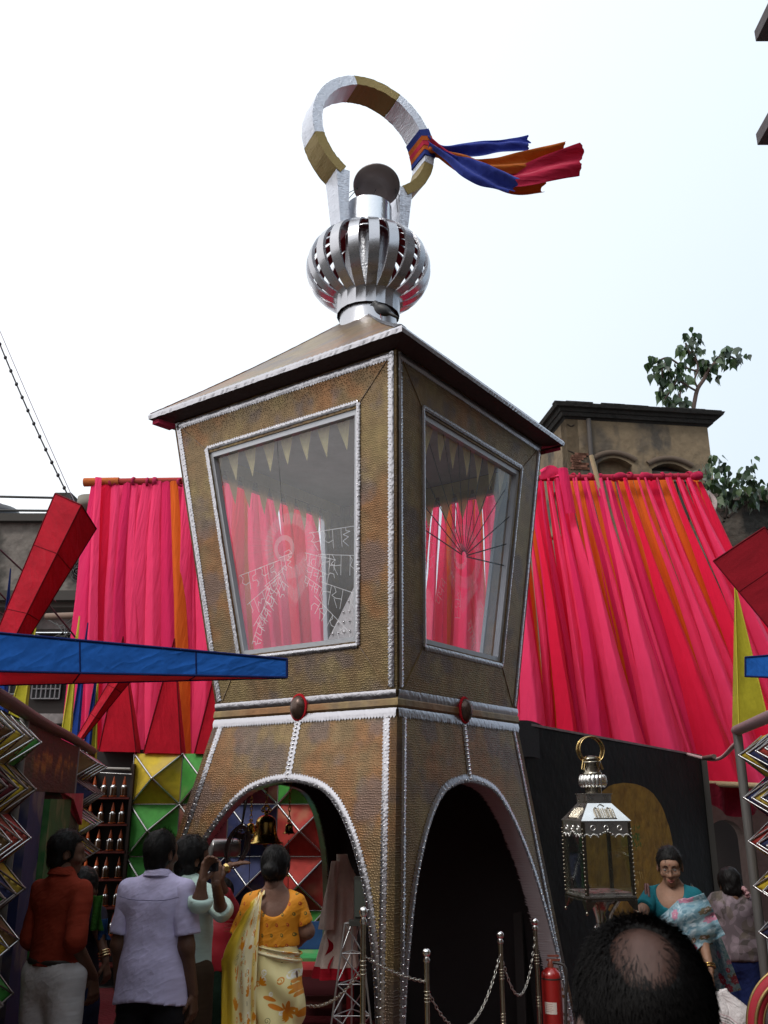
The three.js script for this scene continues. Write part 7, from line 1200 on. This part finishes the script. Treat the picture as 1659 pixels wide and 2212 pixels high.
{ // woman in a red sequinned blouse behind them, one arm out
  const D = 6.2, P = person({ label: 'woman in a red blouse with a wrist watch reaching towards the bells', fem: 1, bareLegs: false, top: [480, 1890], D, turn: Math.PI + 0.2, headYaw: -0.3, skin: [0.15, 0.075, 0.048], J: (px, s) => ({ elR: px(468, 1893, D - 0.3), wrR: px(498, 1869, D - 0.25), elL: [0.2 * s, 1.1 * s, 0.1], wrL: [0.1 * s, 1.1 * s, 0.3] }), hands: (J) => [{ w: J.wrR, dir: [-1, 0.18, 0.1], n: [0, -1, 0.1], side: 1, curl: 0.12 }] });
  const { S } = P; P.wear('blouse', [...P.torso(0.02), ...P.arm('L', 0.018, 0.75), ...P.arm('R', 0.018, 0.6)], std([0.32, 0.008, 0.02], 0.45, { sheen: 0.6, sheenColor: new THREE.Color(0.8, 0.2, 0.2), bumpMap: rep(weaveBump, 3), bumpScale: 0.004 }), { fold: folds(0.006, 10, 4, 61), cut: (x, y) => 1.02 * S - y });
  const seq = []; for (let r = 0; r < 4; r++) for (let c = 0; c < 6; c++) seq.push(box(0.017, 0.005, 0.004, (-0.145 + c * 0.021) * S, (1.385 - r * 0.024) * S, -0.100 - 0.012 * r)); mesh('sequins', seq, std([0.75, 0.2, 0.2], 0.15, { metal: 0.8 }), P.g);
  P.wear('skirt', [cap([0, 1.04 * S, 0], [0, 0.8 * S, 0], 0.14 * S, 0.18 * S, 0.8), cap([0, 0.8 * S, 0], [0, 0.06, 0], 0.18 * S, 0.24 * S, 0.9)], shirtMat([0.012, 0.03, 0.018]), { fold: folds(0.012, 12, 1.2, 63, 0.1), cell: 0.015, lo: 0.01 });
  P.hair({ seed: 15, th: 0.016, front: 0.06, overEars: true, extra: [[[0, -0.03, -0.12], [0.045, 0.05, 0.04]]] });
  const w = V(...P.J.wrR), d = V(...P.J.elR).sub(w).normalize(), wc = w.clone().addScaledVector(d, 0.03); mesh('watch', [bar(wc.clone().addScaledVector(d, -0.009), wc.clone().addScaledVector(d, 0.009), 0.030, 16), (() => { const g = new THREE.CylinderGeometry(0.015, 0.015, 0.012, 16); g.rotateX(Math.PI / 2); g.translate(wc.x, wc.y, wc.z - 0.030); return g; })()], std([0.65, 0.48, 0.18], 0.25, { metal: 1 }), P.g);
}
// printed cloth: a cream ground with rings, leaves and tendrils
const yellowPrint = (border) => canvasTex(1024, 1024, (c, w, h) => {
  const g = mulberry(border ? 31 : 30), gr = c.createLinearGradient(0, 0, w, 0);
  if (border) { gr.addColorStop(0, '#efe2b4'); gr.addColorStop(0.12, '#f0c860'); gr.addColorStop(0.16, '#efe3bd'); gr.addColorStop(0.55, '#eadba4'); gr.addColorStop(0.72, '#d9b93c'); gr.addColorStop(1, '#c7a11c'); } else { gr.addColorStop(0, '#e9d999'); gr.addColorStop(0.25, '#f0e4bb'); gr.addColorStop(0.7, '#eedfa6'); gr.addColorStop(1, '#e9d999'); }
  c.fillStyle = gr; c.fillRect(0, 0, w, h);
  for (let i = 0; i < (border ? 90 : 210); i++) {
    const x = g() * w * (border ? 0.62 : 1), y = g() * h, r = 10 + 20 * g(), t = i % 5;
    for (const [ox, oy] of [[0, 0], [w, 0], [-w, 0], [0, h], [0, -h]]) {
      c.save(); c.translate(x + ox, y + oy); c.rotate(g() * 0 + i);
      if (t < 2) { c.strokeStyle = ['#d9861c', '#f8f4ea'][i % 2]; c.lineWidth = 7; c.beginPath(); c.arc(0, 0, r, 0.3, 6.3); c.stroke(); c.lineWidth = 4; c.beginPath(); c.arc(4, 4, r * 0.6, 1, 6); c.stroke(); }
      else if (t === 2) { c.fillStyle = '#dd8a12'; for (let k = 0; k < 4; k++) { c.rotate(0.5); c.beginPath(); c.ellipse(r * 1.6, 0, r * 1.4, r * 0.5, 0, 0, 7); c.fill(); } }
      else if (t === 3) { c.strokeStyle = '#7d7a55'; c.lineWidth = 3.5; c.beginPath(); for (let k = 0; k < 40; k++) { const a = k * 0.25, q = r * (1.9 - k * 0.042); c.lineTo(q * Math.cos(a), q * Math.sin(a)); } c.stroke(); }
      else { c.fillStyle = '#d97d10'; c.beginPath(); c.ellipse(0, 0, r * 0.55, r * 1.9, 0.4, 0, 7); c.fill(); }
      c.restore();
    }
  }
});
const satin = (map, rx, ry) => std([1, 1, 1], 0.42, { map: rep(map, rx, ry), bumpMap: rep(weaveBump, 2), bumpScale: 0.003, sheen: 0.5, sheenColor: new THREE.Color(0.9, 0.8, 0.5), sheenRoughness: 0.4 });
{ // woman in the yellow sari
  const D = 5.5, P = person({ label: 'woman in a cream and yellow printed sari and orange blouse seen from behind', fem: 1, bareLegs: false, top: [597, 1822], D, turn: Math.PI + 0.06, headYaw: -0.25, headPitch: 0.05, bulk: 1.08, skin: [0.20, 0.105, 0.075], J: (px, s) => ({ elR: px(664, 2012, D + 0.02), wrR: px(640, 2040, D + 0.28), elL: [0.23 * s, 1.12 * s, 0.02], wrL: [0.16 * s, 1.05 * s, 0.24] }), hands: (J) => [{ w: J.wrR, dir: [0.5, 0.1, 1], n: [0, -1, 0], side: -1 }] });
  const { S, J } = P;
  const dots = canvasTex(512, 512, (c, w, h) => { c.fillStyle = '#d98a14'; c.fillRect(0, 0, w, h); for (let r = 0; r < 6; r++) for (let q = 0; q < 6; q++) { const x = (q + (r % 2) * 0.5 + 0.25) * w / 6, y = (r + 0.5) * h / 6; c.fillStyle = r % 2 ? '#b5431c' : '#6d5a1c'; c.beginPath(); c.ellipse(x, y, 11, 17, 0.3, 0, 7); c.fill(); c.fillStyle = '#e2a230'; c.beginPath(); c.ellipse(x + 3, y - 2, 4, 7, 0.3, 0, 7); c.fill(); } });
  const dotM = std([1, 1, 1], 0.7, { map: rep(dots, 3.2), bumpMap: rep(creaseBump, 3), bumpScale: 0.004 });
  for (const q of ['L', 'R']) P.sleeve(q, 0.009, 0.74, dotM, folds(0.005, 12, 8, 77, 0.4));
  P.wear('blouse', [...P.torso(0.012), ...P.arm('L', 0.008, 0.3), ...P.arm('R', 0.008, 0.3)], dotM, { fold: folds(0.006, 10, 4, 71), cut: (x, y, z) => Math.max(1.135 * S - y, -ell(x, y, z, [0, 1.46 * S, -0.13], [0.122 * S, 0.165 * S, 0.14]), -ell(x, y, z, [0, 1.47 * S, 0.0], [0.085, 0.08, 0.2])), lo: 1.10 * S, cell: 0.009 });
  const [sk, sf] = P.wear('sari_skirt', [cap([0, 1.12 * S, 0], [0, 0.90 * S, 0.01], 0.150 * S, 0.190 * S, 0.80), cap([0, 0.90 * S, 0.01], [0, 0.5 * S, 0.01], 0.190 * S, 0.205 * S, 0.86), cap([0, 0.5 * S, 0.01], [0, 0.05, 0.01], 0.205 * S, 0.25 * S, 0.92)], satin(yellowPrint(false), 1.25, 1.25), { fold: (x, y, z) => 0.017 * Math.sin((y * 1.0 - x * 1.1) * 24 + 2 * noise3(x * 4, y * 4, 1)) * smooth(1.15, 0.85, y) + folds(0.010, 9, 2, 73, 0.5)(x, y, z), lo: 0.01, cell: 0.011 });
  mesh('waist_fold', thick(sheet((u, v) => { const a = lerp(-2.2, 2.2, u), r = 0.166 + 0.012 * Math.sin(v * 9 + u * 5); return V(r * 1.0 * Math.sin(a) * S, (1.125 - 0.055 * v + 0.03 * Math.sin(a)) * S, -r * 0.80 * Math.cos(a) * S + 0.004); }, 40, 10), 0.005), satin(yellowPrint(true), 0.6, 0.6), P.g);
  const all = field([...P.torso(0.02), ...P.arm('L', 0.03, 2), cap([0, 1.12 * S, 0], [0, 0.90 * S, 0.01], 0.155 * S, 0.196 * S, 0.80), cap([0, 0.90 * S, 0.01], [0, 0.05, 0.01], 0.20 * S, 0.26 * S, 0.86), cap([0.2 * S, 1.2 * S, 0.0], [0.22 * S, 0.15, -0.03], 0.05, 0.09)], 0.06);
  const xo = (v) => v < 0.3 ? lerp(0.125, 0.262, smooth(0, 0.3, v)) : 0.262 + 0.012 * Math.sin(v * 7), yy = (v) => lerp(1.435 * S, 0.18, v);
  const pal = P.drape(all, -1, (u, v) => [lerp(0.062 + 0.012 * Math.sin(v * 5), xo(v), u), yy(v) - 0.05 * u * smooth(0.1, 0, v)], 22, 60, 0.016);
  { const q = pal.attributes.position, uv = pal.attributes.uv; for (let i = 0; i < q.count; i++) { const u = uv.getX(i), v = uv.getY(i); q.setZ(i, q.getZ(i) - 0.012 * Math.sin(u * 19 + v * 3) * smooth(0.02, 0.4, v) * (0.4 + u) - 0.006); uv.setXY(i, u, v * 1.9); } pal.computeVertexNormals(); }
  mesh('pallu', thick(pal, 0.004), satin(yellowPrint(true), 1, 1), P.g);
  // the shoulder pleat coming over from the front
  mesh('shoulder_pleat', thick(sheet((u, v) => { const x = lerp(0.055, 0.128, u), a = lerp(-0.5, 2.4, v); return V(x * S, (1.395 + 0.085 * Math.sin(a + 0.35) * 0.75 - 0.05 * u) * S + 0.006 * Math.sin(u * 18), (0.02 - 0.095 * Math.cos(Math.PI - a) * -1) * S * -1 * 0.9 - 0.0); }, 10, 14), 0.004), satin(yellowPrint(true), 0.3, 0.5), P.g);
  P.hair({ strands: 1600, seed: 19, th: 0.016, up: true, front: 0.06, overEars: true, nape: -0.075, rough: 0.008, extra: [[[0, -0.012, -0.110], [0.050, 0.048, 0.042]]] });
  mesh('earring', (() => { const g = new THREE.SphereGeometry(0.007, 8, 6); g.translate(-0.083, -0.045, 0.0); g.applyMatrix4(P.M); return g; })(), std([0.7, 0.5, 0.15], 0.2, { metal: 1 }), P.g);
}
{ // woman with glasses coming towards the camera
  const D = 5.95, P = person({ label: 'woman with glasses in a blue and red floral sari walking towards the camera', fem: 1, bareLegs: false, top: [1443, 1822], D, turn: -0.42, headYaw: 0.12, headPitch: 0.20, bulk: 1.05, headCell: 0.0035, skin: [0.33, 0.18, 0.12], J: (px, s) => ({ elR: px(1383, 1975, D - 0.1), wrR: px(1400, 2020, D - 0.3), elL: px(1514, 2012, D - 0.08), wrL: px(1534, 2098, D - 0.2) }), hands: (J) => [{ w: J.wrL, dir: [0.12, -1, 0.15], n: [-1, 0, 0.2], side: 1, curl: 0.75 }, { w: J.wrR, dir: [0.3, -0.6, 0.6], n: [1, 0, 0], side: -1 }] });
  const { S, J } = P, teal = shirtMat([0.015, 0.15, 0.19]); P.sleeve('L', 0.012, 0.66, teal); P.sleeve('R', 0.012, 0.70, teal);
  P.wear('blouse', [...P.torso(0.012), ...P.arm('L', 0.010, 0.3), ...P.arm('R', 0.010, 0.3)], teal, { fold: folds(0.005, 10, 4, 81), cut: (x, y, z) => Math.max(1.11 * S - y, -ell(x, y, z, [-0.01, 1.47 * S, 0.10], [0.10, 0.15, 0.16]), -ell(x, y, z, [0, 1.48 * S, 0], [0.08, 0.06, 0.2])), cell: 0.009 });
  const floral = canvasTex(1024, 1024, (c, w, h) => {
    const g = mulberry(42); c.fillStyle = '#86a7b5'; c.fillRect(0, 0, w, h);
    for (let i = 0; i < 900; i++) { c.fillStyle = ['rgba(215,225,232,.4)', 'rgba(50,105,135,.35)', 'rgba(225,225,230,.3)', 'rgba(30,80,100,.3)', 'rgba(110,150,170,.4)'][i % 5]; c.beginPath(); c.ellipse(g() * w, g() * h, 6 + 34 * g(), 5 + 20 * g(), 6 * g(), 0, 7); c.fill(); }
    for (let i = 0; i < 26; i++) { const x = g() * w, y = g() * h, r = 30 + 40 * g(), col = ['rgba(185,45,70,.85)', 'rgba(120,100,70,.8)', 'rgba(205,120,150,.75)', 'rgba(165,40,60,.8)'][i % 4]; for (let k = 0; k < 7; k++) { const a = k * 0.9 + i; c.fillStyle = col; c.beginPath(); c.ellipse(x + r * 0.6 * Math.cos(a), y + r * 0.6 * Math.sin(a), r * 0.5, r * 0.35, a, 0, 7); c.fill(); } c.fillStyle = 'rgba(240,215,220,.6)'; for (let k = 0; k < 9; k++) { c.beginPath(); c.arc(x + r * (g() - 0.5), y + r * (g() - 0.5), 3 + 5 * g(), 0, 7); c.fill(); } }
  });
  const sari = std([0.9, 0.9, 0.9], 0.7, { map: rep(floral, 2.0), bumpMap: rep(weaveBump, 3), bumpScale: 0.004 }), sariLow = std([0.45, 0.5, 0.5], 0.75, { map: rep(floral, 1.6), bumpMap: rep(weaveBump, 3), bumpScale: 0.004 });
  const skirtP = [cap([0, 1.08 * S, 0], [0, 0.88 * S, 0], 0.15 * S, 0.185 * S, 0.82), cap([0, 0.88 * S, 0], [0, 0.05, 0.02], 0.185 * S, 0.25 * S, 0.95)];
  P.wear('sari_skirt', skirtP, sariLow, { fold: folds(0.012, 12, 1.4, 83, 0.15), cell: 0.013, lo: 0.01 });
  const all = field([...P.torso(0.03), ...P.arm('L', 0.024, 1), ...skirtP.map((q) => { const c = [...q]; c[6] += 0.01; c[7] += 0.01; return c; }), cap([-0.07 * S, 1.25 * S, 0.09], [0.07 * S, 1.25 * S, 0.09], 0.055)], 0.06);
  const fr = P.drape(all, 1, (u, v) => { const t = [lerp(-0.16, 0.10, u), lerp(1.20, 1.415, Math.pow(u, 1.2))], b = [lerp(-0.16, 0.235, u), lerp(0.95, 1.17, u * u)]; const e = [lerp(t[0], b[0], v) + (u > 0.8 ? 0.10 * (u - 0.8) / 0.2 * (1 - v * 0.3) : 0), lerp(t[1], b[1], v) - (u > 0.85 ? 0.01 : 0)]; return [e[0] * S, e[1] * S]; }, 40, 40, 0.012);
  { const q = fr.attributes.position, uv = fr.attributes.uv; for (let i = 0; i < q.count; i++) { const u = uv.getX(i), v = uv.getY(i); q.setZ(i, Math.max(q.getZ(i), 0.02) + 0.008 * Math.sin(v * 16 - u * 4)); uv.setXY(i, u * 0.45, v * 0.35); } fr.computeVertexNormals(); }
  mesh('sari_drape', thick(fr, 0.004), sari, P.g);
  // the loose end behind her left arm
  mesh('pallu', thick(sheet((u, v) => { const a = V(...P.px(lerp(1492, 1526, u), lerp(1908, 1945, u), D + 0.06)), b = V(...P.px(lerp(1500, 1600, u), lerp(2150, 2140, u), D + 0.18)); const p = a.lerp(b, v); p.z += 0.03 * Math.sin(u * 14 + v * 3) * smooth(0, 0.4, v) - 0.03 * Math.sin(v * 3.1); return p; }, 26, 30, (u, v) => [u * 0.4, -v * 0.7]), 0.003), sari, P.g);
  P.hair({ strands: 900, seed: 23, th: 0.010, front: 0.052, side: 0.25, rough: 0.005, nape: -0.10, lo: -0.26, back: -0.2, extra: [[[0.03, -0.09, -0.105], [0.03, 0.11, 0.035]]], cell: 0.0045 });
  const eye = []; for (const s of [-1, 1]) { const e = new THREE.SphereGeometry(0.0105, 14, 10); e.scale(1.15, 0.42, 0.7); e.translate(0.031 * s, -0.001, 0.0815); eye.push(e); } P.local('eyes', eye, std([0.16, 0.14, 0.13], 0.3));
  const ir = []; for (const s of [-1, 1]) { const e = new THREE.SphereGeometry(0.0058, 10, 8); e.scale(1, 0.8, 1); e.translate(0.031 * s, -0.003, 0.0842); ir.push(e); } P.local('irises', ir, std([0.015, 0.009, 0.007], 0.2));
  const br = []; for (const s of [-1, 1]) br.push(tube([V(0.014 * s, 0.022, 0.0965), V(0.032 * s, 0.027, 0.092), V(0.05 * s, 0.021, 0.078)], 0.0028, 10, 5)); P.local('eyebrows', br, hairMat);
  P.local('lips', [tube([V(-0.021, -0.068, 0.088), V(-0.008, -0.064, 0.0985), V(0, -0.066, 0.099), V(0.008, -0.064, 0.0985), V(0.021, -0.068, 0.088)], 0.0036, 14, 6), tube([V(-0.018, -0.071, 0.09), V(0, -0.077, 0.0985), V(0.018, -0.071, 0.09)], 0.0042, 12, 6)], std([0.27, 0.075, 0.065], 0.45)); P.local('bindi', (() => { const e = new THREE.SphereGeometry(0.0035, 8, 6); e.translate(0, 0.036, 0.0945); return e; })(), std([0.25, 0.01, 0.02], 0.5));
  const gl = []; for (const s of [-1, 1]) { const r = new THREE.TorusGeometry(0.019, 0.0012, 5, 24); r.scale(1.25, 0.8, 1); r.translate(0.030 * s, -0.002, 0.104); gl.push(r, bar(V(0.052 * s, 0.003, 0.102), V(0.080 * s, 0.004, 0.0), 0.0012, 5)); } gl.push(tube([V(-0.007, 0, 0.106), V(0, 0.004, 0.108), V(0.007, 0, 0.106)], 0.0013, 8, 5)); const gm = P.local('glasses', gl, std([0.20, 0.17, 0.15], 0.3, { metal: 0.9 }));
  const ln = []; for (const s of [-1, 1]) { const r = new THREE.CircleGeometry(0.0185, 20); r.scale(1.25, 0.8, 1); r.translate(0.030 * s, -0.002, 0.104); ln.push(r); } const lm = mesh('lenses', join(ln).applyMatrix4(P.M), std([1, 1, 1], 0.05, { transmission: 1, thickness: 0 }), gm);
  const w = V(...J.wrL), d = V(...J.elL).sub(w).normalize(), q = new THREE.Quaternion().setFromUnitVectors(V(0, 0, 1), d), bg = []; for (const k of [0.02, 0.034]) { const t = new THREE.TorusGeometry(0.033, 0.0042, 8, 24); t.applyQuaternion(q); const c = w.clone().addScaledVector(d, k); t.translate(c.x, c.y, c.z); bg.push(t); } mesh('bangles', bg, std([0.55, 0.36, 0.12], 0.25, { metal: 1 }), P.g);
  // shoulder bag and its strap
  const sb = thing('shoulder_bag', 'dark shoulder bag with brown straps worn by the woman with glasses', 'handbag', P.g.position.toArray(), P.g.rotation.y), bag = mesh('bag', (() => { const g = new THREE.SphereGeometry(1, 20, 14); g.scale(0.06, 0.15, 0.11); g.translate(-0.24, 0.98 * S, 0.02); return g; })(), leather, sb);
  for (const k of [0, 0.035]) mesh('strap', beam(V(-0.125 - k * 0.5, 1.375 * S, 0.105 - k * 0.2), V(-0.225 - k * 0.3, 1.05 * S, 0.09 - k), 0.018, 0.004, V(0, 0, 1)), std([0.10, 0.035, 0.03], 0.6), sb);
  for (const k of [0, 0.035]) mesh('strap', tube([V(-0.125 - k * 0.5, 1.37 * S, 0.105 - k * 0.2), V(-0.14 - k * 0.4, 1.44 * S, 0.02), V(-0.17, 1.37 * S, -0.10), V(-0.23, 1.05 * S, -0.06)], 0.008, 20, 6), std([0.10, 0.035, 0.03], 0.6), sb);
  const st = []; for (let i = 0; i < 7; i++) { const s = new THREE.SphereGeometry(0.006, 8, 6); s.translate(-0.19 - 0.012 * (i % 3), (1.10 - 0.025 * i) * S, 0.125); st.push(s); } mesh('studs', st, brass, sb);
  // the printed bag in her hand
  const wp = P.g.localToWorld(w.clone()), bp = thing('printed_bag', 'white bag printed with grey rings and a red dot held by the woman with glasses', 'bag', [wp.x + 0.02, wp.y - 0.1, wp.z + 0.02], -0.25);
  const rings = canvasTex(512, 768, (c, W, Hh) => { c.fillStyle = '#d6cfd0'; c.fillRect(0, 0, W, Hh); const X = 170, Y = 470; for (let i = 0; i < 9; i++) { c.strokeStyle = i % 3 === 2 ? '#b98a90' : '#6a6466'; c.lineWidth = 4 + 3 * (i % 2); c.beginPath(); c.arc(X, Y, 120 + i * 21, 0, 7); c.stroke(); } c.fillStyle = '#151214'; c.beginPath(); c.arc(X, Y, 96, 0, 7); c.fill(); c.fillStyle = '#a3232b'; c.beginPath(); c.arc(X + 10, Y, 74, 0, 7); c.fill(); c.fillStyle = '#d6cfd0'; c.fillRect(X - 14, Y - 96, 28, 192); c.fillStyle = 'rgba(190,120,130,.5)'; for (let i = 0; i < 6; i++) c.fillRect(250 + 30 * i, 640 + 14 * i, 24, 60); });
  mesh('sheet', thick(sheet((u, v) => V((u - 0.45) * lerp(0.08, 0.31, smooth(0, 0.3, v)), -v * 0.44 + 0.04 * (1 - v) * Math.abs(u - 0.5), 0.035 * Math.sin(u * 3.1) * smooth(0, 0.3, v) + 0.008 * Math.sin(u * 15 + v * 6)), 20, 30, (u, v) => [u, 1 - v]), 0.02), std([1, 1, 1], 0.4, { map: rings, bumpMap: rep(foilBump, 1), bumpScale: 0.006 }), bp);
}
{ // person with their back turned in the passage, a pink ruffled hair tie
  const P = person({ label: 'person in a grey and mauve patterned top and blue trousers with their back turned', fem: 1, top: [1572, 1872], D: 7.4, turn: Math.PI - 0.3, headYaw: 0.3, headPitch: 0.25, skin: [0.16, 0.08, 0.05], bulk: 1.15, J: (px, s) => ({ elL: [0.2 * s, 1.15 * s, 0.1], wrL: [0.1 * s, 1.1 * s, 0.28], elR: [-0.22 * s, 1.15 * s, 0.06], wrR: [-0.12 * s, 1.05 * s, 0.28] }) });
  const { S } = P, camo = canvasTex(512, 512, (c, w, h) => { const g = mulberry(9); c.fillStyle = '#6f6268'; c.fillRect(0, 0, w, h); for (let i = 0; i < 260; i++) { c.fillStyle = ['rgba(60,52,48,.5)', 'rgba(150,135,145,.5)', 'rgba(95,85,70,.5)', 'rgba(170,150,160,.4)'][i % 4]; c.beginPath(); c.ellipse(g() * w, g() * h, 10 + 40 * g(), 8 + 20 * g(), 6 * g(), 0, 7); c.fill(); } });
  P.wear('top', [...P.torso(0.045), cap([0, 0.98 * S, 0], [0, 0.86 * S, 0], 0.2 * S, 0.2 * S, 0.8), ...P.arm('L', 0.04, 1.3), ...P.arm('R', 0.04, 1.3)], std([0.75, 0.75, 0.75], 0.85, { map: rep(camo, 1.4), bumpMap: rep(weaveBump, 2), bumpScale: 0.005 }), { fold: folds(0.016, 7, 5, 91, 0.6), cut: (x, y) => 0.88 * S - y, cell: 0.014 });
  P.wear('trousers', [cap([0, 1.0 * S, 0], [0, 0.9 * S, 0], 0.16 * S, 0.17 * S, 0.8), ...P.legs(0.03)], shirtMat([0.012, 0.02, 0.085]), { cell: 0.016 }); P.wear('shoes', P.feet(0.008), leather, { cell: 0.014 });
  P.hair({ seed: 27, th: 0.02, front: 0.05, overEars: true, nape: -0.12 });
  mesh('hair_tie', (() => { const g = sheet((u, v) => { const a = u * 6.283, b = v * 6.283, r = 0.034 + 0.016 * (1 + 0.35 * Math.sin(a * 9)) * Math.cos(b); return V(r * Math.cos(a), 0.016 * (1 + 0.35 * Math.sin(a * 9 + 1)) * Math.sin(b), r * Math.sin(a)); }, 60, 8); g.rotateZ(1.1); g.translate(-0.085, -0.07, -0.085); g.applyMatrix4(P.M); return g; })(), cloth([0.60, 0.34, 0.36], 0.2), P.g);
}
{ // woman half hidden behind the man in red
  const P = person({ label: 'woman in dark clothes with bangles standing behind the man in the red shirt', fem: 1, bareLegs: false, top: [186, 1868], D: 5.95, turn: Math.PI - 0.2, skin: [0.14, 0.07, 0.045], J: (px, s) => ({ elR: px(214, 2010, 5.85), wrR: px(228, 2078, 5.8), elL: [0.2 * s, 1.1 * s, 0.05], wrL: [0.15 * s, 0.9 * s, 0.2] }), hands: (J) => [{ w: J.wrR, dir: [-0.15, -1, 0.2], n: [1, 0, 0.2], side: -1 }] });
  const { S } = P; P.wear('blouse', [...P.torso(0.015), ...P.arm('L', 0.016, 0.7), ...P.arm('R', 0.016, 0.7)], shirtMat([0.02, 0.018, 0.03]), { cut: (x, y) => 1.0 * S - y, cell: 0.013 });
  P.wear('skirt', [cap([0, 1.06 * S, 0], [0, 0.8 * S, 0], 0.14 * S, 0.18 * S, 0.82), cap([0, 0.8 * S, 0], [0, 0.06, 0], 0.18 * S, 0.23 * S, 0.92)], shirtMat([0.015, 0.02, 0.05]), { fold: folds(0.012, 12, 1.4, 97, 0.1), cell: 0.015, lo: 0.01 });
  mesh('green_scarf', thick(sheet((u, v) => V(...P.px(lerp(198, 222, u), lerp(1935, 2010, v), 5.8)).add(V(0, 0, 0.02 * Math.sin(u * 9 + v * 4))), 8, 14), 0.004), shirtMat([0.04, 0.14, 0.02]), P.g); mesh('blue_scarf', thick(sheet((u, v) => V(...P.px(lerp(208, 232, u) + 6 * v, lerp(1985, 2030, v), 5.82)).add(V(0, 0, 0.02 * Math.sin(u * 9 + v * 4))), 8, 10), 0.004), shirtMat([0.02, 0.06, 0.16]), P.g);
  P.hair({ seed: 33, th: 0.018, front: 0.05, overEars: true, nape: -0.11, extra: [[[0, -0.04, -0.115], [0.05, 0.05, 0.04]]] });
  const w = V(...P.J.wrR), d = V(...P.J.elR).sub(w).normalize(), q = new THREE.Quaternion().setFromUnitVectors(V(0, 0, 1), d), bg = []; for (const k of [0.03, 0.045, 0.058]) { const t = new THREE.TorusGeometry(0.034, 0.0045, 8, 24); t.applyQuaternion(q); const c = w.clone().addScaledVector(d, k); t.translate(c.x, c.y, c.z); bg.push(t); } mesh('bangles', bg, std([0.65, 0.5, 0.28], 0.25, { metal: 1 }), P.g);
}
{ // balding man close to the camera
  const D = 1.27, P = person({ label: 'balding man with black hair close to the camera, only the back of his head showing', top: [1378, 1990], D, turn: Math.PI - 0.06, headScale: 1.0, headPitch: 0.12, skin: [0.088, 0.045, 0.035], hairLift: 1.0, headCell: 0.004, cell: 0.014 });
  const { S } = P; P.wear('shirt', [...P.torso(0.034), ...P.arm('L', 0.03, 0.8), ...P.arm('R', 0.03, 0.8), cap([0, 1.42 * S, -0.015], [0, 1.46 * S, -0.005], 0.07 * S, 0.062 * S)], shirtMat([0.03, 0.03, 0.04]), { fold: folds(0.009, 7, 3, 99), cut: (x, y) => 0.9 * S - y, cell: 0.014 });
  P.wear('trousers', [cap([0, 1.0 * S, 0], [0, 0.92 * S, 0], 0.155 * S, 0.162 * S, 0.78), ...P.legs(0.028)], shirtMat([0.02, 0.02, 0.022]), { cell: 0.016 }); P.wear('shoes', P.feet(0.008), leather, { cell: 0.014 });
  const bald = [[0.004, 0.108, -0.075], [0.040, 0.056, 0.052]];
  P.hair({ seed: 37, th: 0.007, front: 0.085, rough: 0.006, bald, cell: 0.004 });
  // short strands that break the outline and thin out towards the crown
  const g = mulberry(404), pos = [], nrm = [], uv = [];
  for (let i = 0; i < 15000; i++) {
    const a = g() * 6.283, el = Math.asin(clamp(-0.75 + 1.75 * g(), -1, 1)), n = V(Math.cos(el) * Math.sin(a), Math.sin(el), Math.cos(el) * Math.cos(a)), R = [0.079, 0.097, 0.098], p = V(n.x * R[0], 0.032 + n.y * R[1], -0.014 + n.z * R[2]);
    const e = ell(p.x, p.y, p.z, ...bald); if (e < -0.026 || (e < 0.014 && g() > Math.pow((e + 0.026) / 0.04, 1.6))) continue; if (e > 0.03 && g() > 0.6) continue; if (p.z > 0.05 && p.y < 0.08) continue; if (Math.abs(p.x) > 0.06 && p.y < 0.035 && p.y > -0.06 && p.z > -0.035) continue;
    const dir = V(n.x * 0.5 + (g() - 0.5) * 0.5, -0.55 + (g() - 0.5) * 0.5 + 0.3 * n.y, n.z * 0.5 + (g() - 0.5) * 0.5 - 0.2), L = 0.012 + 0.014 * g(), k0 = dir.addScaledVector(n, -dir.dot(n) + 0.12).normalize(), q = p.clone().addScaledVector(dir, L * 0.6).addScaledVector(n, 0.004), r = p.clone().addScaledVector(dir, L).addScaledVector(n, 0.003), sd = dir.clone().cross(n).normalize().multiplyScalar(0.00055), s2 = n.clone().multiplyScalar(0.0005);
    for (const w of [sd, s2]) for (const [x, y, z] of [[p.clone().sub(w), p.clone().add(w), q.clone().add(w)], [p.clone().sub(w), q.clone().add(w), q.clone().sub(w)], [q.clone().sub(w), q.clone().add(w), r]]) for (const t of [x, y, z]) { pos.push(t.x, t.y, t.z); nrm.push(n.x, n.y, n.z); uv.push(t.x, t.y); }
  }
  const sg = new THREE.BufferGeometry(); sg.setAttribute('position', new THREE.Float32BufferAttribute(pos, 3)); sg.setAttribute('normal', new THREE.Float32BufferAttribute(nrm, 3)); sg.setAttribute('uv', new THREE.Float32BufferAttribute(uv, 2)); const hm = P.g.children.find((c) => c.name === 'hair'); const m = mesh('strands', sg.applyMatrix4(P.M), std([0.006, 0.005, 0.005], 0.6, { specularIntensity: 0.3 }), hm); m.userData.kind = 'stuff';
}
camera.far = 400; camera.updateProjectionMatrix();
renderer.render(scene, camera);
